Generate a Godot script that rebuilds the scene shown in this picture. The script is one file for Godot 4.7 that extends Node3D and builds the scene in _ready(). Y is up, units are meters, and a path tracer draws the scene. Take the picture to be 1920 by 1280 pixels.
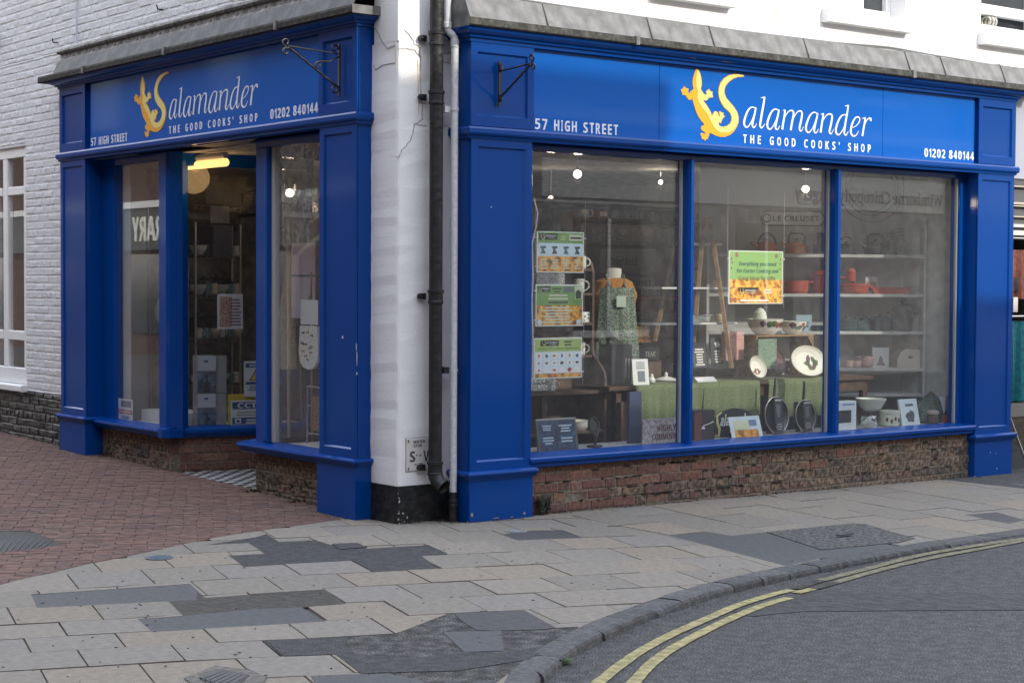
extends Node3D
# A corner cook shop on a kerbed road and a brick-paved lane.
# x runs along the road frontage, y up, z towards the road; the lane frontage runs along z and faces -x.

const FPX := 3219.5
var cF: Vector3
var cR: Vector3
var cU: Vector3
var cC := Vector3(-7.1387, 1.6835, 9.7123)
var rng := RandomNumberGenerator.new()
var T := {}
var mats := {}
var used := {}
var cam: Camera3D


# ------------------------------------------------------------------ mesh collector
class MB:
	var v := PackedVector3Array()
	var n := PackedVector3Array()
	var c := PackedColorArray()
	var uv := PackedVector2Array()
	var col := Color.WHITE
	var xf := Transform3D()
	func pt(p: Vector3, nn: Vector3, u := Vector2.ZERO) -> void:
		v.append(xf * p)
		n.append((xf.basis * nn).normalized())
		c.append(col)
		uv.append(u)
	func tri(a: Vector3, b: Vector3, d: Vector3) -> void:
		var nn := (b - a).cross(d - a)
		if nn.length_squared() < 1e-16:
			return
		pt(a, nn); pt(d, nn); pt(b, nn)
	func tri_n(a: Vector3, b: Vector3, d: Vector3, na: Vector3, nb: Vector3, nd: Vector3) -> void:
		pt(a, na); pt(d, nd); pt(b, nb)
	func quad(a: Vector3, b: Vector3, d: Vector3, e: Vector3) -> void:
		tri(a, b, d)
		tri(a, d, e)
	func quad_uv(a: Vector3, b: Vector3, d: Vector3, e: Vector3) -> void:
		var nn := (b - a).cross(d - a)
		pt(a, nn, Vector2(0, 1)); pt(d, nn, Vector2(1, 0)); pt(b, nn, Vector2(1, 1))
		pt(a, nn, Vector2(0, 1)); pt(e, nn, Vector2(0, 0)); pt(d, nn, Vector2(1, 0))
	func box(lo: Vector3, hi: Vector3) -> MB:
		var a := lo; var b := hi
		quad(Vector3(a.x, a.y, b.z), Vector3(b.x, a.y, b.z), Vector3(b.x, b.y, b.z), Vector3(a.x, b.y, b.z))
		quad(Vector3(b.x, a.y, a.z), Vector3(a.x, a.y, a.z), Vector3(a.x, b.y, a.z), Vector3(b.x, b.y, a.z))
		quad(Vector3(b.x, a.y, b.z), Vector3(b.x, a.y, a.z), Vector3(b.x, b.y, a.z), Vector3(b.x, b.y, b.z))
		quad(Vector3(a.x, a.y, a.z), Vector3(a.x, a.y, b.z), Vector3(a.x, b.y, b.z), Vector3(a.x, b.y, a.z))
		quad(Vector3(a.x, b.y, b.z), Vector3(b.x, b.y, b.z), Vector3(b.x, b.y, a.z), Vector3(a.x, b.y, a.z))
		quad(Vector3(a.x, a.y, a.z), Vector3(b.x, a.y, a.z), Vector3(b.x, a.y, b.z), Vector3(a.x, a.y, b.z))
		return self
	# box with its +z edges chamfered by e
	func cham(lo: Vector3, hi: Vector3, e := 0.004) -> MB:
		var f := hi.z - e
		var A := [Vector3(lo.x, lo.y, f), Vector3(hi.x, lo.y, f), Vector3(hi.x, hi.y, f), Vector3(lo.x, hi.y, f)]
		var B := [Vector3(lo.x + e, lo.y + e, hi.z), Vector3(hi.x - e, lo.y + e, hi.z), Vector3(hi.x - e, hi.y - e, hi.z), Vector3(lo.x + e, hi.y - e, hi.z)]
		quad(B[0], B[1], B[2], B[3])
		for i in 4:
			var j := (i + 1) % 4
			quad(A[i], A[j], B[j], B[i])
			var a0 := Vector3(A[i].x, A[i].y, lo.z)
			var a1 := Vector3(A[j].x, A[j].y, lo.z)
			quad(a0, a1, A[j], A[i])
		quad(Vector3(hi.x, lo.y, lo.z), Vector3(lo.x, lo.y, lo.z), Vector3(lo.x, hi.y, lo.z), Vector3(hi.x, hi.y, lo.z))
		return self
	# polygon in xy, extruded from z0 to z1
	func prism(poly: PackedVector2Array, z0: float, z1: float) -> MB:
		var p := poly
		if Geometry2D.is_polygon_clockwise(p):
			p = p.duplicate(); p.reverse()
		var t := Geometry2D.triangulate_polygon(p)
		for i in range(0, t.size(), 3):
			var a := p[t[i]]; var b := p[t[i + 1]]; var d := p[t[i + 2]]
			if (b - a).cross(d - a) < 0:
				var s := b; b = d; d = s
			tri(Vector3(a.x, a.y, z1), Vector3(b.x, b.y, z1), Vector3(d.x, d.y, z1))
			tri(Vector3(a.x, a.y, z0), Vector3(d.x, d.y, z0), Vector3(b.x, b.y, z0))
		for i in p.size():
			var a := p[i]; var b := p[(i + 1) % p.size()]
			quad(Vector3(a.x, a.y, z0), Vector3(b.x, b.y, z0), Vector3(b.x, b.y, z1), Vector3(a.x, a.y, z1))
		return self
	# polygon of (x, z) laid on the ground: top at y1 (plus lift(x, z)), sides down to y0
	func slab(poly: PackedVector2Array, y0: float, y1: float, lift: Callable) -> MB:
		var p := poly
		if Geometry2D.is_polygon_clockwise(p):
			p = p.duplicate(); p.reverse()
		var t := Geometry2D.triangulate_polygon(p)
		var up := []; var dn := []
		for q in p:
			var g: float = lift.call(q.x, q.y)
			up.append(Vector3(q.x, y1 + g, q.y)); dn.append(Vector3(q.x, y0 + g, q.y))
		for i in range(0, t.size(), 3):
			var a: Vector3 = up[t[i]]; var b: Vector3 = up[t[i + 1]]; var d: Vector3 = up[t[i + 2]]
			if (b - a).cross(d - a).y < 0:
				tri(a, d, b)
			else:
				tri(a, b, d)
		if y1 - y0 > 0.0005:
			for i in p.size():
				var j := (i + 1) % p.size()
				quad(up[i], up[j], dn[j], dn[i])
		return self
	func tube(pts: Array, r, seg := 8, caps := true) -> MB:
		var m := pts.size()
		var rings := []
		var nor := []
		var side := Vector3.ZERO
		for i in m:
			var d: Vector3 = (pts[mini(i + 1, m - 1)] - pts[maxi(i - 1, 0)]).normalized()
			if side == Vector3.ZERO:
				side = d.cross(Vector3.UP if absf(d.y) < 0.9 else Vector3.RIGHT).normalized()
			side = (side - d * side.dot(d)).normalized()
			var up := d.cross(side)
			var rr: float = r[i] if r is Array else r
			var ring := []; var nr := []
			for k in seg:
				var a := TAU * k / seg
				var o := side * cos(a) + up * sin(a)
				ring.append(pts[i] + o * rr); nr.append(o)
			rings.append(ring); nor.append(nr)
		for i in m - 1:
			for k in seg:
				var l := (k + 1) % seg
				tri_n(rings[i][k], rings[i][l], rings[i + 1][l], nor[i][k], nor[i][l], nor[i + 1][l])
				tri_n(rings[i][k], rings[i + 1][l], rings[i + 1][k], nor[i][k], nor[i + 1][l], nor[i + 1][k])
		if caps:
			for k in seg:
				var l := (k + 1) % seg
				tri(pts[0], rings[0][l], rings[0][k])
				tri(pts[m - 1], rings[m - 1][k], rings[m - 1][l])
		return self
	# profile of (r, y) turned about the y axis at p
	func lathe(prof: Array, p := Vector3.ZERO, seg := 20, sx := 1.0, sz := 1.0) -> MB:
		for i in prof.size() - 1:
			var a: Vector2 = prof[i]; var b: Vector2 = prof[i + 1]
			var d := b - a
			var nn := Vector2(d.y, -d.x).normalized()
			for k in seg:
				var t0 := TAU * k / seg; var t1 := TAU * (k + 1) / seg
				var f := func(q: Vector2, t: float): return p + Vector3(q.x * cos(t) * sx, q.y, q.x * sin(t) * sz)
				var g := func(t: float): return Vector3(nn.x * cos(t) / sx, nn.y, nn.x * sin(t) / sz).normalized()
				var A: Vector3 = f.call(a, t0); var B: Vector3 = f.call(a, t1); var C: Vector3 = f.call(b, t1); var D: Vector3 = f.call(b, t0)
				if a.x > 0.00001:
					tri_n(A, C, B, g.call(t0), g.call(t1), g.call(t1))
				if b.x > 0.00001:
					tri_n(A, D, C, g.call(t0), g.call(t0), g.call(t1))
		return self
	# profile of (out, y) swept along x from x0 to x1, mitred by m0 and m1 metres per metre of out at the ends
	func mould(prof: Array, x0: float, x1: float, m0 := 0.0, m1 := 0.0) -> MB:
		for i in prof.size() - 1:
			var a: Vector2 = prof[i]; var b: Vector2 = prof[i + 1]
			quad(Vector3(x0 - a.x * m0, a.y, a.x), Vector3(x1 + a.x * m1, a.y, a.x), Vector3(x1 + b.x * m1, b.y, b.x), Vector3(x0 - b.x * m0, b.y, b.x))
		return self
	# a band of height h following the points
	func quad_strip(pts: Array, h: float) -> MB:
		for i in pts.size() - 1:
			quad(pts[i] - Vector3(0, h, 0), pts[i + 1] - Vector3(0, h, 0), pts[i + 1], pts[i])
		return self
	# strokes of variable width laid in the xy plane: points are (x, y, w)
	func stroke(pts: Array, z0: float, z1: float) -> MB:
		var L := []; var R := []
		for i in pts.size():
			var a: Vector3 = pts[maxi(i - 1, 0)]; var b: Vector3 = pts[mini(i + 1, pts.size() - 1)]
			var d := Vector2(b.x - a.x, b.y - a.y).normalized()
			var o = Vector2(-d.y, d.x) * pts[i].z * 0.5
			var p := Vector2(pts[i].x, pts[i].y)
			L.append(p + o); R.append(p - o)
		for i in pts.size() - 1:
			for z in [z0, z1]:
				var q := [Vector3(R[i].x, R[i].y, z), Vector3(R[i + 1].x, R[i + 1].y, z), Vector3(L[i + 1].x, L[i + 1].y, z), Vector3(L[i].x, L[i].y, z)]
				if z == z1:
					quad(q[0], q[1], q[2], q[3])
			quad(Vector3(L[i].x, L[i].y, z1), Vector3(L[i + 1].x, L[i + 1].y, z1), Vector3(L[i + 1].x, L[i + 1].y, z0), Vector3(L[i].x, L[i].y, z0))
			quad(Vector3(R[i].x, R[i].y, z0), Vector3(R[i + 1].x, R[i + 1].y, z0), Vector3(R[i + 1].x, R[i + 1].y, z1), Vector3(R[i].x, R[i].y, z1))
		return self
	func mesh() -> ArrayMesh:
		var a := []
		a.resize(Mesh.ARRAY_MAX)
		a[Mesh.ARRAY_VERTEX] = v
		a[Mesh.ARRAY_NORMAL] = n
		a[Mesh.ARRAY_COLOR] = c
		a[Mesh.ARRAY_TEX_UV] = uv
		var m := ArrayMesh.new()
		if v.size():
			m.add_surface_from_arrays(Mesh.PRIMITIVE_TRIANGLES, a)
		return m


# ------------------------------------------------------------------ helpers
func numbered(s: String) -> String:
	used[s] = used.get(s, -1) + 1
	return s if used[s] == 0 else "%s_%03d" % [s, used[s]]

func V(x, y, z) -> Vector3: return Vector3(x, y, z)

func thing(called: String, label: String, category: String, at := Transform3D(), group := "") -> Node3D:
	var o := Node3D.new()
	o.name = numbered(called)
	o.transform = at
	add_child(o)
	o.set_meta("label", label)
	o.set_meta("category", category)
	if group:
		o.set_meta("group", group)
	return o

func obj(called: String, m, mat: Material, parent: Node = self, at := Transform3D()) -> MeshInstance3D:
	var o := MeshInstance3D.new()
	o.mesh = m.mesh() if m is MB else m
	o.material_override = mat
	o.name = called if parent != self else numbered(called)
	o.transform = at
	parent.add_child(o, true)
	return o

func one(called: String, m, mat: Material, label: String, category: String, at := Transform3D(), group := "") -> MeshInstance3D:
	var o := obj(called, m, mat, self, at)
	o.set_meta("label", label)
	o.set_meta("category", category)
	if group:
		o.set_meta("group", group)
	return o

func struct(called: String, m, mat: Material) -> MeshInstance3D:
	var o := obj(called, m, mat)
	o.set_meta("kind", "structure")
	return o

func ray(x: float, y: float) -> Vector3:
	return cF + cR * ((x - 960.0) / FPX) - cU * ((y - 640.0) / FPX)

# where the sight line through a photo pixel meets the plane that has coordinate v on axis ax
func px(x: float, y: float, ax: int, v: float) -> Vector3:
	var d := ray(x, y)
	return cC + d * ((v - cC[ax]) / d[ax])

func pxp(x: float, y: float, p: Vector3, nrm: Vector3) -> Vector3:
	var d := ray(x, y)
	return cC + d * ((p - cC).dot(nrm) / d.dot(nrm))

func flat(_x: float, _z: float) -> float: return 0.0

func at(p: Vector3, turn := 0.0) -> Transform3D:
	return Transform3D(Basis(Vector3.UP, turn), p)

func lin(r: float, g: float, b: float) -> Color:
	return Color(r, g, b).linear_to_srgb()

func S(r: int, g: int, b: int) -> Color:
	return Color(r / 255.0, g / 255.0, b / 255.0)

func noise_tex(key: String, freq: float, lo: Color, hi: Color, oct := 4, kind := FastNoiseLite.TYPE_SIMPLEX_SMOOTH, size := 512) -> Texture2D:
	if not T.has(key):
		var f := FastNoiseLite.new()
		f.seed = key.hash() % 10000
		f.noise_type = kind
		f.frequency = freq
		f.fractal_octaves = oct
		var t := NoiseTexture2D.new()
		t.width = size; t.height = size
		t.seamless = true
		t.noise = f
		var g := Gradient.new()
		g.set_color(0, lo); g.set_color(1, hi)
		g.set_offset(0, 0.2); g.set_offset(1, 0.8)
		t.color_ramp = g
		T[key] = t
	return T[key]

func bump_tex(key: String, freq: float, strength: float, oct := 4, kind := FastNoiseLite.TYPE_SIMPLEX_SMOOTH) -> Texture2D:
	if not T.has(key):
		var f := FastNoiseLite.new()
		f.seed = key.hash() % 10000
		f.noise_type = kind
		f.frequency = freq
		f.fractal_octaves = oct
		var t := NoiseTexture2D.new()
		t.width = 512; t.height = 512
		t.seamless = true
		t.as_normal_map = true
		t.bump_strength = strength
		t.noise = f
		T[key] = t
	return T[key]

# a plain material: colour (sRGB), roughness, and patches and grain from shared noise
func mat(c: Color, rough := 0.7, vary := 0.0, scale := 2.0, bump := 0.0, bscale := 6.0, grain := 0.0, gscale := 12.0) -> StandardMaterial3D:
	var key := str(c, rough, vary, scale, bump, bscale, grain, gscale)
	if mats.has(key):
		return mats[key]
	var m := StandardMaterial3D.new()
	m.albedo_color = c
	m.roughness = rough
	m.uv1_triplanar = true
	m.uv1_world_triplanar = true
	m.uv2_triplanar = true
	m.uv2_world_triplanar = true
	m.uv1_scale = Vector3.ONE * scale
	m.uv2_scale = Vector3.ONE * gscale
	if vary > 0:
		var q: float = [0.1, 0.25, 0.5][0 if vary < 0.15 else (1 if vary < 0.35 else 2)]
		m.albedo_texture = noise_tex("patch%.2f" % q, 0.012, Color(1 - q, 1 - q, 1 - q), Color.WHITE, 6)
	if grain > 0:
		m.detail_enabled = true
		m.detail_uv_layer = BaseMaterial3D.DETAIL_UV_2
		m.detail_blend_mode = BaseMaterial3D.BLEND_MODE_MUL
		var q: float = [0.2, 0.45, 0.75][0 if grain < 0.3 else (1 if grain < 0.6 else 2)]
		m.detail_albedo = noise_tex("grain%.2f" % q, 0.30, Color(1 - q, 1 - q, 1 - q), Color.WHITE, 2)
	if bump > 0:
		m.normal_enabled = true
		m.normal_scale = bump
		m.normal_texture = bump_tex("bump", 0.02, 8.0, 5)
		if vary <= 0:
			m.uv1_scale = Vector3.ONE * bscale
	mats[key] = m
	return m

func gloss(c: Color, rough := 0.25, bump := 0.0, scale := 1.5) -> StandardMaterial3D:
	var m := StandardMaterial3D.new()
	m.albedo_color = c
	m.roughness = 0.6
	m.metallic_specular = 0.1
	m.clearcoat_enabled = true
	m.clearcoat = 0.55
	m.clearcoat_roughness = rough
	m.uv1_triplanar = true
	m.uv1_world_triplanar = true
	m.uv1_scale = Vector3.ONE * scale
	if bump > 0:
		m.normal_enabled = true
		m.normal_scale = bump
		m.normal_texture = bump_tex("wavy", 0.008, 6.0, 3)
	return m

func metal(c: Color, rough := 0.35) -> StandardMaterial3D:
	var m := StandardMaterial3D.new()
	m.albedo_color = c
	m.metallic = 1.0
	m.roughness = rough
	return m

func glass_mat(tint := Color(1, 1, 1, 0.01)) -> StandardMaterial3D:
	var m := StandardMaterial3D.new()
	m.transparency = BaseMaterial3D.TRANSPARENCY_ALPHA
	m.albedo_color = tint
	m.roughness = 0.0
	return m

func lamp_mat(c: Color, e: float) -> StandardMaterial3D:
	var m := StandardMaterial3D.new()
	m.albedo_color = c
	m.emission_enabled = true
	m.emission = c
	m.emission_energy_multiplier = e
	return m

func box(lo: Vector3, hi: Vector3) -> MB: return MB.new().box(lo, hi)

# lettering of exactly width w and height h, its lower left corner at the origin, standing d proud of z = 0
func text(s: String, w: float, h: float, d := 0.003, serif := false, bold := true, shear := 0.0) -> ArrayMesh:
	var key := str(s, w, h, d, serif, bold, shear)
	if mats.has(key):
		return mats[key]
	var f := SystemFont.new()
	f.font_names = PackedStringArray(["Droid Serif" if serif else "Droid Sans"])
	f.font_weight = 700 if bold else 400
	var t := TextMesh.new()
	t.font = f
	t.text = s
	t.font_size = 48
	t.curve_step = 3.0
	t.depth = 0.1
	t.horizontal_alignment = HORIZONTAL_ALIGNMENT_LEFT
	var a := t.get_mesh_arrays() if t.get_surface_count() == 0 else t.surface_get_arrays(0)
	var vs: PackedVector3Array = a[Mesh.ARRAY_VERTEX]
	var bb := AABB(vs[0], Vector3.ZERO)
	for p in vs:
		bb = bb.expand(p)
	var k := Vector3(w / bb.size.x, h / bb.size.y, d / bb.size.z)
	for i in vs.size():
		var p := (vs[i] - bb.position) * k
		p.x += p.y * shear
		vs[i] = p
	a[Mesh.ARRAY_VERTEX] = vs
	var m := ArrayMesh.new()
	m.add_surface_from_arrays(Mesh.PRIMITIVE_TRIANGLES, a)
	mats[key] = m
	return m

# frame whose x axis runs along a facade, y up and z out of it
func fr(o: Vector3, along: Vector3) -> Transform3D:
	var a := along.normalized()
	return Transform3D(Basis(a, Vector3.UP, a.cross(Vector3.UP)), o)

# the ground: level by the road, falling a little to the right, rising along the lane
func gy(x: float, z: float) -> float:
	return -0.009 * clampf(x, 0.0, 12.0) + 0.0185 * clampf(-z - 0.8, 0.0, 12.0) * clampf(1.0 - x * 0.3, 0.0, 1.0)

func _ready() -> void:
	rng.seed = 57
	set_view()
	make_materials()
	build_ground()
	build_opposite()
	build_walls()
	build_road_front()
	build_lane_front()
	build_pipes()
	build_interior()
	build_window_one()
	build_window_two()
	build_window_three()
	build_lane_display()
	build_extra_stock()
	build_neighbour()
	build_details()
	build_weathering()

func set_view() -> void:
	var yaw := 0.912565; var pitch := 0.033775; var roll := 0.005239
	cF = Vector3(cos(yaw) * cos(pitch), -sin(pitch), -sin(yaw) * cos(pitch))
	var rt := Vector3(sin(yaw), 0, cos(yaw))
	var up := rt.cross(cF)
	cR = rt * cos(roll) + up * sin(roll)
	cU = up * cos(roll) - rt * sin(roll)
	cam = Camera3D.new()
	cam.name = "camera"
	cam.fov = rad_to_deg(2.0 * atan(640.0 / FPX))
	cam.near = 0.1
	cam.far = 400.0
	cam.transform = Transform3D(Basis(cR, cU, -cF), cC)
	add_child(cam)
	cam.current = true
	var w := WorldEnvironment.new()
	w.name = "daylight"
	var e := Environment.new()
	e.background_mode = Environment.BG_SKY
	var sk := Sky.new()
	var sm := ProceduralSkyMaterial.new()
	sm.sky_top_color = S(166, 178, 200)
	sm.sky_horizon_color = S(247, 239, 227)
	sm.sky_curve = 0.45
	sm.ground_bottom_color = S(90, 88, 84)
	sm.ground_horizon_color = S(150, 150, 148)
	sm.sky_energy_multiplier = 1.75
	sk.sky_material = sm
	e.sky = sk
	e.tonemap_mode = Environment.TONE_MAPPER_LINEAR
	e.tonemap_exposure = 1.5
	e.sdfgi_enabled = true
	e.ssao_enabled = true
	e.ssil_enabled = true
	w.environment = e
	add_child(w)
	var sun := DirectionalLight3D.new()
	sun.name = "sun"
	var az := deg_to_rad(18.0); var el := deg_to_rad(30.0)
	var to := Vector3(sin(az) * cos(el), sin(el), cos(az) * cos(el))
	sun.transform = Transform3D(Basis.looking_at(-to, Vector3.UP), Vector3(0, 20, 0))
	sun.light_energy = 0.75
	sun.light_color = S(255, 246, 230)
	sun.light_angular_distance = 0.53
	sun.shadow_enabled = true
	add_child(sun)

var BLUE; var BLUE2; var WHITE; var BLACKP; var LEAD; var IRON; var GLASS; var BRICKS := []; var OLDBRICKS := []; var MORTAR; var LETTER; var WOODM; var STEEL; var WIREW
func make_materials() -> void:
	BLUE = gloss(lin(0.001, 0.049, 0.245), 0.1, 0.04)
	BLUE2 = gloss(lin(0.001, 0.10, 0.43), 0.06, 0.02)
	WHITE = mat(lin(0.80, 0.795, 0.78), 0.75, 0.0, 2.5, 0.18, 3.0)
	BLACKP = mat(lin(0.022, 0.023, 0.025), 0.55, 0.4, 2.0, 0.5)
	LEAD = mat(lin(0.25, 0.25, 0.238), 0.65, 0.3, 1.2, 0.1, 4.0, 0.2, 1.5)
	IRON = mat(lin(0.02, 0.02, 0.022), 0.4)
	GLASS = glass_mat()
	for c in [[0.40, 0.19, 0.14], [0.32, 0.16, 0.12], [0.46, 0.25, 0.18], [0.36, 0.21, 0.16], [0.28, 0.15, 0.13]]:
		BRICKS.append(mat(lin(c[0], c[1], c[2]), 0.9, 0.3, 4.0, 0.3, 6.0, 0.4, 2.5))
	for c in [[0.46, 0.32, 0.21], [0.40, 0.29, 0.20], [0.52, 0.37, 0.26], [0.36, 0.28, 0.21], [0.45, 0.28, 0.20], [0.30, 0.235, 0.19]]:
		OLDBRICKS.append(mat(lin(c[0], c[1], c[2]), 0.95, 0.5, 3.0, 0.35, 6.0, 0.5, 2.0))
	MORTAR = mat(lin(0.42, 0.36, 0.28), 0.95, 0.3, 4.0, 0.6, 4.0, 0.5, 8.0)
	LETTER = gloss(lin(0.80, 0.81, 0.82), 0.2)
	WOODM = mat(lin(0.13, 0.075, 0.042), 0.6, 0.3, 1.3, 0.2, 4.0, 0.3, 4.0)
	STEEL = metal(lin(0.45, 0.44, 0.42), 0.35)
	WIREW = mat(lin(0.6, 0.6, 0.58), 0.4)


# ------------------------------------------------------------------ ground
const KERB := [[-3.6, 5.2], [-3.2, 4.55], [-2.9, 4.16], [-2.56, 3.82], [-2.15, 3.53], [-1.87, 3.37], [-1.6, 3.23], [-1.08, 3.01], [-0.76, 2.89], [-0.47, 2.80], [-0.08, 2.71], [0.44, 2.61], [1.12, 2.52], [2.05, 2.41], [3.11, 2.37], [6.0, 2.33], [14.0, 2.30]]
const LANE := [[-3.58, 0.48], [-3.46, 0.41], [-2.92, 0.11], [-2.42, -0.10], [-2.07, -0.27], [-1.74, -0.41], [-1.42, -0.48], [-1.04, -0.58], [-0.67, -0.66], [-0.52, -0.73]]

func pv(a: Array) -> PackedVector2Array:
	var p := PackedVector2Array()
	for q in a:
		p.append(Vector2(q[0], q[1]))
	return p

# outline drawn over the photo -> polygon on the ground at height h; k, x0, y0 undo the crop it was read from
func gpoly(a: Array, k: float, x0: float, y0: float, h := 0.0) -> PackedVector2Array:
	var p := PackedVector2Array()
	for q in a:
		var w := px(x0 + q[0] / k, y0 + q[1] / k, 1, h)
		p.append(Vector2(w.x, w.z))
	return p

func ribbon(pts: Array, w: float, h: float, lift: float) -> MB:
	var b := MB.new()
	var c := Curve2D.new()
	for q in pts:
		var p := px(q[0], q[1], 1, h)
		c.add_point(Vector2(p.x, p.z))
	var n := int(c.get_baked_length() / 0.04)
	var L := []; var R := []
	for i in n + 1:
		var s := c.get_baked_length() * i / n
		var p := c.sample_baked(s, true)
		var d := (c.sample_baked(s + 0.05, true) - c.sample_baked(s - 0.05, true)).normalized()
		var o := Vector2(-d.y, d.x) * w * 0.5
		var j1 := rng.randf_range(-0.004, 0.004); var j2 := rng.randf_range(-0.004, 0.004)
		L.append(p + o * (1 + j1 * 20)); R.append(p - o * (1 + j2 * 20))
	for i in n:
		b.quad(V(L[i].x, lift, L[i].y), V(L[i + 1].x, lift, L[i + 1].y), V(R[i + 1].x, lift, R[i + 1].y), V(R[i].x, lift, R[i].y))
	return b

const ROAD := -0.048
func build_ground() -> void:
	# road: one sheet to the horizon
	var asphalt := mat(lin(0.195, 0.192, 0.188), 0.85, 0.2, 1.7, 0.7, 3.0, 0.8, 0.55)
	asphalt.normal_texture = bump_tex("stones", 0.09, 10.0, 3)
	var b := MB.new()
	var n := 30
	for i in n:
		for j in n:
			var x0 := -90.0 + i * 6.0; var z0 := -90.0 + j * 6.0
			b.quad(V(x0, ROAD, z0 + 6), V(x0 + 6, ROAD, z0 + 6), V(x0 + 6, ROAD, z0), V(x0, ROAD, z0))
	struct("road", b, asphalt)
	var repair := mat(lin(0.118, 0.117, 0.118), 0.85, 0.2, 1.2, 0.5, 3.0, 0.8, 0.7)
	b = MB.new().slab(gpoly([[380, 640], [520, 590], [690, 570], [810, 530], [1000, 540], [2100, 545], [2100, 632], [1500, 634], [760, 640], [620, 652], [480, 668]], 2.824, 1240, 920, ROAD), ROAD, ROAD + 0.003, func(_x, _z): return 0.0)
	struct("road_repair", b, repair)
	# double yellow lines
	var yel := mat(lin(0.60, 0.52, 0.23), 0.8, 0.3, 2.0, 0.6, 4.0, 0.5, 6.0)
	var old := mat(lin(0.52, 0.48, 0.29), 0.85, 0.3, 2.0, 0.6, 4.0, 0.6, 5.0)
	var worn := mat(lin(0.16, 0.155, 0.13), 0.85, 0.4, 2.0, 0.6, 4.0, 0.8, 5.0)
	var h := ROAD + 0.006
	for q in [[[[1095, 1302], [1123.7, 1280], [1175, 1240], [1225, 1208.7], [1275, 1183.7], [1325, 1162], [1381.6, 1137], [1438, 1119], [1485, 1107]], yel], [[[1150, 1318], [1190, 1280], [1215, 1252], [1255, 1221], [1310.8, 1190], [1381.6, 1156], [1438, 1134], [1480, 1122]], yel], [[[1493, 1113], [1525, 1105]], yel], [[[1541, 1089], [1622.4, 1068.5], [1718, 1044], [1806.6, 1028], [1920, 1011], [2050, 994]], old], [[[1569, 1092.8], [1647, 1070.5], [1735.8, 1049.5], [1824, 1032.6], [1920, 1015.5], [2050, 999]], old], [[[1490, 1105], [1541, 1089]], worn], [[[1527, 1105], [1569, 1092.8]], worn]]:
		struct("yellow_line", ribbon(q[0], 0.062, ROAD, h), q[1])
	# kerb stones
	var kerbm := []
	for c in [[0.24, 0.243, 0.245], [0.21, 0.213, 0.215], [0.27, 0.27, 0.268]]:
		kerbm.append(mat(lin(c[0], c[1], c[2]), 0.85, 0.3, 3.0, 0.4, 6.0, 0.6, 1.2))
	var kc := Curve2D.new()
	for q in KERB:
		kc.add_point(Vector2(q[0], q[1]))
	var kerb := Node3D.new()
	kerb.name = "kerb"
	kerb.set_meta("kind", "structure")
	add_child(kerb)
	var s := 0.0
	var total := kc.get_baked_length()
	while s < total - 0.3:
		var l := rng.randf_range(0.29, 0.36) if s < 5.0 else rng.randf_range(0.6, 0.9)
		var e := minf(s + l, total)
		var a0 := kc.sample_baked(s + 0.004, true); var a1 := kc.sample_baked(e - 0.004, true)
		var d := (a1 - a0).normalized()
		var o := Vector2(-d.y, d.x)
		if o.y < 0:
			o = -o
		var y := rng.randf_range(-0.004, 0.004)
		var kb := MB.new()
		var W := 0.135 + rng.randf_range(-0.006, 0.006)
		# cross section with a rounded, chipped road edge, from the pavement side outwards
		var m := maxi(4, int(l / 0.05))
		var prev := []
		for i in m + 1:
			var t := float(i) / m
			var base := a0.lerp(a1, t)
			var bow := kc.sample_baked(lerpf(s, e, t), true) - base
			base += bow * 0.8
			var chip := rng.randf_range(-0.007, 0.007)
			var gg := gy(base.x, base.y)
			var sec := []
			var endc := 0.004 if i == 0 or i == m else 0.0
			for q in [[0.0, -0.06], [0.0, y - endc], [W - 0.03, y - endc], [W - 0.008 + chip, y - 0.010 + chip * 0.5 - endc], [W + chip * 0.8, y - 0.026 + chip], [W + 0.006 + chip, ROAD - 0.02]]:
				var p2: Vector2 = base + o * q[0]
				sec.append(V(p2.x, q[1] + gg, p2.y))
			if i > 0:
				for k in sec.size() - 1:
					kb.quad(prev[k], prev[k + 1], sec[k + 1], sec[k])
			if i == 0 or i == m:
				for k in range(1, sec.size() - 1):
					kb.tri(sec[0], sec[k], sec[k + 1])
			prev = sec
		obj("kerb_stone", kb, kerbm[rng.randi() % 3], kerb)
		s = e
	# bedding under the slabs and bricks
	var bed := mat(lin(0.075, 0.07, 0.062), 0.95, 0.3, 2.0, 0.6)
	var foot := pv([[-9, 14], [-9, 0.9], [-6, 0.9], [-4.6, 0.75]] + LANE + [[-0.4, -0.5], [0.2, -0.2], [14, -0.2]])
	var kr := KERB.duplicate(); kr.reverse()
	for q in kr:
		foot.append(Vector2(q[0], q[1]))
	b = MB.new()
	for i in range(-18, 28):
		for j in range(-4, 28):
			var cell := pv([[i * 0.5, j * 0.5], [i * 0.5 + 0.5, j * 0.5], [i * 0.5 + 0.5, j * 0.5 + 0.5], [i * 0.5, j * 0.5 + 0.5]])
			for p in Geometry2D.intersect_polygons(cell, foot):
				b.slab(p, -0.014, -0.014, gy)
	struct("pavement", b, bed)
	# tarmac patches let into the paving
	var A := [4.0, 0.0, 960.0]; var B := [4.0, 480.0, 960.0]; var C := [4.0, 900.0, 960.0]; var D := [2.824, 1240.0, 920.0]
	var smooth := mat(lin(0.118, 0.12, 0.124), 0.8, 0.1, 2.5, 0.3, 5.0, 0.4, 1.2)
	var coarse := mat(lin(0.155, 0.156, 0.158), 0.9, 0.2, 2.0, 0.7, 5.0, 0.8, 0.8)
	coarse.normal_texture = bump_tex("stones", 0.09, 10.0, 3)
	var brown := mat(lin(0.155, 0.14, 0.112), 0.9, 0.3, 2.0, 0.6, 5.0, 0.8, 0.9)
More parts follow.
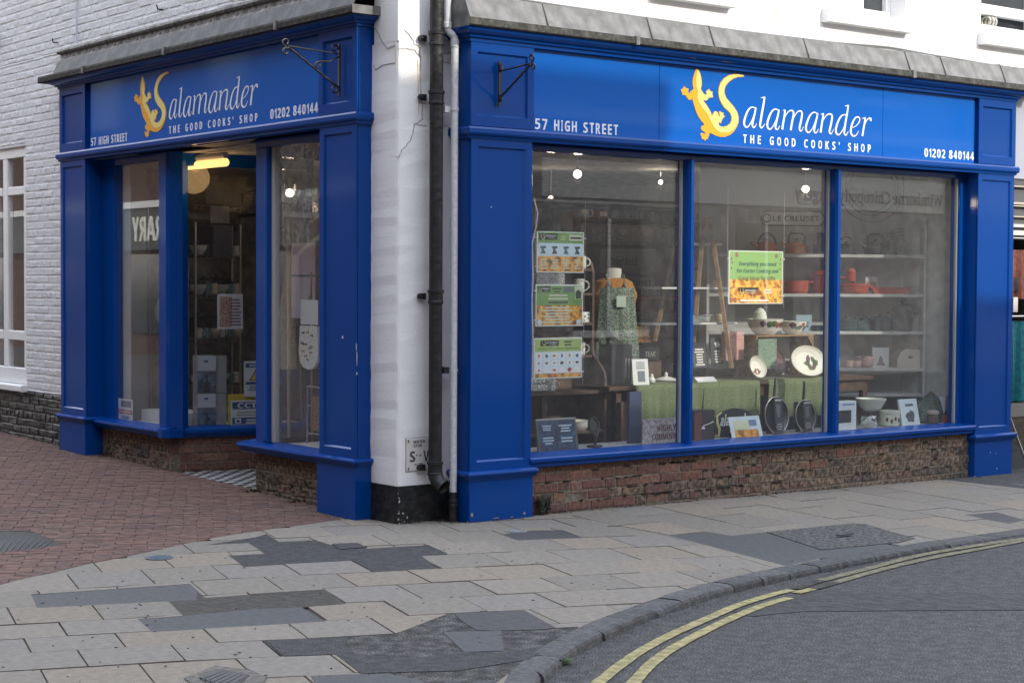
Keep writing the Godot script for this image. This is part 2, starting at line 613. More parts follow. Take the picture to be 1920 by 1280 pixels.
	var dark := mat(lin(0.10, 0.10, 0.103), 0.85, 0.1, 2.0, 0.3, 5.0, 0.5, 1.0)
	var plate := mat(lin(0.33, 0.325, 0.31), 0.9, 0.4, 3.0, 0.5, 5.0, 0.8, 0.7)
	var pebbly := mat(lin(0.27, 0.26, 0.24), 0.9, 0.4, 1.5, 0.7, 5.0, 0.8, 0.6)
	pebbly.normal_texture = bump_tex("stones", 0.09, 10.0, 3)
	var patches := []
	for q in [
		[[[230, 618], [1420, 538], [1475, 588], [1470, 655], [1260, 668], [275, 720]], A, smooth],
		[[[1420, 538], [1535, 640], [1920, 612], [2435, 578], [2592, 685], [2260, 712], [1920, 722], [1370, 777], [1260, 668], [1470, 655], [1475, 588]], A, brown],
		[[[1030, 803], [1370, 777], [1920, 722], [2265, 712], [2435, 818], [1920, 850], [1135, 897]], A, smooth],
		[[[-390, 248], [0, 188], [75, 165], [170, 220], [440, 208], [555, 245], [760, 236], [830, 270], [1290, 245], [1440, 312], [1238, 326], [1370, 425], [880, 446], [728, 360], [210, 388], [0, 402], [-90, 408], [-210, 325], [60, 312], [0, 268], [-60, 232]], B, coarse],
		[[[45, 962], [700, 932], [1045, 912], [1430, 762], [1680, 750], [1680, 740], [2010, 735], [2250, 868], [2420, 860], [2380, 912], [2200, 1010], [1940, 1175], [1780, 1290], [1700, 1340], [450, 1300], [410, 1228], [780, 1212], [595, 1068], [205, 1082]], B, pebbly],
		[[[160, 166], [390, 136], [625, 135], [772, 190], [285, 211]], C, dark],
		[[[40, 230], [240, 208], [370, 230], [560, 209], [850, 305], [1190, 268], [1262, 280], [1000, 335], [830, 352], [662, 394]], D, smooth],
		[[[560, 209], [1010, 159], [1080, 161], [1345, 237], [1262, 262], [1190, 268], [850, 305]], D, plate],
		[[[1605, 105], [1780, 88], [1925, 131], [1842, 151]], D, dark]]:
		var p := gpoly(q[0], q[1][0], q[1][1], q[1][2])
		patches.append(p)
		struct("tarmac_patch" if q[2] != plate else "concrete_cover_slab", MB.new().slab(p, -0.02, -0.0015 if q[2] != plate else 0.003, gy), q[2])
	# relaid strips on the big patch by the kerb, a sheet each
	for q in [[[[1480, 760], [1918, 738], [2000, 735], [2250, 866], [2150, 880], [1800, 890], [1660, 886], [1560, 830]], B, dark], [[[60, 964], [700, 934], [660, 1000], [760, 1075], [1250, 1090], [1560, 1050], [1900, 1060], [2200, 1008], [2050, 1105], [1500, 1190], [900, 1205], [790, 1212], [598, 1066], [210, 1080]], B, coarse], [[[1400, 900], [1840, 890], [1860, 1040], [1560, 1050]], B, smooth], [[[412, 1228], [782, 1213], [1000, 1215], [1240, 1262], [1300, 1310], [452, 1300]], B, smooth]]:
		struct("tarmac_patch", MB.new().slab(gpoly(q[0], q[1][0], q[1][1], q[1][2]), -0.02, 0.0015, gy), q[2])
	# concrete slabs
	var slabm := []
	for c in [[0.355, 0.315, 0.255], [0.33, 0.295, 0.242], [0.375, 0.33, 0.265], [0.315, 0.28, 0.232], [0.345, 0.308, 0.258], [0.38, 0.325, 0.25], [0.335, 0.305, 0.262], [0.36, 0.31, 0.24]]:
		slabm.append(mat(lin(c[0], c[1], c[2]), 0.9, 0.1, 2.6, 0.15, 5.0, 0.4, 1.4))
	var area := pv([[-7.5, 8.0], [-7.5, 1.2], [-6, 0.95], [-4.6, 0.78]] + LANE + [[-0.47, -0.48], [0.0, 0.0], [0.54, 0.0], [0.54, -0.06], [5.66, -0.06], [5.66, 0.0], [6.2, 0.0], [6.3, -0.1], [13, -0.1]])
	for q in kr:
		area.append(Vector2(q[0], q[1]))
	area.append(Vector2(-3.9, 5.9)); area.append(Vector2(-4.5, 8.0))
	var inset := Geometry2D.offset_polygon(area, -0.004)
	area = inset[0]
	var paving := Node3D.new()
	paving.name = "paving_slabs"
	paving.set_meta("kind", "structure")
	add_child(paving)
	var U := Vector2(cos(deg_to_rad(20.5)), sin(deg_to_rad(20.5)))
	var W2 := Vector2(cos(deg_to_rad(106.0)), sin(deg_to_rad(106.0)))
	var rows := [-0.5, -0.06, 0.40, 0.88, 1.36, 1.85, 2.30, 2.76, 3.20, 3.605, 3.98, 4.38, 4.79, 5.2, 5.62, 6.04, 6.46, 6.9]
	var shift := [0.0, 0.05, 0.08, 0.1, 0.1, 0.11, 0.13, 0.13, 0.04, -0.03, -0.04, -0.03, 0, 0, 0, 0, 0, 0]
	var edgeline := pv([[0.95, -1.0], [0.76, 1.25], [0.44, 2.65], [0.3, 3.2], [-20, 3.2], [-20, 12], [-21, 12], [-21, -1]])
	var fieldA := pv([[-21, -3], [0.98, -3], [0.76, 1.25], [0.44, 2.65], [0.2, 4.0], [-3, 14], [-21, 14]])
	var fieldB := pv([[0.98, -3], [30, -3], [30, 5], [0.1, 5], [0.44, 2.65], [0.76, 1.25]])
	var lat := func(u: float, k: int) -> Vector2:
		var vv: float = rows[k] + shift[k] * smoothstep(-2.0, -2.8, u)
		return U * u + W2 * vv
	for k in rows.size() - 1:
		var off := -1.672 if k % 2 == 0 else -1.47
		if k == 5 or k == 7 or k == 9:
			off = -1.47
		for i in range(-16, 14):
			var u0 := off + i * 0.4205; var u1 := u0 + 0.4205
			var g := 0.0042
			var quad := PackedVector2Array([lat.call(u0 + g, k) + W2 * g, lat.call(u1 - g, k) + W2 * g, lat.call(u1 - g, k + 1) - W2 * g, lat.call(u0 + g, k + 1) - W2 * g])
			place_slab(quad, fieldA, area, patches, slabm, paving)
	var HB := Vector2(cos(deg_to_rad(100.5)), sin(deg_to_rad(100.5)))
	for i in range(0, 32):
		var x0 := 0.80 + (i - 2) * 0.43
		var o := 0.0 if i % 2 == 0 else 0.3
		for j in range(-2, 6):
			var t0 := -0.3 + o + j * 0.6
			var p0 := Vector2(x0, 0.4)
			var g := 0.0042
			var X := Vector2(0.43, 0.012)
			var quad := PackedVector2Array([p0 + HB * (t0 + g) + X.normalized() * g, p0 + X + HB * (t0 + g) - X.normalized() * g, p0 + X + HB * (t0 + 0.6 - g) - X.normalized() * g, p0 + HB * (t0 + 0.6 - g) + X.normalized() * g])
			place_slab(quad, fieldB, area, patches, slabm, paving)
	build_bricks(pv([[-16, 1.2], [-6, 0.95], [-4.6, 0.78]] + LANE + [[-0.56, -0.75], [-0.56, -1.05], [-0.42, -1.1], [-0.42, -2.3], [-0.42, -3.7], [-0.42, -5.1], [-0.59, -5.2], [-0.59, -5.74], [-0.47, -5.8], [-0.47, -22], [-16, -22]]))

func place_slab(quad: PackedVector2Array, field: PackedVector2Array, area: PackedVector2Array, patches: Array, slabm: Array, paving: Node3D) -> void:
	var c := (quad[0] + quad[2]) * 0.5
	if c.x < -8 or c.x > 9 or c.y > 8 or c.y < -2:
		return
	var bits: Array = Geometry2D.intersect_polygons(quad, field)
	var nxt := []
	for p in bits:
		nxt.append_array(Geometry2D.intersect_polygons(p, area))
	bits = nxt
	for q in patches:
		nxt = []
		for p in bits:
			nxt.append_array(Geometry2D.clip_polygons(p, q))
		bits = nxt
	for p in bits:
		var ar := 0.0
		for i in p.size():
			ar += p[i].cross(p[(i + 1) % p.size()])
		if absf(ar) * 0.5 < 0.004 or Geometry2D.triangulate_polygon(p).is_empty():
			continue
		var y := rng.randf_range(-0.0025, 0.0025)
		var tx := rng.randf_range(-0.004, 0.004); var tz := rng.randf_range(-0.004, 0.004)
		var b := MB.new().slab(p, -0.02, y, func(x, z): return gy(x, z) + (x - c.x) * tx + (z - c.y) * tz)
		obj("paving_slab", b, slabm[rng.randi() % slabm.size()], paving)

# block paving of the lane: 200 x 100 mm bricks, laid herringbone
func build_bricks(area: PackedVector2Array) -> void:
	var pm := []
	for c in [[0.20, 0.105, 0.080], [0.18, 0.094, 0.075], [0.22, 0.117, 0.087], [0.165, 0.092, 0.075], [0.205, 0.12, 0.09]]:
		pm.append(mat(lin(c[0], c[1], c[2]), 0.9, 0.3, 1.5, 0.25, 6.0, 0.2, 2.0))
	var bed := mat(lin(0.065, 0.048, 0.042), 0.95, 0.3, 2.0, 0.5)
	var b := MB.new()
	for i in range(-32, 0):
		for j in range(-44, 3):
			var cell := pv([[i * 0.5, j * 0.5], [i * 0.5 + 0.5, j * 0.5], [i * 0.5 + 0.5, j * 0.5 + 0.5], [i * 0.5, j * 0.5 + 0.5]])
			for p in Geometry2D.intersect_polygons(cell, area):
				b.slab(p, -0.005, -0.005, gy)
	var lane := struct("brick_lane", b, bed)
	var th := deg_to_rad(28.0)
	var ux := Vector2(cos(th), sin(th)); var uz := Vector2(-sin(th), cos(th))
	var cover := px_poly([[-20, 1001], [22, 998], [60, 999], [118, 1020], [0, 1036], [-60, 1040]])
	var list := []
	# running rows, half lapped
	for r in range(-90, 90):
		for k in range(-60, 60):
			var o := ux * (k * 0.203 + (0.1015 if r % 2 else 0.0) + sin(r * 3.7) * 0.008) + uz * (r * 0.1015) + Vector2(-3.0, -4.0)
			if o.x > 0 or o.y > 1.2 or o.x < -7.5 or o.y < -14:
				continue
			var depth := (V(o.x, 0, o.y) - cC).dot(cF)
			var e := V(o.x, 0, o.y) - cC
			if absf(e.dot(cR) / depth) > 0.33:
				continue
			list.append([depth, o])
	list.sort_custom(func(a, c): return a[0] < c[0])
	var rest := [MB.new(), MB.new(), MB.new()]
	var made := 0
	for q in list:
		var o: Vector2 = q[1]
		var g := 0.003
		var quad := PackedVector2Array([o + ux * g + uz * g, o + ux * (0.203 - g) + uz * g, o + ux * (0.203 - g) + uz * (0.1015 - g), o + ux * g + uz * (0.1015 - g)])
		var bits := Geometry2D.intersect_polygons(quad, area)
		for p in bits:
			var fin: Array = Geometry2D.clip_polygons(p, cover)
			for f in fin:
				if f.size() < 3 or Geometry2D.triangulate_polygon(f).is_empty():
					continue
				var y := rng.randf_range(-0.0012, 0.0012)
				var tx := rng.randf_range(-0.006, 0.006)
				var lift := func(x, z): return gy(x, z) + (x - o.x) * tx
				if made < 300:
					obj("brick", MB.new().slab(f, -0.02, y, lift), pm[rng.randi() % 5], lane)
					made += 1
				else:
					rest[rng.randi() % 3].slab(f, -0.014, y, lift)
	for i in 3:
		obj("bricks", rest[i], pm[i], lane).set_meta("kind", "stuff")
	# a recessed tray cover filled with tarmac, ribbed
	var t := thing("drain_cover", "dark ribbed metal inspection cover set in the red brick lane", "cover")
	obj("plate", MB.new().slab(cover, -0.02, -0.002, gy), mat(lin(0.055, 0.055, 0.055), 0.6, 0.4, 3.0, 0.6, 6.0, 0.5, 6.0), t)
	for k in 9:
		var w0 := px(4 + k * 12, 1001 + k * 1.0, 1, 0.01); var w1 := px(-18 + k * 12, 1035 - k * 1.3, 1, 0.01)
		obj("rib", MB.new().tube([w0 + V(0, -0.012, 0), w1 + V(0, -0.012, 0)], 0.007, 5), mat(lin(0.06, 0.06, 0.06), 0.6), t)

func px_poly(a: Array, h := 0.0) -> PackedVector2Array:
	return gpoly(a, 1.0, 0, 0, h)

func proj(p: Vector3) -> Vector2:
	var q := p - cC
	var z := q.dot(cF)
	return Vector2(960 + FPX * q.dot(cR) / z, 640 - FPX * q.dot(cU) / z)

func in_frame(p: Vector3, m := 40.0) -> bool:
	var q := proj(p)
	return q.x > -m and q.x < 1920 + m and q.y > -m and q.y < 1280 + m


# ------------------------------------------------------------------ across the road and across the lane
func build_opposite() -> void:
	# these stand behind and beside the camera: they shade the street and show in the glass
	var cream := mat(lin(0.36, 0.35, 0.33), 0.85, 0.2, 0.6, 0.3)
	var redbrick := mat(lin(0.26, 0.13, 0.085), 0.9, 0.3, 1.0, 0.5, 4.0, 0.6, 6.0)
	var slate := mat(lin(0.10, 0.105, 0.115), 0.7, 0.3)
	var trim := mat(lin(0.7, 0.7, 0.68), 0.6)
	var darkg := mat(lin(0.03, 0.035, 0.04), 0.1)
	var Z := 12.0
	var t := thing("town_house", "tall three-storey brick town house across the road", "building")
	obj("wall", box(V(-14, -0.1, Z), V(5.75, 10.1, Z + 9)), redbrick, t)
	obj("roof", MB.new().prism(PackedVector2Array([Vector2(0, 10.1), Vector2(9.2, 10.1), Vector2(4.5, 11.6)]), -14.1, 5.8), slate, t, Transform3D(Basis(Vector3(0, 0, 1), Vector3.UP, Vector3(-1, 0, 0)).orthonormalized(), V(-8.3, 0, Z - 0.1)))
	obj("parapet", box(V(-14.05, 10.1, Z - 0.08), V(5.8, 10.5, Z + 0.3)), trim, t)
	for r in 3:
		for k in 6:
			var x := -12.5 + k * 3.1
			var w := obj("window", box(V(x, 1.2 + r * 3.1, Z - 0.02), V(x + 1.1, 3.0 + r * 3.1, Z + 0.1)), darkg, t)
			obj("sill", box(V(x - 0.1, 1.08 + r * 3.1, Z - 0.12), V(x + 1.2, 1.2 + r * 3.1, Z - 0.001)), trim, w)
			obj("sash", box(V(x, 2.05 + r * 3.1, Z - 0.045), V(x + 1.1, 2.12 + r * 3.1, Z - 0.021)), trim, w)
	t = thing("surgery_building", "two-storey cream rendered building with a painted surgery sign", "building")
	obj("wall", box(V(5.75, -0.1, Z), V(30, 7.95, Z + 8)), cream, t)
	obj("string_course", box(V(5.8, 4.35, Z - 0.18), V(29.9, 4.55, Z - 0.001)), trim, t)
	obj("string_course", box(V(5.8, 4.05, Z - 0.10), V(29.9, 4.18, Z - 0.001)), trim, t)
	obj("parapet", box(V(5.81, 7.95, Z - 0.1), V(30, 8.2, Z + 0.4)), trim, t)
	obj("raised_parapet", box(V(9.2, 8.2, Z - 0.1), V(30, 8.8, Z + 0.4)), trim, t)
	var bandm := mat(lin(0.55, 0.56, 0.54), 0.7)
	obj("sign_band", box(V(10.5, 3.12, Z - 0.03), V(24, 3.75, Z - 0.001)), bandm, t)
	var lt := text("Wimborne Chiropody Surgery", 4.3, 0.32, 0.01, true, false)
	obj("lettering", lt, darkg, t, Transform3D(Basis(Vector3(-1, 0, 0), Vector3.UP, Vector3(0, 0, -1)), V(20.8, 3.19, Z - 0.032)))
	for x in [11.2, 15.0, 22.0, 26.0]:
		var w := obj("window", box(V(x, 0.9, Z - 0.02), V(x + 1.5, 2.8, Z + 0.1)), darkg, t)
		obj("sill", box(V(x - 0.1, 0.78, Z - 0.12), V(x + 1.6, 0.9, Z - 0.001)), trim, w)
		obj("glazing_bar", box(V(x + 0.72, 0.9, Z - 0.05), V(x + 0.78, 2.8, Z - 0.021)), trim, w)
	for x in [8.0, 13.0, 18.0, 24.0]:
		var w := obj("window", box(V(x, 5.2, Z - 0.02), V(x + 1.1, 7.0, Z + 0.1)), darkg, t)
		obj("sill", box(V(x - 0.1, 5.08, Z - 0.12), V(x + 1.2, 5.2, Z - 0.001)), trim, w)
	obj("drainpipe", MB.new().tube([V(20.9, 0, Z - 0.1), V(20.9, 8, Z - 0.1)], 0.06), BLACKP, t)
	# the library across the lane
	t = thing("library_building", "two-storey red brick library with a pale lettered sign across the lane", "building")
	obj("wall", box(V(-20, -0.1, -50), V(-11, 10.5, -14.5)), redbrick, t)
	obj("sign_board", box(V(-11, 2.40, -36), V(-10.9, 3.35, -20)), mat(lin(0.05, 0.055, 0.06), 0.6), t)
	obj("lettering", text("LIBRARY", 2.5, 0.55, 0.02, false, true), mat(lin(0.75, 0.76, 0.68), 0.6), t, Transform3D(Basis(Vector3(0, 0, -1), Vector3.UP, Vector3(1, 0, 0)), V(-10.9, 2.6, -24.35)))
	obj("band", box(V(-11, 3.35, -49), V(-10.85, 3.5, -16.2)), trim, t)
	for z in [-19.5, -24.5, -29.5, -34.5]:
		obj("window", box(V(-11.05, 0.5, z - 2.6), V(-10.97, 2.3, z)), darkg, t)
	for z in [-21.0, -27.0, -33.0]:
		obj("window", box(V(-11.05, 5.2, z - 1.6), V(-10.97, 7.2, z)), darkg, t)
	t = thing("added_lane_house", "added unseen brick block across the lane that cuts skylight on the lane front", "building")  # added block, sized to hold skylight off the lane front
	obj("wall", box(V(-19, -0.1, -13.5), V(-9.6, 11.0, 7.5)), redbrick, t)
	obj("parapet", box(V(-19, 11.0, -13.6), V(-9.5, 11.3, 7.6)), trim, t)
	for z in [-11.0, -7.0, -3.0, 1.0, 5.0]:
		for r in 3:
			var w := obj("window", box(V(-9.65, 1.0 + r * 3.4, z), V(-9.58, 2.9 + r * 3.4, z + 1.6)), darkg, t)
			obj("sill", box(V(-9.599, 0.9 + r * 3.4, z - 0.1), V(-9.48, 1.0 + r * 3.4, z + 1.7)), trim, w)
			obj("sash", box(V(-9.579, 1.95 + r * 3.4, z), V(-9.56, 2.02 + r * 3.4, z + 1.6)), trim, w)
	# a bare street tree beyond
	var bark := mat(lin(0.36, 0.32, 0.24), 0.9, 0.3, 3.0, 0.6)  # bark paled: sunlight on the twigs is put into its colour
	t = thing("bare_tree", "leafless tree with a tangle of fine twigs in the lane", "tree")
	var r2 := RandomNumberGenerator.new()
	r2.seed = 4
	var trunk := MB.new()
	var base := V(-8.4, -0.05, -15.5)
	trunk.tube([base, base + V(0.05, 1.2, 0), base + V(-0.05, 2.3, 0.1)], [0.17, 0.14, 0.11], 8)
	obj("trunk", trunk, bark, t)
	var crown := MB.new()
	var todo := []
	for k in 7:
		todo.append([base + V(-0.05, 2.1 + r2.randf() * 0.25, 0.1), V(cos(k * 0.9), 0.9, sin(k * 0.9)).normalized(), 0.06, 1.0, 0])
	while todo.size():
		var q = todo.pop_back()
		var p: Vector3 = q[0]; var d: Vector3 = q[1]
		var pts := [p]; var rad := [q[2]]
		for i in 4:
			d = (d + V(r2.randf_range(-0.3, 0.3), r2.randf_range(-0.15, 0.25), r2.randf_range(-0.3, 0.3))).normalized()
			p += d * q[3] * 0.28
			pts.append(p); rad.append(q[2] * (1.0 - 0.15 * (i + 1)))
			if q[4] < 3:
				todo.append([p, (d + V(r2.randf_range(-1, 1), r2.randf_range(-0.5, 0.6), r2.randf_range(-1, 1))).normalized(), q[2] * 0.45, q[3] * 0.8, q[4] + 1])
		crown.tube(pts, rad, 4 if q[4] > 1 else 6, false)
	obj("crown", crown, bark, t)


# ------------------------------------------------------------------ the building's walls
func painted_bricks(parent: Node3D, frame: Transform3D, rects: Array, mm: Array, cap: int, seedv: int, rough := 1.0) -> void:
	var r := RandomNumberGenerator.new()
	r.seed = seedv
	var list := []
	for R in rects:
		var row := int(floor(R[1] / 0.0755))
		while row * 0.0755 < R[3]:
			var y0 := row * 0.0755
			# English garden wall bond: a header course every fourth
			var L := 0.113 if posmod(row, 4) == 0 else 0.226
			var o := 0.0565 if posmod(row, 4) == 0 else (0.113 if row % 2 else 0.0)
			var k := int(floor((R[0] - o) / L))
			while k * L + o < R[2]:
				var a := maxf(k * L + o + 0.005, R[0]); var b := minf(k * L + o + L - 0.005, R[2])
				var ya := maxf(y0 + 0.005, R[1]); var yb := minf(y0 + 0.0705, R[3])
				if b - a > 0.02 and yb - ya > 0.015 and in_frame(frame * V((a + b) / 2, (ya + yb) / 2, 0)):
					list.append([a, ya, b, yb, (frame * V(a, ya, 0) - cC).length()])
				k += 1
			row += 1
	list.sort_custom(func(a, b): return a[4] < b[4])
	var rest := MB.new()
	rest.xf = frame
	var n := 0
	for q in list:
		var out := r.randf_range(0.001, 0.005) * rough
		var j := func(): return r.randf_range(-0.003, 0.003) * rough
		var b := MB.new() if n < cap else rest
		b.xf = frame
		soft_brick(b, V(q[0] + j.call(), q[1] + j.call(), -0.03), V(q[2] + j.call(), q[3] + j.call(), out), 0.008, r, rough)
		if n < cap:
			obj("brick", b, mm[r.randi() % mm.size()], parent)
		n += 1
	if rest.v.size():
		obj("bricks", rest, mm[0], parent).set_meta("kind", "stuff")

# a worn brick face: chamfered box whose corners and faces wander
func soft_brick(b: MB, lo: Vector3, hi: Vector3, e: float, r: RandomNumberGenerator, rough: float) -> void:
	var jj := 0.003 * rough
	var f := hi.z - e * 0.8
	var A := [V(lo.x, lo.y, f), V(hi.x, lo.y, f), V(hi.x, hi.y, f), V(lo.x, hi.y, f)]
	var B := []
	for q in [V(lo.x + e, lo.y + e, hi.z), V(hi.x - e, lo.y + e, hi.z), V(hi.x - e, hi.y - e, hi.z), V(lo.x + e, hi.y - e, hi.z)]:
		B.append(q + V(r.randf_range(-jj, jj), r.randf_range(-jj, jj), r.randf_range(-jj, jj)))
	var mid: Vector3 = (B[0] + B[1] + B[2] + B[3]) * 0.25 + V(0, 0, r.randf_range(-jj, jj))
	for i in 4:
		var j := (i + 1) % 4
		b.tri(B[i], B[j], mid)
		b.quad(A[i], A[j], B[j], B[i])
		b.quad(V(A[i].x, A[i].y, lo.z), V(A[j].x, A[j].y, lo.z), A[j], A[i])

func build_walls() -> void:
	var t := thing("corner_building", "white painted building on the street corner above the two blue shopfronts", "building")
	# road side, rendered
	var b := MB.new()
	var z0 := -0.53; var z1 := -0.23
	b.box(V(-0.463, 3.36, z0), V(9.5, 4.03, z1))
	b.box(V(-0.463, 5.6, z0), V(9.5, 6.6, z1))
	for q in [[-0.463, 1.92], [2.74, 3.88], [4.93, 5.99], [7.0, 9.5]]:
		b.box(V(q[0], 4.03, z0), V(q[1], 5.6, z1))
	obj("wall", b, WHITE, t)
	var frame := mat(lin(0.78, 0.78, 0.76), 0.45)
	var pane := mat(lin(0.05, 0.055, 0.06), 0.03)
	for q in [[1.92, 2.74], [3.88, 4.93], [5.99, 7.0]]:
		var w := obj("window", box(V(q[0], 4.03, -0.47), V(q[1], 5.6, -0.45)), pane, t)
		var open: bool = q[0] > 5.0
		obj("frame", MB.new().cham(V(q[0], 4.03, -0.45), V(q[0] + 0.06, 5.6, -0.40)).cham(V(q[1] - 0.06, 4.03, -0.45), V(q[1], 5.6, -0.40)).cham(V(q[0] + 0.06, 4.03, -0.45), V(q[1] - 0.06, 4.10, -0.36)).cham(V(q[0] + 0.06, 4.75, -0.45), V(q[1] - 0.06, 4.80, -0.39)), frame, w)
		if not open:
			obj("blind", box(V(q[0] + 0.06, 4.10, -0.44), V(q[0] + 0.72, 4.74, -0.43)), mat(lin(0.7, 0.7, 0.69), 0.7), w)
		else:
			obj("raised_sash", MB.new().cham(V(q[0] + 0.002, 4.21, -0.38), V(q[1], 4.305, -0.31)), frame, w)
			obj("sub_sill", MB.new().cham(V(q[0] + 0.002, 4.04, -0.40), V(q[1], 4.10, -0.26)), frame, w)
			for hx in [6.24, 6.29, 6.33]:
				obj("hose_coil", MB.new().tube(ring(V(hx, 4.155, -0.36), 0.045, 0.05, 14), 0.012, 6, false), mat(lin(0.6, 0.58, 0.5), 0.6), w)
		obj("sill", MB.new().cham(V(q[0] - 0.04, 3.90, -0.235), V(q[1] + 0.005, 4.015, -0.155), 0.006), WHITE, w)
		obj("sill_board", box(V(q[0], 4.016, -0.45), V(q[1], 4.029, -0.2351)), WHITE, w)
	for q in [[1565, 80], [1648, 95], [1731, 98], [1868, 124], [1023, 6], [1093, 18]]:
		var p := px(q[0], q[1], 2, -0.23)
		obj("fixing_hole", MB.new().tube([p + V(0, 0, -0.01), p + V(0, 0, 0.002)], 0.006, 6), BLACKP, t)
	# corner pier, its arris worn
	b = MB.new()
	var r := RandomNumberGenerator.new()
	r.seed = 9
	var n := 46
	var pr := []
	for i in n + 1:
		var y := lerpf(0.255, 3.36, float(i) / n)
		var e := r.randf_range(-0.0035, 0.0035)
		pr.append([V(-0.463 + r.randf_range(-0.003, 0.003), y, -1.06), V(-0.463 + e, y, -0.255), V(-0.455 + e, y, -0.236 + e), V(-0.44 + e, y, -0.23 + r.randf_range(-0.002, 0.002)), V(-0.25, y, -0.23 + r.randf_range(-0.003, 0.003)), V(0.06, y, -0.23)])
	for i in n:
		for k in 5:
			b.quad(pr[i][k], pr[i][k + 1], pr[i + 1][k + 1], pr[i + 1][k])
	b.box(V(-0.45, 3.3, -1.06), V(0.06, 3.37, -0.24))
	obj("pier", b, WHITE, t)
	b = MB.new()
	pr = []
	for i in 8:
		var y := lerpf(-0.03, 0.262, i / 7.0)
		var e := r.randf_range(-0.004, 0.004)
		pr.append([V(-0.468, y, -1.06), V(-0.468 + e, y, -0.252), V(-0.458 + e, y, -0.230 + e), V(-0.43 + e, y, -0.225), V(-0.2, y, -0.225 + r.randf_range(-0.003, 0.003)), V(0.06, y, -0.225)])
	for i in 7:
		for k in 5:
			b.quad(pr[i][k], pr[i][k + 1], pr[i + 1][k + 1], pr[i + 1][k])
	for k in 4:
		b.tri(pr[7][k], pr[7][k + 1], V(0, 0.262, -0.4))
	obj("tarred_base", b, BLACKP, t)
	var chipm := mat(lin(0.55, 0.52, 0.46), 0.9, 0.3, 6.0)
	for i in 24:
		var y := r.randf_range(-0.01, 0.25) if i < 12 else r.randf_range(-0.01, 0.1)
		var s := r.randf_range(0.002, 0.008)
		var p := V(-0.452, y, -0.222) if i < 18 else V(-0.43 + r.randf() * 0.06, y, -0.2235)
		obj("chipped_paint", MB.new().prism(blob(s, s * r.randf_range(0.8, 1.8), 7, r), -0.001, 0.002), chipm, t, Transform3D(Basis(Vector3.UP, -0.6 if i < 18 else 0.0), p + V(r.randf_range(-0.006, 0.006), 0, 0.003)))
	# cracks in the render
	var crackm := mat(lin(0.30, 0.27, 0.23), 0.95)
	for q in [[[[757, 55], [770, 68], [778, 82], [788, 90], [787, 115], [788, 160], [791, 200], [792, 225]], 0.006], [[[747, 91], [765, 91], [778, 95], [790, 106]], 0.004], [[[792, 225], [776, 232], [775, 250], [768, 265], [755, 280], [747, 295]], 0.006], [[[732, 292], [747, 295]], 0.004], [[[776, 232], [800, 236]], 0.004], [[[831, 100], [846, 100]], 0.005], [[[831, 100], [831, 115], [846, 121]], 0.004], [[[832, 236], [846, 239]], 0.004]]:
		var sp := []
		var dense := []
		for i in q[0].size() - 1:
			for k in 4:
				var f := k / 4.0
				dense.append([lerpf(q[0][i][0], q[0][i + 1][0], f) + r.randf_range(-1.2, 1.2), lerpf(q[0][i][1], q[0][i + 1][1], f) + r.randf_range(-1.2, 1.2)])
		dense.append(q[0][-1])
		for a in dense:
			var p := px(a[0], a[1], 2, -0.2265)
			sp.append(V(p.x, p.y, q[1] * r.randf_range(0.4, 1.0)))
		obj("crack", MB.new().stroke(sp, -0.2290, -0.2262), crackm, t)
	var FLw := fr(V(-0.463, 0, 0), V(0, 0, 1))
	for q in [[[[697, 47], [708, 60], [716, 78], [726, 90], [741, 84]], 0.005], [[[700, 123], [704, 131], [716, 122], [741, 117]], 0.005], [[[741, 84], [742, 115]], 0.005]]:
		var sp := []
		for a in q[0]:
			var p := px(a[0], a[1], 0, -0.4665)
			sp.append(V(p.z, p.y, q[1] * r.randf_range(0.5, 1.0)))
		obj("crack", MB.new().stroke(sp, 0.001, 0.0045), crackm, t, FLw)
	# lane side, painted brickwork
	var wl := mat(lin(0.76, 0.765, 0.765), 0.75, 0.1, 5.0, 0.4, 8.0)
	var wl2 := mat(lin(0.73, 0.735, 0.735), 0.75, 0.1, 5.0, 0.4, 8.0)
	var back := MB.new()
	back.xf = FLw
	var top := 6.6
	back.box(V(-10.5, 3.70, -0.3), V(-0.53, top, -0.002))
	back.box(V(-6.90, 0.58, -0.3), V(-5.70, 3.70, -0.002))
	back.box(V(-10.5, 3.04, -0.3), V(-6.90, 3.70, -0.002))
	back.box(V(-10.5, 0.58, -0.3), V(-8.3, 3.04, -0.002))
	var bw := obj("brick_wall", back, wl, t)
	painted_bricks(bw, FLw, [[-8.6, 0.58, -8.3, 3.04], [-6.90, 0.58, -5.72, 3.88], [-10.0, 3.06, -6.90, 3.88], [-10.0, 3.88, -0.53, 5.2]], [wl, wl, wl2], 300, 21, 0.8)
	var tar := mat(lin(0.028, 0.028, 0.03), 0.5, 0.4, 3.0, 1.0, 8.0)
	var tb := MB.new()
	tb.xf = FLw
	tb.box(V(-10.5, -0.05, -0.3), V(-5.70, 0.58, 0.004))
	var db := obj("tarred_plinth", tb, tar, t)
	painted_bricks(db, fr(V(-0.473, 0, 0), V(0, 0, 1)), [[-9.6, 0.02, -5.72, 0.575]], [tar], 150, 22, 1.3)
	# sash window in the lane wall
	var w := obj("window", box(V(-0.42, 0.62, -8.3), V(-0.40, 3.04, -6.90)), GLASS, t)
	var g := MB.new()
	g.xf = fr(V(-0.41, 0, 0), V(0, 0, 1))
	for q in [[-8.3, 2.93, -6.90, 3.04], [-8.3, 0.64, -6.90, 0.80]]:
		g.cham(V(q[0], q[1], -0.03), V(q[2], q[3], 0.028), 0.006)
	for x in [-7.02, -7.57, -8.15]:
		g.cham(V(x, 0.80, -0.03), V(x + 0.12, 2.93, 0.026), 0.006)
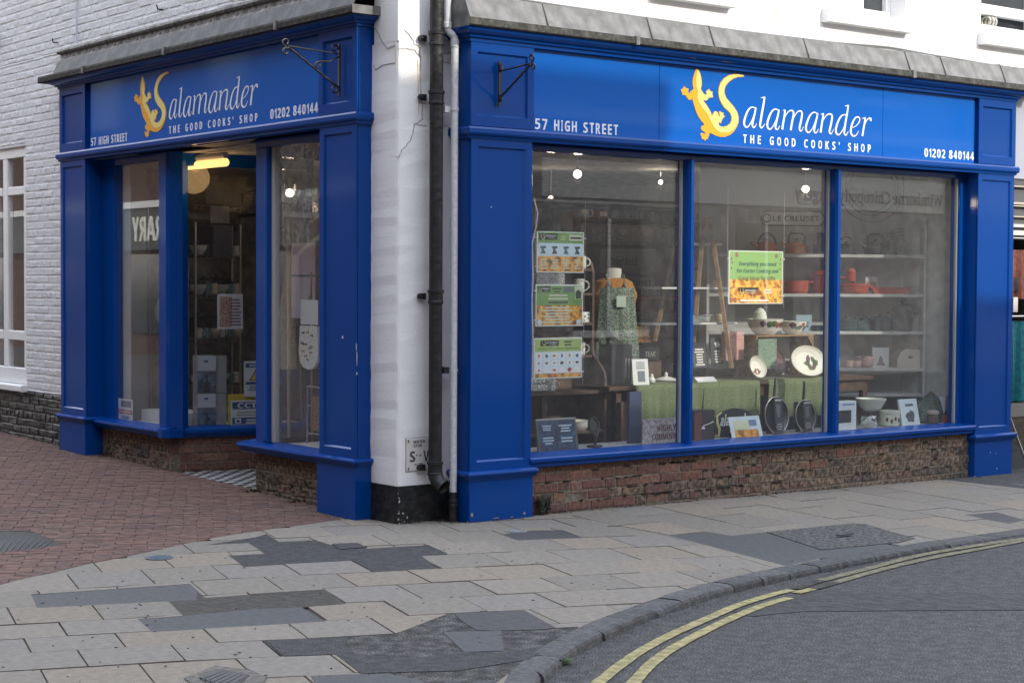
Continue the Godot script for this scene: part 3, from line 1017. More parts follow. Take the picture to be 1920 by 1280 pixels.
	for y in [[2.555, 2.64], [1.08, 1.175]]:
		for x in [-7.45, -8.03]:
			g.cham(V(x, y[0], -0.03), V(x + 0.43, y[1], 0.024), 0.006)
	obj("frame", g, frame, w)
	obj("sill", MB.new().cham(V(-8.4, 0.57, -0.04), V(-6.86, 0.635, 0.075), 0.008), frame, w, FLw)
	obj("reveal", MB.new().box(V(-6.905, 0.63, -0.3), V(-6.899, 3.05, -0.004)).box(V(-8.3, 3.035, -0.3), V(-6.9, 3.045, -0.004)), wl, w, FLw)
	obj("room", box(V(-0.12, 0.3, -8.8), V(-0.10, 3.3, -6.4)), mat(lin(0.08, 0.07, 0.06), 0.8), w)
	obj("sill", MB.new().cham(V(-8.4, 3.98 + 0.12, -0.02), V(-7.6, 4.2, 0.10), 0.006), wl2, t, fr(V(-0.463, 0.06, 0), V(0, 0, 1)))
	# ledge and cement fillet over the lane cornice
	var ledge := mat(lin(0.52, 0.50, 0.47), 0.9, 0.5, 2.2, 0.8, 6.0, 0.5, 6.0)
	obj("ledge", MB.new().mould([Vector2(-0.01, 3.845), Vector2(0.035, 3.85), Vector2(0.045, 3.865), Vector2(0.03, 3.885), Vector2(0.0, 3.90), Vector2(-0.02, 3.91)], -6.02, -0.53).mould([Vector2(0.10, 3.73), Vector2(0.055, 3.765), Vector2(0.02, 3.80), Vector2(0.015, 3.848)], -5.96, -0.53), ledge, t, FLw)
	obj("cable", MB.new().tube(wob([[-2.8, 3.93], [-2.2, 3.90], [-1.6, 3.94], [-1.0, 3.91], [-0.6, 3.90]], 0.03, r), 0.005, 5), mat(lin(0.35, 0.34, 0.32), 0.6), t, FLw)
	for q in [[305, 18], [108, 80]]:
		var p := px(q[0], q[1], 0, -0.463)
		obj("iron_hook", MB.new().tube([p + V(0.02, 0, 0), p + V(-0.05, 0, 0), p + V(-0.06, 0.035, 0)], 0.007, 5), IRON, t)
	obj("thin_cable", MB.new().tube([V(-0.476, 3.92, -5.62), V(-0.478, 5.4, -5.60)], 0.007, 5), mat(lin(0.55, 0.57, 0.66), 0.6), t)

func ring(c: Vector3, ry: float, rz: float, n: int) -> Array:
	var a := []
	for i in n + 1:
		a.append(c + V(0, sin(TAU * i / n) * ry, cos(TAU * i / n) * rz))
	return a

func wob(pts: Array, z: float, r: RandomNumberGenerator) -> Array:
	var c := Curve3D.new()
	for q in pts:
		c.add_point(V(q[0], q[1], z + r.randf_range(-0.006, 0.006)), V(-0.15, 0, 0), V(0.15, 0, 0))
	c.bake_interval = 0.05
	return Array(c.get_baked_points())

func blob(rx: float, ry: float, n: int, r: RandomNumberGenerator) -> PackedVector2Array:
	var p := PackedVector2Array()
	for i in n:
		var k := r.randf_range(0.65, 1.1)
		p.append(Vector2(cos(TAU * i / n) * rx * k, sin(TAU * i / n) * ry * k))
	return p


# ------------------------------------------------------------------ shopfront joinery
func framed(b: MB, x0: float, y0: float, x1: float, y1: float, zb: float, zf: float, bw: float, bl := -1.0, bt := -1.0) -> void:
	if bl < 0: bl = bw
	if bt < 0: bt = bw
	var O := [V(x0, y0, zf), V(x1, y0, zf), V(x1, y1, zf), V(x0, y1, zf)]
	var e := 0.003
	var O2 := [V(x0 + e, y0 + e, zf), V(x1 - e, y0 + e, zf), V(x1 - e, y1 - e, zf), V(x0 + e, y1 - e, zf)]
	for i in 4:
		O[i].z = zf - e
	var I := [V(x0 + bw, y0 + bl, zf), V(x1 - bw, y0 + bl, zf), V(x1 - bw, y1 - bt, zf), V(x0 + bw, y1 - bt, zf)]
	var s := 0.012
	var J := [V(x0 + bw + s, y0 + bl + s, zb), V(x1 - bw - s, y0 + bl + s, zb), V(x1 - bw - s, y1 - bt - s, zb), V(x0 + bw + s, y1 - bt - s, zb)]
	for i in 4:
		var j := (i + 1) % 4
		b.quad(O2[i], O2[j], I[j], I[i])
		b.quad(O[i], O[j], O2[j], O2[i])
		b.quad(I[i], I[j], J[j], J[i])
		b.quad(V(O[i].x, O[i].y, zb), V(O[j].x, O[j].y, zb), O[j], O[i])
	b.quad(J[0], J[1], J[2], J[3])

func ring_mould(b: MB, prof: Array, x0: float, x1: float, zb: float) -> void:
	# a moulding round the front and both ends of a block x0..x1 whose face is at z = 0
	b.mould(prof, x0, x1, 1.0, 1.0)
	for s in [-1, 1]:
		var xx := x0 if s < 0 else x1
		for i in prof.size() - 1:
			var a: Vector2 = prof[i]; var d: Vector2 = prof[i + 1]
			var A := V(xx + s * a.x, a.y, a.x); var B := V(xx + s * d.x, d.y, d.x)
			var A2 := V(xx + s * a.x, a.y, zb); var B2 := V(xx + s * d.x, d.y, zb)
			if s > 0:
				b.quad(A, A2, B2, B)
			else:
				b.quad(A2, A, B, B2)

# y: [ground, plinth top, base moulding top, shaft top, capital foot, capital top]
func pilaster(t: Node3D, f: Transform3D, x0: float, x1: float, y: Array) -> void:
	var b := MB.new()
	b.box(V(x0, y[2] - 0.02, -0.25), V(x1, y[3] + 0.01, -0.018))
	framed(b, x0, y[2] - 0.01, x1, y[3] + 0.02, -0.0125, 0.0, 0.058, 0.075, 0.075)
	var p := obj("pilaster", b, BLUE, t, f)
	b = MB.new()
	b.cham(V(x0 - 0.012, y[0] - 0.04, -0.25), V(x1 + 0.012, y[1] + 0.01, 0.012), 0.004)
	obj("plinth", b, BLUE, p)
	b = MB.new()
	var h: float = y[2] - y[1]
	ring_mould(b, [Vector2(0.0, y[1]), Vector2(0.017, y[1]), Vector2(0.020, y[1] + h * 0.18), Vector2(0.026, y[1] + h * 0.22), Vector2(0.030, y[1] + h * 0.45), Vector2(0.040, y[1] + h * 0.52), Vector2(0.044, y[1] + h * 0.72), Vector2(0.040, y[1] + h * 0.88), Vector2(0.028, y[1] + h), Vector2(-0.005, y[1] + h + 0.004)], x0, x1, -0.24)
	obj("base_moulding", b, BLUE, p)
	b = MB.new()
	b.box(V(x0 - 0.008, y[4] - 0.01, -0.25), V(x1 + 0.008, y[5] + 0.03, -0.018))
	framed(b, x0 - 0.008, y[4], x1 + 0.008, y[5] + 0.01, -0.0125, 0.004, 0.058, 0.075, 0.075)
	obj("capital", b, BLUE, p)

# lower moulding and cornice right across a front
func entablature(t: Node3D, f: Transform3D, x0: float, x1: float, y3: float, y4: float, y5: float, y6: float) -> void:
	var b := MB.new()
	var h := y4 - y3
	ring_mould(b, [Vector2(-0.02, y3), Vector2(0.008, y3), Vector2(0.012, y3 + h * 0.22), Vector2(0.024, y3 + h * 0.3), Vector2(0.030, y3 + h * 0.45), Vector2(0.030, y3 + h * 0.78), Vector2(0.024, y3 + h * 0.94), Vector2(-0.02, y4)], x0, x1, -0.24)
	obj("fascia_moulding", b, BLUE, t, f)
	b = MB.new()
	h = y6 - y5
	ring_mould(b, [Vector2(-0.02, y5), Vector2(0.010, y5), Vector2(0.014, y5 + h * 0.25), Vector2(0.030, y5 + h * 0.30), Vector2(0.036, y5 + h * 0.48), Vector2(0.055, y5 + h * 0.56), Vector2(0.075, y5 + h * 0.75), Vector2(0.085, y5 + h * 0.97), Vector2(0.085, y6), Vector2(-0.2, y6)], x0, x1, -0.24)
	obj("cornice", b, BLUE, t, f)

func bricks_on(parent: Node3D, f: Transform3D, x0: float, x1: float, y0: float, y1: float, mm: Callable, seedv: int, top_align := true) -> void:
	var r := RandomNumberGenerator.new()
	r.seed = seedv
	var rows := int(ceil((y1 - y0) / 0.0755))
	for k in rows:
		var yb := y1 - k * 0.0755 - 0.004
		var ya := yb - 0.0655
		if yb - y0 < 0.012:
			continue
		ya = maxf(ya, y0)
		var x := x0 - r.randf_range(0.0, 0.2)
		while x < x1:
			var L := 0.215 if r.randf() < 0.68 else 0.103
			var a := maxf(x, x0); var c := minf(x + L, x1)
			if c - a > 0.02:
				var b := MB.new()
				soft_brick(b, V(a + r.randf_range(-0.002, 0.002), ya + r.randf_range(-0.0025, 0.0025), -0.05), V(c + r.randf_range(-0.002, 0.002), yb + r.randf_range(-0.0025, 0.0025), r.randf_range(0.003, 0.008)), 0.005, r, 1.2)
				obj("brick", b, mm.call((a - x0) / (x1 - x0), k, r), parent, f)
			x += L + 0.0105

func glazing(t: Node3D, f: Transform3D, x0: float, y0: float, x1: float, y1: float, z := -0.17) -> void:
	obj("glass", box(V(x0, y0, z - 0.003), V(x1, y1, z + 0.003)), GLASS, t, f)

# ---- the painted sign: traced once on the road front, reused on the lane
func logo_shapes() -> Dictionary:
	var out := {"letters": [], "body": PackedVector2Array(), "light": PackedVector2Array()}
	var P := func(x: float, y: float, k: float, x0: float, y0: float) -> Vector2:
		var p := px(x0 + x / k, y0 + y / k, 2, -0.026)
		return Vector2(p.x, p.y)
	var a_bowl := [[288, 300, 16], [262, 281, 14], [225, 286, 18], [185, 335, 26], [152, 420, 33], [141, 480, 34], [152, 522, 27], [180, 537, 17], [215, 500, 12], [250, 430, 12], [280, 345, 12]]
	var a_stem := [[293, 285, 22], [275, 370, 30], [254, 460, 32], [246, 508, 30], [258, 538, 20], [280, 533, 12], [302, 490, 8]]
	var sh := func(s: Array, dx: float, dy: float) -> Array:
		var o := []
		for q in s:
			o.append([q[0] + dx, q[1] + dy, q[2]])
		return o
	var strokes := [a_bowl, a_stem,
		[[405, 152, 28], [385, 270, 34], [362, 400, 36], [347, 500, 34], [353, 538, 24], [375, 543, 14], [405, 495, 8]], [[355, 160, 8], [380, 157, 14], [412, 153, 22]],
		sh.call(a_bowl, 297, 26), sh.call(a_stem, 297, 28),
		[[668, 320, 26], [655, 420, 32], [641, 500, 34], [632, 567, 34]], [[638, 324, 8], [672, 316, 16]],
		[[652, 430, 12], [700, 350, 12], [745, 322, 18], [773, 338, 27], [774, 390, 32], [756, 480, 34], [740, 577, 34]],
		[[766, 440, 12], [815, 355, 12], [856, 328, 18], [884, 347, 27], [882, 410, 32], [863, 500, 34], [853, 552, 30], [865, 586, 18], [885, 578, 10], [905, 530, 8]],
		sh.call(a_bowl, 795, 68), sh.call(a_stem, 795, 70),
		[[1162, 365, 26], [1148, 450, 32], [1131, 560, 34], [1124, 607, 34]], [[1128, 372, 8], [1165, 362, 16]],
		[[1146, 470, 12], [1195, 390, 12], [1240, 368, 18], [1271, 387, 27], [1268, 450, 32], [1247, 550, 34], [1238, 592, 30], [1250, 622, 18], [1270, 613, 10], [1292, 562, 8]],
		sh.call(a_bowl, 1180, 98), [[1482, 258, 28], [1465, 370, 32], [1445, 480, 34], [1430, 590, 32], [1434, 628, 24], [1455, 638, 14], [1482, 590, 8]], [[1436, 265, 8], [1488, 258, 18]],
		[[1527, 545, 8], [1580, 522, 10], [1622, 470, 16], [1627, 425, 19], [1605, 404, 16], [1570, 422, 20], [1537, 480, 30], [1515, 560, 34], [1518, 618, 32], [1545, 650, 22], [1585, 638, 12], [1615, 585, 8]],
		[[1700, 420, 26], [1688, 500, 32], [1670, 600, 34], [1662, 652, 34]], [[1658, 428, 8], [1702, 414, 16]], [[1686, 520, 12], [1720, 450, 12], [1748, 424, 18], [1770, 428, 30], [1768, 458, 32]]]
	for s in strokes:
		var c := Curve3D.new()
		for i in s.size():
			var w: Vector2 = P.call(s[i][0], s[i][1], 6.857, 1375.0, 160.0)
			c.add_point(V(w.x, w.y, s[i][2] * 0.9 / 6.857 / 215.0))
		# smooth handles
		for i in range(1, s.size() - 1):
			var d := (c.get_point_position(i + 1) - c.get_point_position(i - 1)) * 0.17
			c.set_point_in(i, -d); c.set_point_out(i, d)
		c.bake_interval = 0.008
		out.letters.append(Array(c.get_baked_points()))
	var body := [[335, 108], [365, 135], [385, 180], [400, 240], [408, 310], [405, 370], [392, 412], [410, 440], [432, 475], [460, 503], [478, 485], [468, 455], [490, 432], [522, 413], [536, 448], [572, 452], [568, 490], [580, 538], [545, 545], [515, 548], [490, 580], [465, 594], [432, 578], [440, 600], [475, 645], [512, 702], [547, 767], [562, 815], [575, 788], [592, 755], [618, 744], [645, 765], [663, 808], [682, 830], [670, 792], [662, 762], [683, 742], [705, 765], [734, 768], [735, 800], [755, 832], [725, 850], [712, 880], [697, 928], [668, 918], [660, 935], [668, 957], [692, 975], [740, 981], [790, 966], [830, 932], [852, 882], [852, 830], [832, 780], [796, 740], [742, 693], [700, 630], [670, 560], [655, 480], [660, 400], [688, 320], [738, 254], [808, 208], [890, 190], [970, 188], [1030, 203], [1048, 220], [1020, 234], [950, 237], [880, 262], [812, 312], [767, 370], [749, 430], [753, 490], [780, 550], [830, 610], [892, 680], [937, 750], [962, 830], [962, 910], [937, 980], [892, 1052], [832, 1102], [760, 1131], [690, 1133], [620, 1113], [560, 1083], [532, 1072], [517, 1088], [521, 1112], [502, 1136], [500, 1162], [472, 1166], [460, 1194], [440, 1168], [410, 1162], [404, 1122], [384, 1090], [410, 1068], [440, 1085], [468, 1090], [455, 1060], [410, 1032], [394, 1000], [405, 970], [441, 960], [443, 940], [400, 890], [354, 820], [319, 740], [294, 660], [274, 585], [266, 548], [246, 577], [215, 577], [190, 547], [170, 512], [150, 502], [119, 507], [114, 470], [93, 425], [125, 406], [145, 368], [167, 400], [212, 406], [202, 445], [224, 488], [240, 450], [270, 430], [287, 405], [274, 360], [271, 310], [279, 240], [299, 170], [317, 125]]
	for q in body:
		out.body.append(P.call(q[0], q[1], 8.0, 1265.0, 115.0))
	var light := [[336, 120], [362, 140], [380, 184], [394, 242], [402, 310], [399, 368], [386, 412], [404, 444], [428, 482], [462, 512], [486, 488], [477, 458], [494, 438], [519, 422], [531, 455], [564, 459], [561, 492], [571, 531], [543, 538], [511, 541], [487, 573], [464, 586], [428, 570], [432, 602], [470, 650], [506, 706], [540, 770], [558, 832], [580, 792], [596, 762], [618, 752], [640, 770], [658, 812], [690, 842], [678, 792], [670, 764], [683, 752], [700, 772], [727, 775], [728, 803], [744, 831], [720, 845], [705, 877], [692, 919], [664, 910], [652, 935], [662, 962], [690, 982], [740, 988], [794, 972], [836, 936], [859, 884], [859, 828], [838, 776], [801, 735], [747, 688], [706, 626], [677, 557], [662, 480], [667, 402], [694, 324], [743, 260], [811, 215], [891, 197], [969, 195], [1026, 209], [1036, 219], [1018, 227], [949, 230], [877, 255], [807, 306], [761, 367], [742, 429], [746, 492], [774, 554], [824, 615], [886, 685], [930, 753], [954, 831], [950, 905], [925, 970], [870, 1035], [800, 1070], [720, 1072], [645, 1045], [590, 990], [545, 900], [490, 790], [410, 690], [358, 605], [338, 530], [352, 445], [325, 370], [322, 260]]
	for q in light:
		out.light.append(P.call(q[0], q[1], 8.0, 1265.0, 115.0))
	return out

# k turns sign coordinates of the road front into those of the front at hand
func sign_on(t: Node3D, f: Transform3D, sh: Dictionary, k: Transform2D, z: float, tx: Array) -> void:
	var gold := gloss(lin(0.80, 0.38, 0.03), 0.25)
	var pale := gloss(lin(0.80, 0.66, 0.20), 0.25)
	var b := MB.new().prism(k * sh.body, z - 0.002, z + 0.002)
	var s := obj("salamander_emblem", b, gold, t, f)
	obj("salamander_highlight", MB.new().prism(k * sh.light, z - 0.001, z + 0.004), pale, s)
	b = MB.new()
	var i := 0
	for L in sh.letters:
		var pts := []
		for q in L:
			var p: Vector2 = k * Vector2(q.x, q.y)
			pts.append(V(p.x, p.y, q.z * k.x.x))
		b.stroke(pts, z - 0.002, z + 0.002 + 0.0003 * (i % 3))
		i += 1
	obj("lettering_name", b, LETTER, t, f)
	for q in tx:
		# narrow capitals, widely set: each character keeps its own width within an even pitch
		var thin := {"I": 0.17, "'": 0.14, "1": 0.30, "S": 0.46, "T": 0.46, "E": 0.42, "R": 0.48, "P": 0.46}
		var total := 0.0
		for ch in q[0]:
			total += (q[6] if ch == " " else thin.get(ch, 0.53) + q[5]) * q[4]
		total -= q[5] * q[4]
		var k2: float = (q[3] - q[1]) / total
		var x: float = q[1]
		for ch in q[0]:
			if ch == " ":
				x += q[6] * q[4] * k2
				continue
			var cw: float = thin.get(ch, 0.53) * q[4] * k2
			var hh: float = q[4] * (0.35 if ch == "'" else 1.0)
			obj("lettering", text(ch, cw, hh, 0.004, false, true), LETTER, t, f * Transform3D(Basis(), V(x, q[2] + q[4] - hh, z - 0.002)))
			x += cw + q[5] * q[4] * k2

func build_road_front() -> void:
	var t := thing("road_shopfront", "blue shopfront with three wide panes facing the kerbed road", "shopfront", Transform3D(), "blue painted shopfronts of the cook shop")
	var f := Transform3D()
	var y := [0.0, 0.288, 0.355, 2.70, 2.785, 3.37]
	pilaster(t, f, 0.003, 0.55, y)
	y = [-0.055, 0.262, 0.332, 2.70, 2.785, 3.37]
	pilaster(t, f, 5.685, 6.215, y)
	entablature(t, f, -0.006, 6.222, 2.70, 2.785, 3.372, 3.466)
	obj("fascia_backing", box(V(0.5, 2.70, -0.23), V(5.72, 3.45, -0.045)), BLUE, t)
	for q in [[0.561, 1.803], [1.806, 4.398], [4.401, 5.655]]:
		obj("sign_board", MB.new().cham(V(q[0], 2.78, -0.045), V(q[1], 3.40, -0.028), 0.002), BLUE2, t)
	var sh := logo_shapes()
	sign_on(t, f, sh, Transform2D(), -0.027, [["57 HIGH STREET", 0.592, 2.797, 1.385, 0.078, 0.22, 0.5], ["THE GOOD COOKS' SHOP", 2.712, 2.812, 4.245, 0.068, 0.5, 0.75], ["01202 840144", 4.955, 2.812, 5.648, 0.076, 0.18, 0.4]])
	T["sign"] = sh
	# head, jambs, mullions
	obj("window_head", MB.new().box(V(0.5, 2.652, -0.22), V(5.72, 2.71, -0.13)).box(V(0.5, 2.70, -0.22), V(5.72, 2.72, -0.01)), BLUE, t)
	obj("jamb", MB.new().cham(V(5.605, 0.40, -0.24), V(5.69, 2.66, -0.135), 0.01), BLUE, t)
	obj("jamb", MB.new().cham(V(0.54, 0.40, -0.24), V(0.62, 2.66, -0.135), 0.01), BLUE, t)
	for x in [[2.185, 2.238], [3.888, 3.948]]:
		var b := MB.new()
		b.slab(PackedVector2Array([Vector2(x[0], -0.22), Vector2(x[1], -0.22), Vector2(x[1], -0.10), Vector2(x[1] - 0.012, -0.075), Vector2(x[0] + 0.012, -0.075), Vector2(x[0], -0.10)]), 0.415, 2.66, flat)
		obj("mullion", b, BLUE, t)
	var gy0 := 0.435
	for q in [[0.61, 2.19], [2.235, 3.892], [3.945, 5.61]]:
		glazing(t, f, q[0], gy0 - 0.01, q[1], 2.655)
		for e in [[q[1] - 0.016, q[1] + 0.002], [q[0] - 0.002, q[0] + 0.014]]:
			obj("glazing_bead", MB.new().cham(V(e[0], gy0, -0.19), V(e[1], 2.652, -0.160), 0.004), mat(lin(0.33, 0.36, 0.36), 0.5), t)
	obj("window_sill", MB.new().mould([Vector2(-0.07, 0.345), Vector2(-0.02, 0.345), Vector2(-0.01, 0.352), Vector2(-0.008, 0.372), Vector2(0.004, 0.380), Vector2(0.012, 0.392), Vector2(0.012, 0.412), Vector2(0.004, 0.421), Vector2(-0.20, 0.438)], 0.54, 5.69), BLUE, t)
	# brick stall riser
	var fb := fr(V(0, 0, -0.062), V(1, 0, 0))
	var riser := obj("stall_riser", box(V(0.5, -0.1, -0.30), V(5.7, 0.37, -0.062)), MORTAR, t)
	bricks_on(riser, fb, 0.535, 5.68, -0.06, 0.372, func(u: float, k: int, r: RandomNumberGenerator):
		var old := u * 0.9 + (0.25 if k > 2 else 0.0) + r.randf_range(-0.25, 0.25)
		return OLDBRICKS[r.randi() % 6] if old > 0.42 else BRICKS[r.randi() % 5], 31)
	# lead flashing: drip band, apron sheets with seams
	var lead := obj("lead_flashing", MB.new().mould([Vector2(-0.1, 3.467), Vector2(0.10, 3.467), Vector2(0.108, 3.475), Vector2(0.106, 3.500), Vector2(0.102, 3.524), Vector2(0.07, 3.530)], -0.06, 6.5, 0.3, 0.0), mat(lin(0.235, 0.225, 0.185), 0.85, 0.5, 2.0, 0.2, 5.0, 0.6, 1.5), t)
	obj("lead_return", MB.new().prism(PackedVector2Array([Vector2(-0.23, 3.467), Vector2(0.099, 3.467), Vector2(0.099, 3.53), Vector2(0.02, 3.69), Vector2(-0.23, 3.714)]), 0.0, 0.02), LEAD, lead, Transform3D(Basis(Vector3(0, 0, 1), Vector3.UP, Vector3(-1, 0, 0)), V(-0.066, 0, 0)))
	var xs := [-0.07, 0.62, 1.63, 2.28, 3.35, 4.62, 5.1, 5.95, 6.6, 7.4]
	for i in xs.size() - 1:
		var b := MB.new()
		var r := RandomNumberGenerator.new()
		r.seed = i
		var m := 6
		for k in m:
			var xa := lerpf(xs[i], xs[i + 1], float(k) / m); var xb := lerpf(xs[i], xs[i + 1], float(k + 1) / m)
			var w0 := sin(xa * 2.0) * 0.004; var w1 := sin(xb * 2.0) * 0.004
			b.quad(V(xa, 3.524, 0.085), V(xb, 3.524, 0.085), V(xb, 3.535, 0.078), V(xa, 3.535, 0.078))
			b.quad(V(xa, 3.535, 0.078), V(xb, 3.535, 0.078), V(xb, 3.69 + w1, 0.02), V(xa, 3.69 + w0, 0.02))
			b.quad(V(xa, 3.69 + w0, 0.02), V(xb, 3.69 + w1, 0.02), V(xb, 3.715, -0.235), V(xa, 3.715, -0.235))
		obj("lead_sheet", b, LEAD, lead)
	for i in range(1, xs.size() - 1):
		obj("lead_seam", MB.new().tube([V(xs[i], 3.526, 0.088), V(xs[i] - 0.004, 3.69, 0.022), V(xs[i] - 0.006, 3.715, -0.225)], 0.006, 6), mat(lin(0.10, 0.10, 0.095), 0.8), lead)
	obj("lead_clip", box(V(1.44, 3.465, 0.09), V(1.475, 3.53, 0.117)), LEAD, lead)
	obj("lead_clip", box(V(4.62, 3.465, 0.09), V(4.66, 3.53, 0.117)), LEAD, lead)
	var cab := RandomNumberGenerator.new()
	cab.seed = 3
	obj("cable", MB.new().tube(wob([[0.3, 3.755], [1.1, 3.745], [1.9, 3.74], [2.8, 3.735], [3.9, 3.74], [4.7, 3.765], [5.4, 3.745], [6.2, 3.73], [7.0, 3.73]], -0.215, cab), 0.008, 5), mat(lin(0.2, 0.2, 0.2), 0.7), lead)
	# hanging-sign bracket
	bracket(Transform3D(Basis(), V(0.238, 0, 0.006)), 2.93, 3.25, "plain iron sign bracket on the road front beside the street number", true)

func bracket(f: Transform3D, y0: float, y1: float, label: String, plain: bool) -> void:
	var t := thing("sign_bracket", label, "bracket", f, "empty sign brackets on the shopfronts")
	obj("back_bar", MB.new().box(V(-0.011, y0, 0.0), V(0.011, y1, 0.012)), IRON, t)
	var reach := 0.36 if plain else 0.42
	var ya := y1 - 0.07
	obj("stay", MB.new().tube([V(0, ya, 0.01), V(0, ya + 0.02, reach)], 0.006, 6), IRON, t)
	var b := MB.new()
	var m := 24
	var pts := []
	for i in m + 1:
		pts.append(V(sin(i * 1.6) * 0.003, lerpf(y0 + 0.06, ya + 0.012, float(i) / m), lerpf(0.01, reach, float(i) / m)))
	b.tube(pts, 0.010, 4)
	obj("strut", b, IRON, t)
	var scroll := func(c: Vector3, r0: float, a0: float, a1: float) -> MB:
		var q := []
		for i in 19:
			var u := i / 18.0
			var a := lerpf(a0, a1, u)
			var rr := r0 * (1.0 - 0.55 * u)
			q.append(c + V(0, sin(a) * rr, cos(a) * rr))
		return MB.new().tube(q, 0.007, 6)
	if plain:
		obj("scroll", scroll.call(V(0, ya + 0.06, reach + 0.01), 0.03, -1.6, 4.4), IRON, t)
		obj("scroll", scroll.call(V(0, ya - 0.005, reach + 0.03), 0.025, 3.0, -3.2), IRON, t)
		obj("boss", MB.new().lathe([Vector2(0, -0.03), Vector2(0.016, -0.01), Vector2(0.016, 0.02), Vector2(0, 0.035)], V(0, ya + 0.02, 0.02), 10), IRON, t)
		obj("boss", MB.new().lathe([Vector2(0, -0.03), Vector2(0.016, -0.01), Vector2(0.016, 0.02), Vector2(0, 0.035)], V(0, y0 + 0.06, 0.02), 10), IRON, t)
	else:
		obj("scroll", scroll.call(V(0, ya + 0.035, 0.045), 0.032, 3.4, -2.2), IRON, t)
		obj("scroll", scroll.call(V(0, y0 + 0.05, 0.045), 0.032, 2.6, 8.0), IRON, t)
		obj("scroll", scroll.call(V(0, ya + 0.045, reach + 0.02), 0.03, -1.6, 4.4), IRON, t)
		obj("scroll", scroll.call(V(0, ya - 0.02, reach + 0.02), 0.028, 2.0, -3.2), IRON, t)
		obj("scroll", scroll.call(V(0, lerpf(y0 + 0.06, ya, 0.5) + 0.03, reach * 0.42), 0.028, -1.4, 4.0), IRON, t)
		obj("brace", MB.new().tube([V(0, ya - 0.02, 0.01), V(0, ya - 0.06, reach * 0.2), V(0, lerpf(y0 + 0.06, ya, 0.5) + 0.055, reach * 0.4)], 0.006, 6), IRON, t)

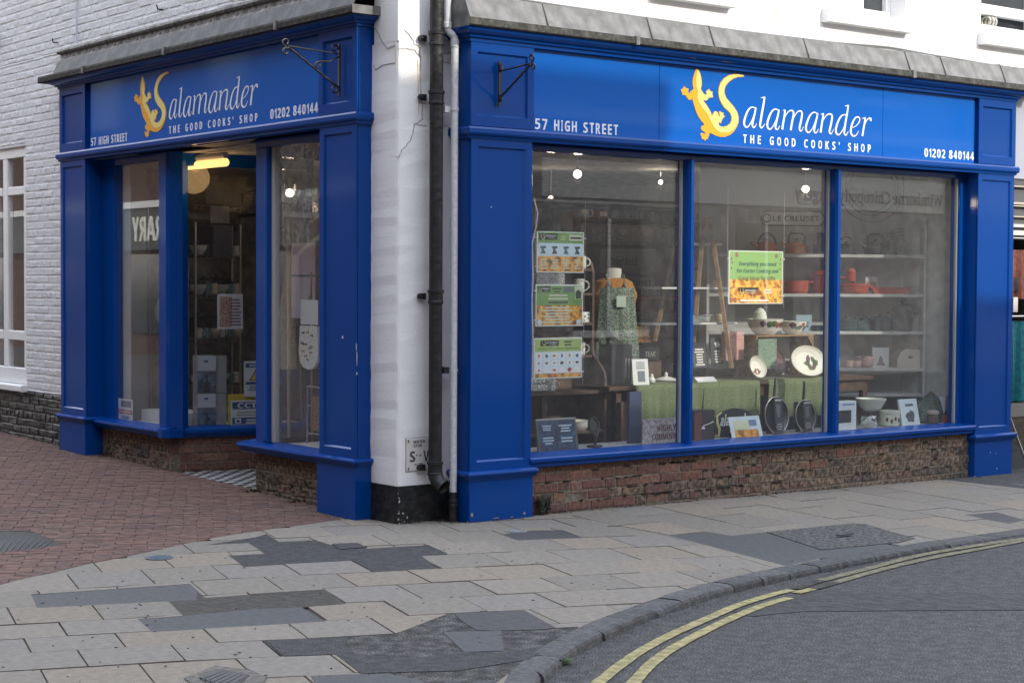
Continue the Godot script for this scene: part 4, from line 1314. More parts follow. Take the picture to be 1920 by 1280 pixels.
func build_lane_front() -> void:
	var t := thing("lane_shopfront", "blue shopfront with a recessed splayed doorway facing the brick lane", "shopfront", Transform3D(), "blue painted shopfronts of the cook shop")
	var f := fr(V(-0.59, 0, 0), V(0, 0, 1))
	pilaster(t, f, -1.06, -0.565, [0.0, 0.375, 0.432, 2.805, 2.89, 3.485])
	pilaster(t, f, -5.74, -5.175, [0.085, 0.375, 0.432, 2.805, 2.89, 3.485])
	entablature(t, f, -5.752, -0.555, 2.805, 2.89, 3.487, 3.556)
	obj("fascia_backing", box(V(-5.2, 2.80, -0.35), V(-1.04, 3.55, -0.045)), BLUE, t, f)
	obj("sign_board", MB.new().cham(V(-5.12, 2.885, -0.045), V(-1.085, 3.51, -0.028), 0.002), BLUE2, t, f)
	# same artwork: sign x 2.712..4.245 on the road -> -3.525..-2.03 here
	var sx := (3.525 - 2.02) / (4.245 - 2.712)
	var k := Transform2D(Vector2(sx, 0), Vector2(0, sx * 0.985), Vector2(-3.525 - 2.712 * sx, 2.925 - 2.812 * sx * 0.985))
	sign_on(t, f, T["sign"], k, -0.027, [["57 HIGH STREET", -5.10, 2.917, -4.34, 0.072, 0.22, 0.5], ["THE GOOD COOKS' SHOP", -3.525, 2.925, -2.02, 0.063, 0.5, 0.75], ["01202 840144", -1.82, 2.925, -1.125, 0.075, 0.18, 0.4]])
	T.erase("sign")
	# lead
	var r := RandomNumberGenerator.new()
	r.seed = 77
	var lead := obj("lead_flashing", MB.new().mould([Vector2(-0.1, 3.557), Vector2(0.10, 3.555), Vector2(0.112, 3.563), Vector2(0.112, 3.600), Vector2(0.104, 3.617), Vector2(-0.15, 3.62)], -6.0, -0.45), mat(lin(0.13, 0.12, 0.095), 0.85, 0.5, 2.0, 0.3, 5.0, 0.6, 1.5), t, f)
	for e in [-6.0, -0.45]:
		obj("lead_end", MB.new().box(V(e - 0.003, 3.557, -0.15), V(e + 0.003, 3.617, 0.108)), LEAD, lead)
	var xs := [-5.68, -5.0, -4.0, -3.35, -2.4, -1.5, -0.75, -0.45]
	var lead2 := mat(lin(0.22, 0.235, 0.23), 0.7, 0.3, 1.2, 0.1, 4.0, 0.3, 1.5)
	for i in xs.size() - 1:
		var b := MB.new()
		for q in 6:
			var xa := lerpf(xs[i], xs[i + 1], q / 6.0); var xb := lerpf(xs[i], xs[i + 1], (q + 1) / 6.0)
			var wa := 3.735 + 0.008 * sin(xa * 7.0); var wb := 3.735 + 0.008 * sin(xb * 7.0)
			b.quad(V(xa, 3.612, 0.098), V(xb, 3.612, 0.098), V(xb, wb, 0.045), V(xa, wa, 0.045))
			b.quad(V(xa, wa, 0.045), V(xb, wb, 0.045), V(xb, 3.775, -0.125), V(xa, 3.775, -0.125))
		obj("lead_sheet", b, lead2, lead)
	for x in [-4.98, -3.36, -1.52]:
		obj("lead_seam", box(V(x, 3.555, 0.09), V(x + 0.03, 3.622, 0.122)), LEAD, lead)
	# soffit over the recess and window heads
	obj("soffit", box(V(-5.2, 2.80, -1.6), V(-1.04, 2.83, -0.06)), mat(lin(0.22, 0.22, 0.22), 0.7), t, f)
	var hd := MB.new()
	hd.box(V(-5.18, 2.735, -0.24), V(-3.94, 2.81, -0.15))
	obj("window_head", hd, BLUE, t, f)
	obj("window_head", box(V(-2.27, 2.735, -0.24), V(-1.04, 2.81, -0.15)), BLUE, t, f)
	for q in [[-5.18, -4.905, -0.165], [-2.265, -2.06, -0.145], [-1.25, -1.04, -0.165]]:
		obj("post", MB.new().cham(V(q[0], 0.40, -0.27), V(q[1], 2.74, q[2]), 0.012), BLUE, t, f)
	obj("post", MB.new().cham(V(-2.14, 0.43, -0.22), V(-2.05, 2.74, -0.13), 0.014), BLUE, t, f)
	obj("corner_post", MB.new().slab(PackedVector2Array([Vector2(-3.945, -0.28), Vector2(-3.72, -0.30), Vector2(-3.70, -0.24), Vector2(-3.76, -0.15), Vector2(-3.80, -0.13), Vector2(-3.93, -0.13), Vector2(-3.945, -0.16)]), 0.40, 2.81, flat), BLUE, t, f)
	glazing(t, f, -4.91, 0.43, -3.94, 2.74, -0.19)
	glazing(t, f, -2.055, 0.42, -1.24, 2.74, -0.19)
	obj("glazing_bead", MB.new().cham(V(-2.05, 0.43, -0.21), V(-2.00, 2.735, -0.165), 0.006), mat(lin(0.36, 0.35, 0.33), 0.5), t, f)
	# splayed sides of the doorway
	for side in [0, 1]:
		var al := deg_to_rad(12.0) * (1 if side == 0 else -1)
		var dir := V(cos(al), 0, sin(al))
		var o := V(-0.40, 0, -3.75 if side == 0 else -2.27)
		var s := fr(o, dir) if side == 0 else fr(o + dir * 1.25, -dir)
		glazing(t, s, 0.10, 0.43, 1.22, 2.70, -0.02)
		obj("window_head", box(V(0.07, 2.68, -0.08), V(1.25, 2.80, 0.018)), BLUE, t, s)
		obj("post", MB.new().cham(V(1.17, 0.40, -0.08), V(1.25, 2.70, 0.02), 0.01), BLUE, t, s)
		obj("post", MB.new().cham(V(0.0, 0.40, -0.08), V(0.10, 2.70, 0.02), 0.01), BLUE, t, s)
		obj("window_sill", MB.new().mould([Vector2(-0.02, 0.335), Vector2(0.035, 0.34), Vector2(0.045, 0.36), Vector2(0.06, 0.375), Vector2(0.065, 0.40), Vector2(0.055, 0.412), Vector2(-0.06, 0.435)], -0.06, 1.25), BLUE, t, s)
		var rs := obj("stall_riser", box(V(0.0, 0.0, -0.14), V(1.26, 0.37, -0.005)), MORTAR, t, s)
		bricks_on(rs, Transform3D(Basis(), V(0, 0, -0.004)), 0.0, 1.25, 0.04, 0.345, func(_u, _k, r2): return BRICKS[r2.randi() % 5], 41 + side)
	var sp := [Vector2(-0.18, 0.335), Vector2(-0.10, 0.338), Vector2(-0.085, 0.345), Vector2(-0.075, 0.368), Vector2(-0.055, 0.378), Vector2(-0.048, 0.395), Vector2(-0.055, 0.411), Vector2(-0.07, 0.415), Vector2(-0.22, 0.432)]
	obj("window_sill", MB.new().mould(sp, -5.18, -3.72), BLUE, t, f)
	obj("window_sill", MB.new().mould(sp, -2.40, -1.05), BLUE, t, f)
	obj("sill_corner", MB.new().slab(PackedVector2Array([Vector2(-3.80, -0.19), Vector2(-3.80, -0.05), Vector2(-3.71, -0.05), Vector2(-3.668, -0.10), Vector2(-3.655, -0.22), Vector2(-3.70, -0.28)]), 0.345, 0.416, flat), BLUE, t, f)
	obj("sill_end", MB.new().prism(PackedVector2Array([Vector2(-0.18, 0.335), Vector2(-0.10, 0.338), Vector2(-0.075, 0.368), Vector2(-0.048, 0.395), Vector2(-0.07, 0.415), Vector2(-0.22, 0.43)]), -0.002, 0.0), BLUE, t, f * Transform3D(Basis(Vector3(0, 0, 1), Vector3.UP, Vector3(-1, 0, 0)), V(-2.40, 0, 0)))
	var fb := fr(V(-0.425, 0, 0), V(0, 0, 1))
	var rs2 := obj("stall_riser", box(V(-5.18, -0.1, -0.2), V(-3.74, 0.37, 0)), MORTAR, t, fb)
	var rs3 := obj("stall_riser", box(V(-2.28, -0.1, -0.2), V(-1.05, 0.37, 0)), MORTAR, t, fb)
	var rinv := Transform3D()
	bricks_on(rs2, rinv, -5.18, -3.735, 0.04, 0.345, func(u, _k, r2): return OLDBRICKS[r2.randi() % 6] if u < 0.85 else BRICKS[r2.randi() % 5], 51)
	bricks_on(rs3, rinv, -2.285, -1.05, -0.02, 0.345, func(_u, k2, r2): return OLDBRICKS[(r2.randi() % 3) + (3 if k2 > 1 else 0)], 52)
	# door at the back of the recess
	var d := obj("door", MB.new().box(V(0.80, 0.06, -3.50), V(0.85, 2.60, -2.52)), mat(lin(0.02, 0.02, 0.025), 0.4), t)
	obj("handle", MB.new().tube([V(0.78, 1.0, -2.65), V(0.78, 1.3, -2.65)], 0.012), STEEL, d)
	# chequered tiles
	var tb := mat(lin(0.03, 0.03, 0.032), 0.5)
	var tw := mat(lin(0.5, 0.5, 0.48), 0.55, 0.2, 6.0)
	var floor_ := obj("doorway_floor", box(V(-0.42, -0.02, -3.8), V(0.85, 0.035, -2.2)), MORTAR, t)
	var ts := 0.0785
	for i in 14:
		for j in 18:
			var xx := -0.415 + i * ts; var zz := -3.72 + j * ts
			var lim := 0.208 * (xx + 0.40)
			if zz < -3.76 + lim - 0.02 or zz + ts > -2.26 - lim + 0.02:
				continue
			obj("tile", box(V(xx + 0.001, 0.03, zz + 0.001), V(xx + ts - 0.001, 0.042, zz + ts - 0.001)), tw if (i + j) % 2 else tb, floor_)
	bracket(f * Transform3D(Basis(), V(-0.77, 0, 0.008)), 3.01, 3.38, "scrolled iron sign bracket on the lane front beside the telephone number", false)
	# alarm dome under the soffit
	var a := thing("ceiling_alarm", "cream domed sensor box under the doorway soffit", "sensor", at(px(471, 262, 0, 0.0)))
	obj("box", box(V(-0.07, 0.03, -0.1), V(0.07, 0.14, 0.1)), mat(lin(0.5, 0.48, 0.43), 0.6), a)
	obj("dome", MB.new().lathe([Vector2(0, -0.10), Vector2(0.05, -0.085), Vector2(0.08, -0.04), Vector2(0.085, 0.0), Vector2(0.085, 0.029)], Vector3.ZERO, 16), mat(lin(0.3, 0.3, 0.29), 0.4), a)


# ------------------------------------------------------------------ pipes and plate on the pier
func build_pipes() -> void:
	var c := px(817, 500, 2, -0.135)
	var x := c.x; var z := -0.135
	var t := thing("downpipe", "black cast iron rainwater downpipe on the white corner pier", "downpipe", at(V(x, 0, z)))
	obj("pipe", MB.new().tube([V(0, 0.36, 0), V(0, 6.6, 0)], 0.047, 20), BLACKP, t)
	for q in [3.39, 2.98, 1.59, 0.385]:
		var k := obj("collar", MB.new().lathe([Vector2(0.047, -0.055), Vector2(0.055, -0.05), Vector2(0.055, -0.035), Vector2(0.051, -0.03), Vector2(0.051, 0.02), Vector2(0.058, 0.025), Vector2(0.058, 0.045), Vector2(0.047, 0.05)], V(0, q, 0), 20), BLACKP, t)
		obj("ear", MB.new().prism(PackedVector2Array([Vector2(-0.098, q - 0.016), Vector2(-0.04, q - 0.022), Vector2(-0.04, q + 0.022), Vector2(-0.09, q + 0.02), Vector2(-0.102, q + 0.004)]), -0.085, -0.06), BLACKP, k)
		obj("nail", MB.new().lathe([Vector2(0, -0.012), Vector2(0.011, -0.006), Vector2(0.011, 0.006), Vector2(0, 0.012)], V(-0.083, q, -0.057), 8), IRON, k)
	var sh := []
	for i in 8:
		var a := i / 7.0 * 1.25
		sh.append(V(0.03 * (1 - cos(a)), 0.36 - 0.075 * sin(a) - 0.004 * i, 0.10 * (1 - cos(a))))
	var shoe := obj("shoe", MB.new().tube(sh, [0.050, 0.051, 0.052, 0.052, 0.052, 0.052, 0.053, 0.054], 18, false), BLACKP, t)
	var e: Vector3 = sh[7]; var dd: Vector3 = (sh[7] - sh[6]).normalized()
	obj("mouth", MB.new().tube([e, e + dd * 0.012], 0.058, 18, false).tube([e + dd * 0.012, e + dd * 0.0, e - dd * 0.06], [0.048, 0.047, 0.044], 18, false), mat(lin(0.05, 0.055, 0.05), 0.5, 0.3, 8.0), shoe)
	obj("dark_disc", MB.new().tube([e - dd * 0.05, e - dd * 0.045], 0.046, 16), mat(lin(0.004, 0.004, 0.004), 0.9), shoe)  # near-black disc paints the dark inside of the open pipe
	c = px(851, 500, 2, -0.10)
	t = thing("waste_pipe", "slim white plastic waste pipe clipped beside the blue pilaster", "pipe", at(V(c.x, 0, -0.10)))
	var wm := mat(lin(0.66, 0.66, 0.67), 0.4, 0.1, 3.0)
	obj("pipe", MB.new().tube([V(0, 0.19, 0), V(0, 3.37, 0), V(-0.004, 3.40, 0), V(-0.02, 3.42, -0.005), V(-0.04, 3.435, -0.01), V(-0.052, 3.455, -0.012), V(-0.056, 3.48, -0.012), V(-0.056, 6.5, -0.012)], 0.0265, 16), wm, t)
	obj("socket", MB.new().lathe([Vector2(0.0265, 3.33), Vector2(0.031, 3.335), Vector2(0.031, 3.385), Vector2(0.0265, 3.39)], Vector3.ZERO, 16), wm, t)
	obj("socket", MB.new().lathe([Vector2(0.0265, 3.46), Vector2(0.031, 3.465), Vector2(0.031, 3.50), Vector2(0.0265, 3.505)], V(-0.056, 0, -0.012), 16), wm, t)
	for y in [2.90, 1.07]:
		var k := obj("clip", MB.new().tube([V(0, y - 0.01, 0), V(0, y + 0.01, 0)], 0.031, 16, false), wm, t)
		obj("stand_off", box(V(-0.075, y - 0.022, -0.12), V(-0.03, y + 0.022, -0.01)), wm if y > 2 else BLACKP, k)
	obj("boot", MB.new().lathe([Vector2(0.0, -0.03), Vector2(0.030, -0.03), Vector2(0.030, 0.10), Vector2(0.036, 0.105), Vector2(0.036, 0.125), Vector2(0.031, 0.13), Vector2(0.036, 0.14), Vector2(0.036, 0.155), Vector2(0.028, 0.16), Vector2(0.028, 0.21), Vector2(0.0, 0.21)], Vector3.ZERO, 16), BLACKP, t)
	# stop-valve plate
	var p0 := px(761, 881, 2, -0.226)
	t = thing("valve_plate", "small white metal plate lettered S V on the corner pier", "sign", at(V(p0.x, 0.362, -0.228)))
	obj("plate", MB.new().cham(V(0, 0, 0), V(0.225, 0.232, 0.005), 0.003), mat(lin(0.62, 0.60, 0.57), 0.4), t)
	obj("edging", MB.new().box(V(-0.003, -0.003, -0.001), V(0.228, 0.235, 0.0015)), mat(lin(0.12, 0.10, 0.09), 0.6), t)
	var ink := mat(lin(0.04, 0.04, 0.045), 0.6)
	for q in [["S", 0.03, 0.065, 0.045, 0.075], ["V", 0.145, 0.065, 0.05, 0.075], ["WATER", 0.06, 0.195, 0.10, 0.02], ["5738", 0.062, 0.168, 0.07, 0.02], ["1' 0\"", 0.082, 0.10, 0.05, 0.016], ["w. 300", 0.07, 0.04, 0.07, 0.014]]:
		obj("lettering", text(q[0], q[3], q[4], 0.002, false, true), ink, t, Transform3D(Basis(), V(q[1], q[2], 0.0045)))
	for q in [[0.018, 0.018], [0.018, 0.212], [0.205, 0.018], [0.205, 0.212]]:
		obj("screw", box(V(q[0] - 0.005, q[1] - 0.009, 0.004), V(q[0] + 0.005, q[1] + 0.009, 0.007)), ink, t)


# ------------------------------------------------------------------ inside the shop
func build_interior() -> void:
	var t := thing("shop_room", "dim shop room with grey walls and pale ceiling behind the glass", "room")
	var wall := mat(lin(0.17, 0.165, 0.158), 0.85, 0.2, 1.0)
	var ceil_ := mat(lin(0.42, 0.42, 0.41), 0.85, 0.2, 1.0)
	obj("floor", MB.new().box(V(0.86, 0.0, -6.3), V(6.3, 0.06, -0.25)).box(V(-0.35, 0.0, -6.3), V(0.858, 0.06, -3.85)).box(V(-0.35, 0.0, -2.2), V(0.858, 0.06, -0.25)), mat(lin(0.10, 0.075, 0.055), 0.5, 0.3, 1.5), t)
	obj("ceiling", box(V(-0.35, 2.79, -6.3), V(6.3, 3.0, -0.235)), ceil_, t)
	obj("back_wall", box(V(-0.45, 0.0, -6.4), V(6.3, 2.9, -6.2)), wall, t)
	obj("end_wall", box(V(5.78, 0.0, -6.4), V(6.3, 2.9, -0.26)), mat(lin(0.42, 0.45, 0.44), 0.8, 0.1, 1.0), t)
	obj("side_wall", MB.new().box(V(-0.38, 0.0, -6.3), V(-0.30, 2.9, -5.12)).box(V(-0.38, 0.0, -1.24), V(-0.30, 2.9, -0.3)), wall, t)
	obj("upper_floor", box(V(-0.16, 3.0, -10.4), V(9.4, 3.3, -0.53)), wall, t)
	obj("party_wall", box(V(9.2, 0.0, -10.4), V(9.5, 6.6, -0.53)), wall, t)
	obj("rear_wall", box(V(-0.46, 0.0, -10.6), V(9.5, 6.6, -10.4)), wall, t)
	obj("roof", box(V(-0.46, 6.6, -10.6), V(9.5, 6.8, -0.23)), LEAD, t)
	obj("front_return", MB.new().box(V(-0.1, 0.0, -0.30), V(0.60, 2.9, -0.245)), wall, t)
	obj("window_board", box(V(0.56, 0.385, -0.62), V(5.78, 0.422, -0.205)), mat(lin(0.42, 0.43, 0.42), 0.5), t)
	obj("window_board", box(V(-0.39, 0.38, -5.1), V(0.1, 0.42, -3.95)), mat(lin(0.5, 0.52, 0.52), 0.5), t)
	obj("window_board", box(V(-0.39, 0.38, -2.0), V(0.3, 0.42, -1.1)), mat(lin(0.5, 0.5, 0.5), 0.5), t)
	# ceiling track and pipes
	obj("pipe_rail", MB.new().tube([px(1000, 374, 2, -1.6), px(1180, 381, 2, -1.6), px(1300, 388, 2, -1.6)], 0.018, 8), metal(lin(0.3, 0.3, 0.3), 0.3), t)
	obj("pipe_rail", MB.new().tube([px(1000, 384, 2, -1.7), px(1290, 395, 2, -1.7)], 0.022, 8), IRON, t)
	for q in [[1083, 326, -1.0], [1511, 354, -1.0], [1033, 371, -3.2], [1239, 341, -2.6], [1342, 412, -4.2], [430, 335, -99], [441, 331, -99], [524, 338, -99]]:
		var p: Vector3
		if q[2] < -90:
			p = px(q[0], q[1], 0, {430: 2.4, 441: 2.9, 524: 1.0}[q[0]])
		else:
			p = px(q[0], q[1], 2, q[2])
		var l := thing("spot_lamp", "small lit ceiling spotlight hanging inside the shop", "lamp", Transform3D(), "ceiling spotlights in the shop")
		var dir := (cC - p).normalized()
		var big: bool = q[2] > -1.5 and q[2] > -90
		var r := 0.03 if big else 0.02
		obj("housing", MB.new().tube([p - dir * 0.10, p - dir * 0.02, p], [r * 0.6, r * 1.1, r * 1.2], 14), mat(lin(0.35, 0.35, 0.34), 0.4), l)
		obj("bulb_lamp", MB.new().tube([p, p + dir * 0.006], r, 14), lamp_mat(S(255, 240, 225), 7.0 if big else 3.0), l)
		if p.y < 2.7:
			obj("stem", MB.new().tube([p - dir * 0.06, V(p.x, 2.785, p.z)], 0.006, 6), STEEL, l)
		var o := OmniLight3D.new()
		o.name = "glow"
		o.position = p + dir * 0.05 + V(0, -0.05, 0)
		o.light_energy = 0.035 if big else 0.05
		o.light_size = 0.04
		o.light_color = S(255, 232, 205)
		o.omni_range = 12.0
		o.shadow_enabled = true
		l.add_child(o)
	# warm strip lights seen from the lane
	for q in [[340, 312, 423, 304, 1.6], [398, 404, 430, 402, 4.6]]:
		var a := px(q[0], q[1], 1, 2.69); var b := px(q[2], q[3], 1, 2.69)
		if q[4] > 2:
			a = px(q[0], q[1], 0, 4.6); b = px(q[2], q[3], 0, 4.6)
		var l := thing("strip_light", "warm glowing strip light on the shop ceiling", "lamp", Transform3D(), "warm strip lights in the shop")
		obj("tube_light", MB.new().tube([a, b], 0.035 if q[4] < 2 else 0.03, 10), lamp_mat(S(255, 196, 120), 1.1), l)
		obj("batten", MB.new().tube([a + V(0, 0.06, 0), b + V(0, 0.06, 0)], 0.03, 6), mat(lin(0.4, 0.4, 0.4), 0.5), l)
		var o := OmniLight3D.new()
		o.name = "glow"
		o.position = (a + b) * 0.5 + V(0, -0.1, 0)
		o.light_energy = 0.08
		o.light_size = 0.2
		o.light_color = S(255, 205, 140)
		o.omni_range = 12.0
		o.shadow_enabled = true
		l.add_child(o)

# a thin panel spanning a photo rectangle at depth z; returns [node, width, height], local origin at its lower left
func board(called: String, label: String, cat: String, x0: float, y0: float, x1: float, y1: float, z: float, m: Material, th := 0.006, lean := 0.0, turn := 0.0, group := "") -> Array:
	var p := px(x0, y1, 2, z)
	var w := px(x1, y1, 2, z).x - p.x
	var h := px(x0, y0, 2, z).y - p.y
	var t := thing(called, label, cat, Transform3D(Basis(Vector3.UP, turn) * Basis(Vector3.RIGHT, -lean), p), group)
	obj("panel", MB.new().cham(V(0, 0, -th), V(w, h, 0), minf(0.002, th * 0.4)), m, t)
	return [t, w, h]

func rect(t: Node3D, x: float, y: float, w: float, h: float, m: Material, z := 0.0, called := "print") -> MeshInstance3D:
	return obj(called, box(V(x, y, z - 0.0005), V(x + w, y + h, z + 0.0008)), m, t)

func words(t: Node3D, s: String, x: float, y: float, w: float, h: float, m: Material, z := 0.0, shear := 0.0, serif := false) -> void:
	obj("lettering", text(s, w, h, 0.0012, serif, true, shear), m, t, Transform3D(Basis(), V(x, y, z)))

func lines(t: Node3D, x: float, y: float, w: float, h: float, n: int, m: Material, z := 0.0) -> void:
	for i in n:
		var ww := w * rng.randf_range(0.6, 1.0)
		rect(t, x + (w - ww) * 0.5, y + h * (n - 1 - i) / n, ww, h / n * 0.5, m, z, "text_line")

func print_mat(key: String, cols: Array, freq := 0.02, scale := 5.0) -> StandardMaterial3D:
	if mats.has(key):
		return mats[key]
	var f := FastNoiseLite.new()
	f.seed = key.hash() % 9999
	f.frequency = freq
	f.fractal_octaves = 3
	var tx := NoiseTexture2D.new()
	tx.width = 256; tx.height = 256; tx.seamless = true
	tx.noise = f
	var g := Gradient.new()
	g.offsets = PackedFloat32Array(range(cols.size()).map(func(i): return lerpf(0.2, 0.8, float(i) / (cols.size() - 1))))
	g.colors = PackedColorArray(cols)
	g.interpolation_mode = Gradient.GRADIENT_INTERPOLATE_LINEAR
	tx.color_ramp = g
	var m := StandardMaterial3D.new()
	m.albedo_texture = tx
	m.uv1_triplanar = true
	m.uv1_world_triplanar = true
	m.uv1_scale = Vector3.ONE * scale * 0.4
	m.roughness = 0.6
	mats[key] = m
	return m

func hang(t: Node3D, w: float, h: float, up: float) -> void:
	for x in [-0.012, w + 0.012]:
		obj("wire", MB.new().tube([V(x, -0.05, -0.003), V(x, up, -0.003)], 0.0015, 4), WIREW, t)
		for y in [h * 0.15, h * 0.85]:
			obj("clip", box(V(minf(x, x + (0.02 if x < 0 else -0.02)) - 0.004, y - 0.005, -0.006), V(maxf(x, x + (0.02 if x < 0 else -0.02)) + 0.004, y + 0.005, 0.004)), WIREW, t)

func mini_logo(t: Node3D, x: float, y: float, w: float, h: float, second := "Cookshop") -> void:
	rect(t, x, y, w, h, mat(lin(0.02, 0.035, 0.06), 0.5), 0.0, "logo_panel")
	var pale := mat(lin(0.65, 0.62, 0.3), 0.5)
	obj("logo_mark", MB.new().stroke([V(x + w * 0.30, y + h * 0.92, h * 0.08), V(x + w * 0.23, y + h * 0.75, h * 0.12), V(x + w * 0.30, y + h * 0.45, h * 0.14), V(x + w * 0.28, y + h * 0.2, h * 0.12), V(x + w * 0.18, y + h * 0.12, h * 0.14), V(x + w * 0.12, y + h * 0.4, h * 0.14), V(x + w * 0.10, y + h * 0.9, h * 0.10)], 0.0005, 0.0016), pale, t)
	var wl := mat(lin(0.6, 0.65, 0.7), 0.5)
	words(t, "alamander", x + w * 0.35, y + h * 0.5, w * 0.58, h * 0.32, wl, 0.0008, 0.2, true)
	words(t, second, x + w * 0.48, y + h * 0.15, w * 0.4, h * 0.2, wl, 0.0008, 0.1, true)

func ground_lathe(called: String, label: String, cat: String, prof: Array, p: Vector3, m: Material, group := "", seg := 24) -> Node3D:
	var t := thing(called, label, cat, at(p), group)
	obj("body", MB.new().lathe(prof, Vector3.ZERO, seg), m, t)
	return t

func mug(label: String, p: Vector3, r: float, h: float, m: Material, turn := -0.6, group := "") -> void:
	var t := thing("mug", label, "mug", at(p, turn), group)
	obj("cup", MB.new().lathe([Vector2(0, 0), Vector2(r * 0.92, 0), Vector2(r, h * 0.1), Vector2(r, h), Vector2(r * 0.9, h), Vector2(r * 0.88, h * 0.1), Vector2(0, h * 0.08)], Vector3.ZERO, 18), m, t)
	var q := []
	for i in 11:
		var a := -1.4 + 2.8 * i / 10.0
		q.append(V(r * 0.95 + cos(a) * h * 0.34, h * 0.52 + sin(a) * h * 0.33, 0))
	obj("handle", MB.new().tube(q, h * 0.06, 6), m, t)

func pot(label: String, p: Vector3, r: float, h: float, m: Material, lid := true, group := "") -> void:
	var t := thing("casserole_pot", label, "pot", at(p, -0.65), group)
	obj("body", MB.new().lathe([Vector2(0, 0), Vector2(r * 0.85, 0), Vector2(r * 0.97, h * 0.15), Vector2(r, h * 0.7), Vector2(r * 1.03, h * 0.72), Vector2(r * 0.95, h * 0.72), Vector2(r * 0.9, h * 0.1), Vector2(0, h * 0.05)], Vector3.ZERO, 24), m, t)
	if lid:
		var l := obj("lid", MB.new().lathe([Vector2(r * 1.04, h * 0.72), Vector2(r * 1.04, h * 0.76), Vector2(r * 0.85, h * 0.86), Vector2(r * 0.3, h * 0.93), Vector2(0, h * 0.94)], Vector3.ZERO, 24), m, t)
		obj("knob", MB.new().lathe([Vector2(0.012, h * 0.92), Vector2(0.012, h * 0.98), Vector2(0.024, h * 1.02), Vector2(0.022, h * 1.07), Vector2(0, h * 1.08)], Vector3.ZERO, 12), IRON, l)
	for s in [-1, 1]:
		obj("handle", MB.new().tube([V(s * r * 0.98, h * 0.62, -0.04), V(s * (r + 0.035), h * 0.64, -0.03), V(s * (r + 0.035), h * 0.64, 0.03), V(s * r * 0.98, h * 0.62, 0.04)], 0.010, 6), m, t)

func kettle(label: String, p: Vector3, r: float, m: Material, square := false, group := "") -> void:
	var t := thing("stove_kettle", label, "kettle", at(p, -0.65), group)
	obj("body", MB.new().lathe([Vector2(0, 0), Vector2(r, 0), Vector2(r * 1.02, r * 0.2), Vector2(r * 0.92, r * 0.75), Vector2(r * 0.6, r * 1.1), Vector2(r * 0.3, r * 1.2), Vector2(0, r * 1.22)], Vector3.ZERO, 24), m, t)
	obj("knob", MB.new().lathe([Vector2(0.008, r * 1.2), Vector2(0.010, r * 1.32), Vector2(0.024, r * 1.38), Vector2(0, r * 1.5)], Vector3.ZERO, 12), IRON, t)
	obj("spout", MB.new().tube([V(-r * 0.8, r * 0.6, 0), V(-r * 1.25, r * 0.9, 0), V(-r * 1.5, r * 1.15, 0)], [r * 0.24, r * 0.16, r * 0.12], 10), m, t)
	var q := []
	if square:
		q = [V(-r * 0.75, r * 0.8, 0), V(-r * 0.7, r * 1.75, 0), V(-r * 0.5, r * 1.95, 0), V(r * 0.5, r * 1.95, 0), V(r * 0.75, r * 1.7, 0), V(r * 0.8, r * 0.75, 0)]
	else:
		for i in 15:
			var a := PI * i / 14.0
			q.append(V(-cos(a) * r * 0.85, r * 0.8 + sin(a) * r * 1.15, 0))
	obj("handle", MB.new().tube(q, r * 0.09, 8), IRON, t)

func carton(called: String, label: String, cat: String, x0: float, y0: float, x1: float, y1: float, z: float, d: float, m: Material, turn := 0.0, group := "") -> Array:
	var p := px(x0, y1, 2, z)
	var w := px(x1, y1, 2, z).x - p.x
	var h := px(x0, y0, 2, z).y - p.y
	var t := thing(called, label, cat, at(p, turn), group)
	obj("carton", MB.new().cham(V(0, 0, -d), V(w, h, 0), 0.003), m, t)
	return [t, w, h]

const TABLE := 0.865
const BOARD := 0.423
func zs(x: float, y: float, h: float) -> float:
	return px(x, y, 1, h).z

func cloth(t: Node3D, called: String, x0: float, x1: float, y0: float, y1: float, z: float, m: Material, folds := 5.0, scallop := 0.012, seedv := 1) -> void:
	# a runner over the table edge: flat on top, hanging in soft folds to a scalloped hem
	var b := MB.new()
	var r := RandomNumberGenerator.new()
	r.seed = seedv
	var nx := 40; var ny := 10
	var ph := r.randf() * 6.0
	var P := func(i: int, j: int) -> Vector3:
		var u := float(i) / nx; var v := float(j) / ny
		var x := lerpf(x0, x1, u)
		if j <= 2:
			return V(x, y1 + 0.004 + 0.002 * sin(u * 9.0 + ph), z - 0.30 * (1.0 - v * 5.0))
		var k := (v - 0.2) / 0.8
		var y := lerpf(y1, y0, k)
		if j == ny:
			y -= absf(sin(u * PI * 14.0)) * scallop
		return V(x, y, z + 0.012 + 0.016 * k * sin(u * folds * TAU + ph) + 0.008 * k * sin(u * folds * 2.3 * TAU))
	for i in nx:
		for j in ny:
			b.quad(P.call(i, j + 1), P.call(i + 1, j + 1), P.call(i + 1, j), P.call(i, j))
	obj(called, b, m, t)

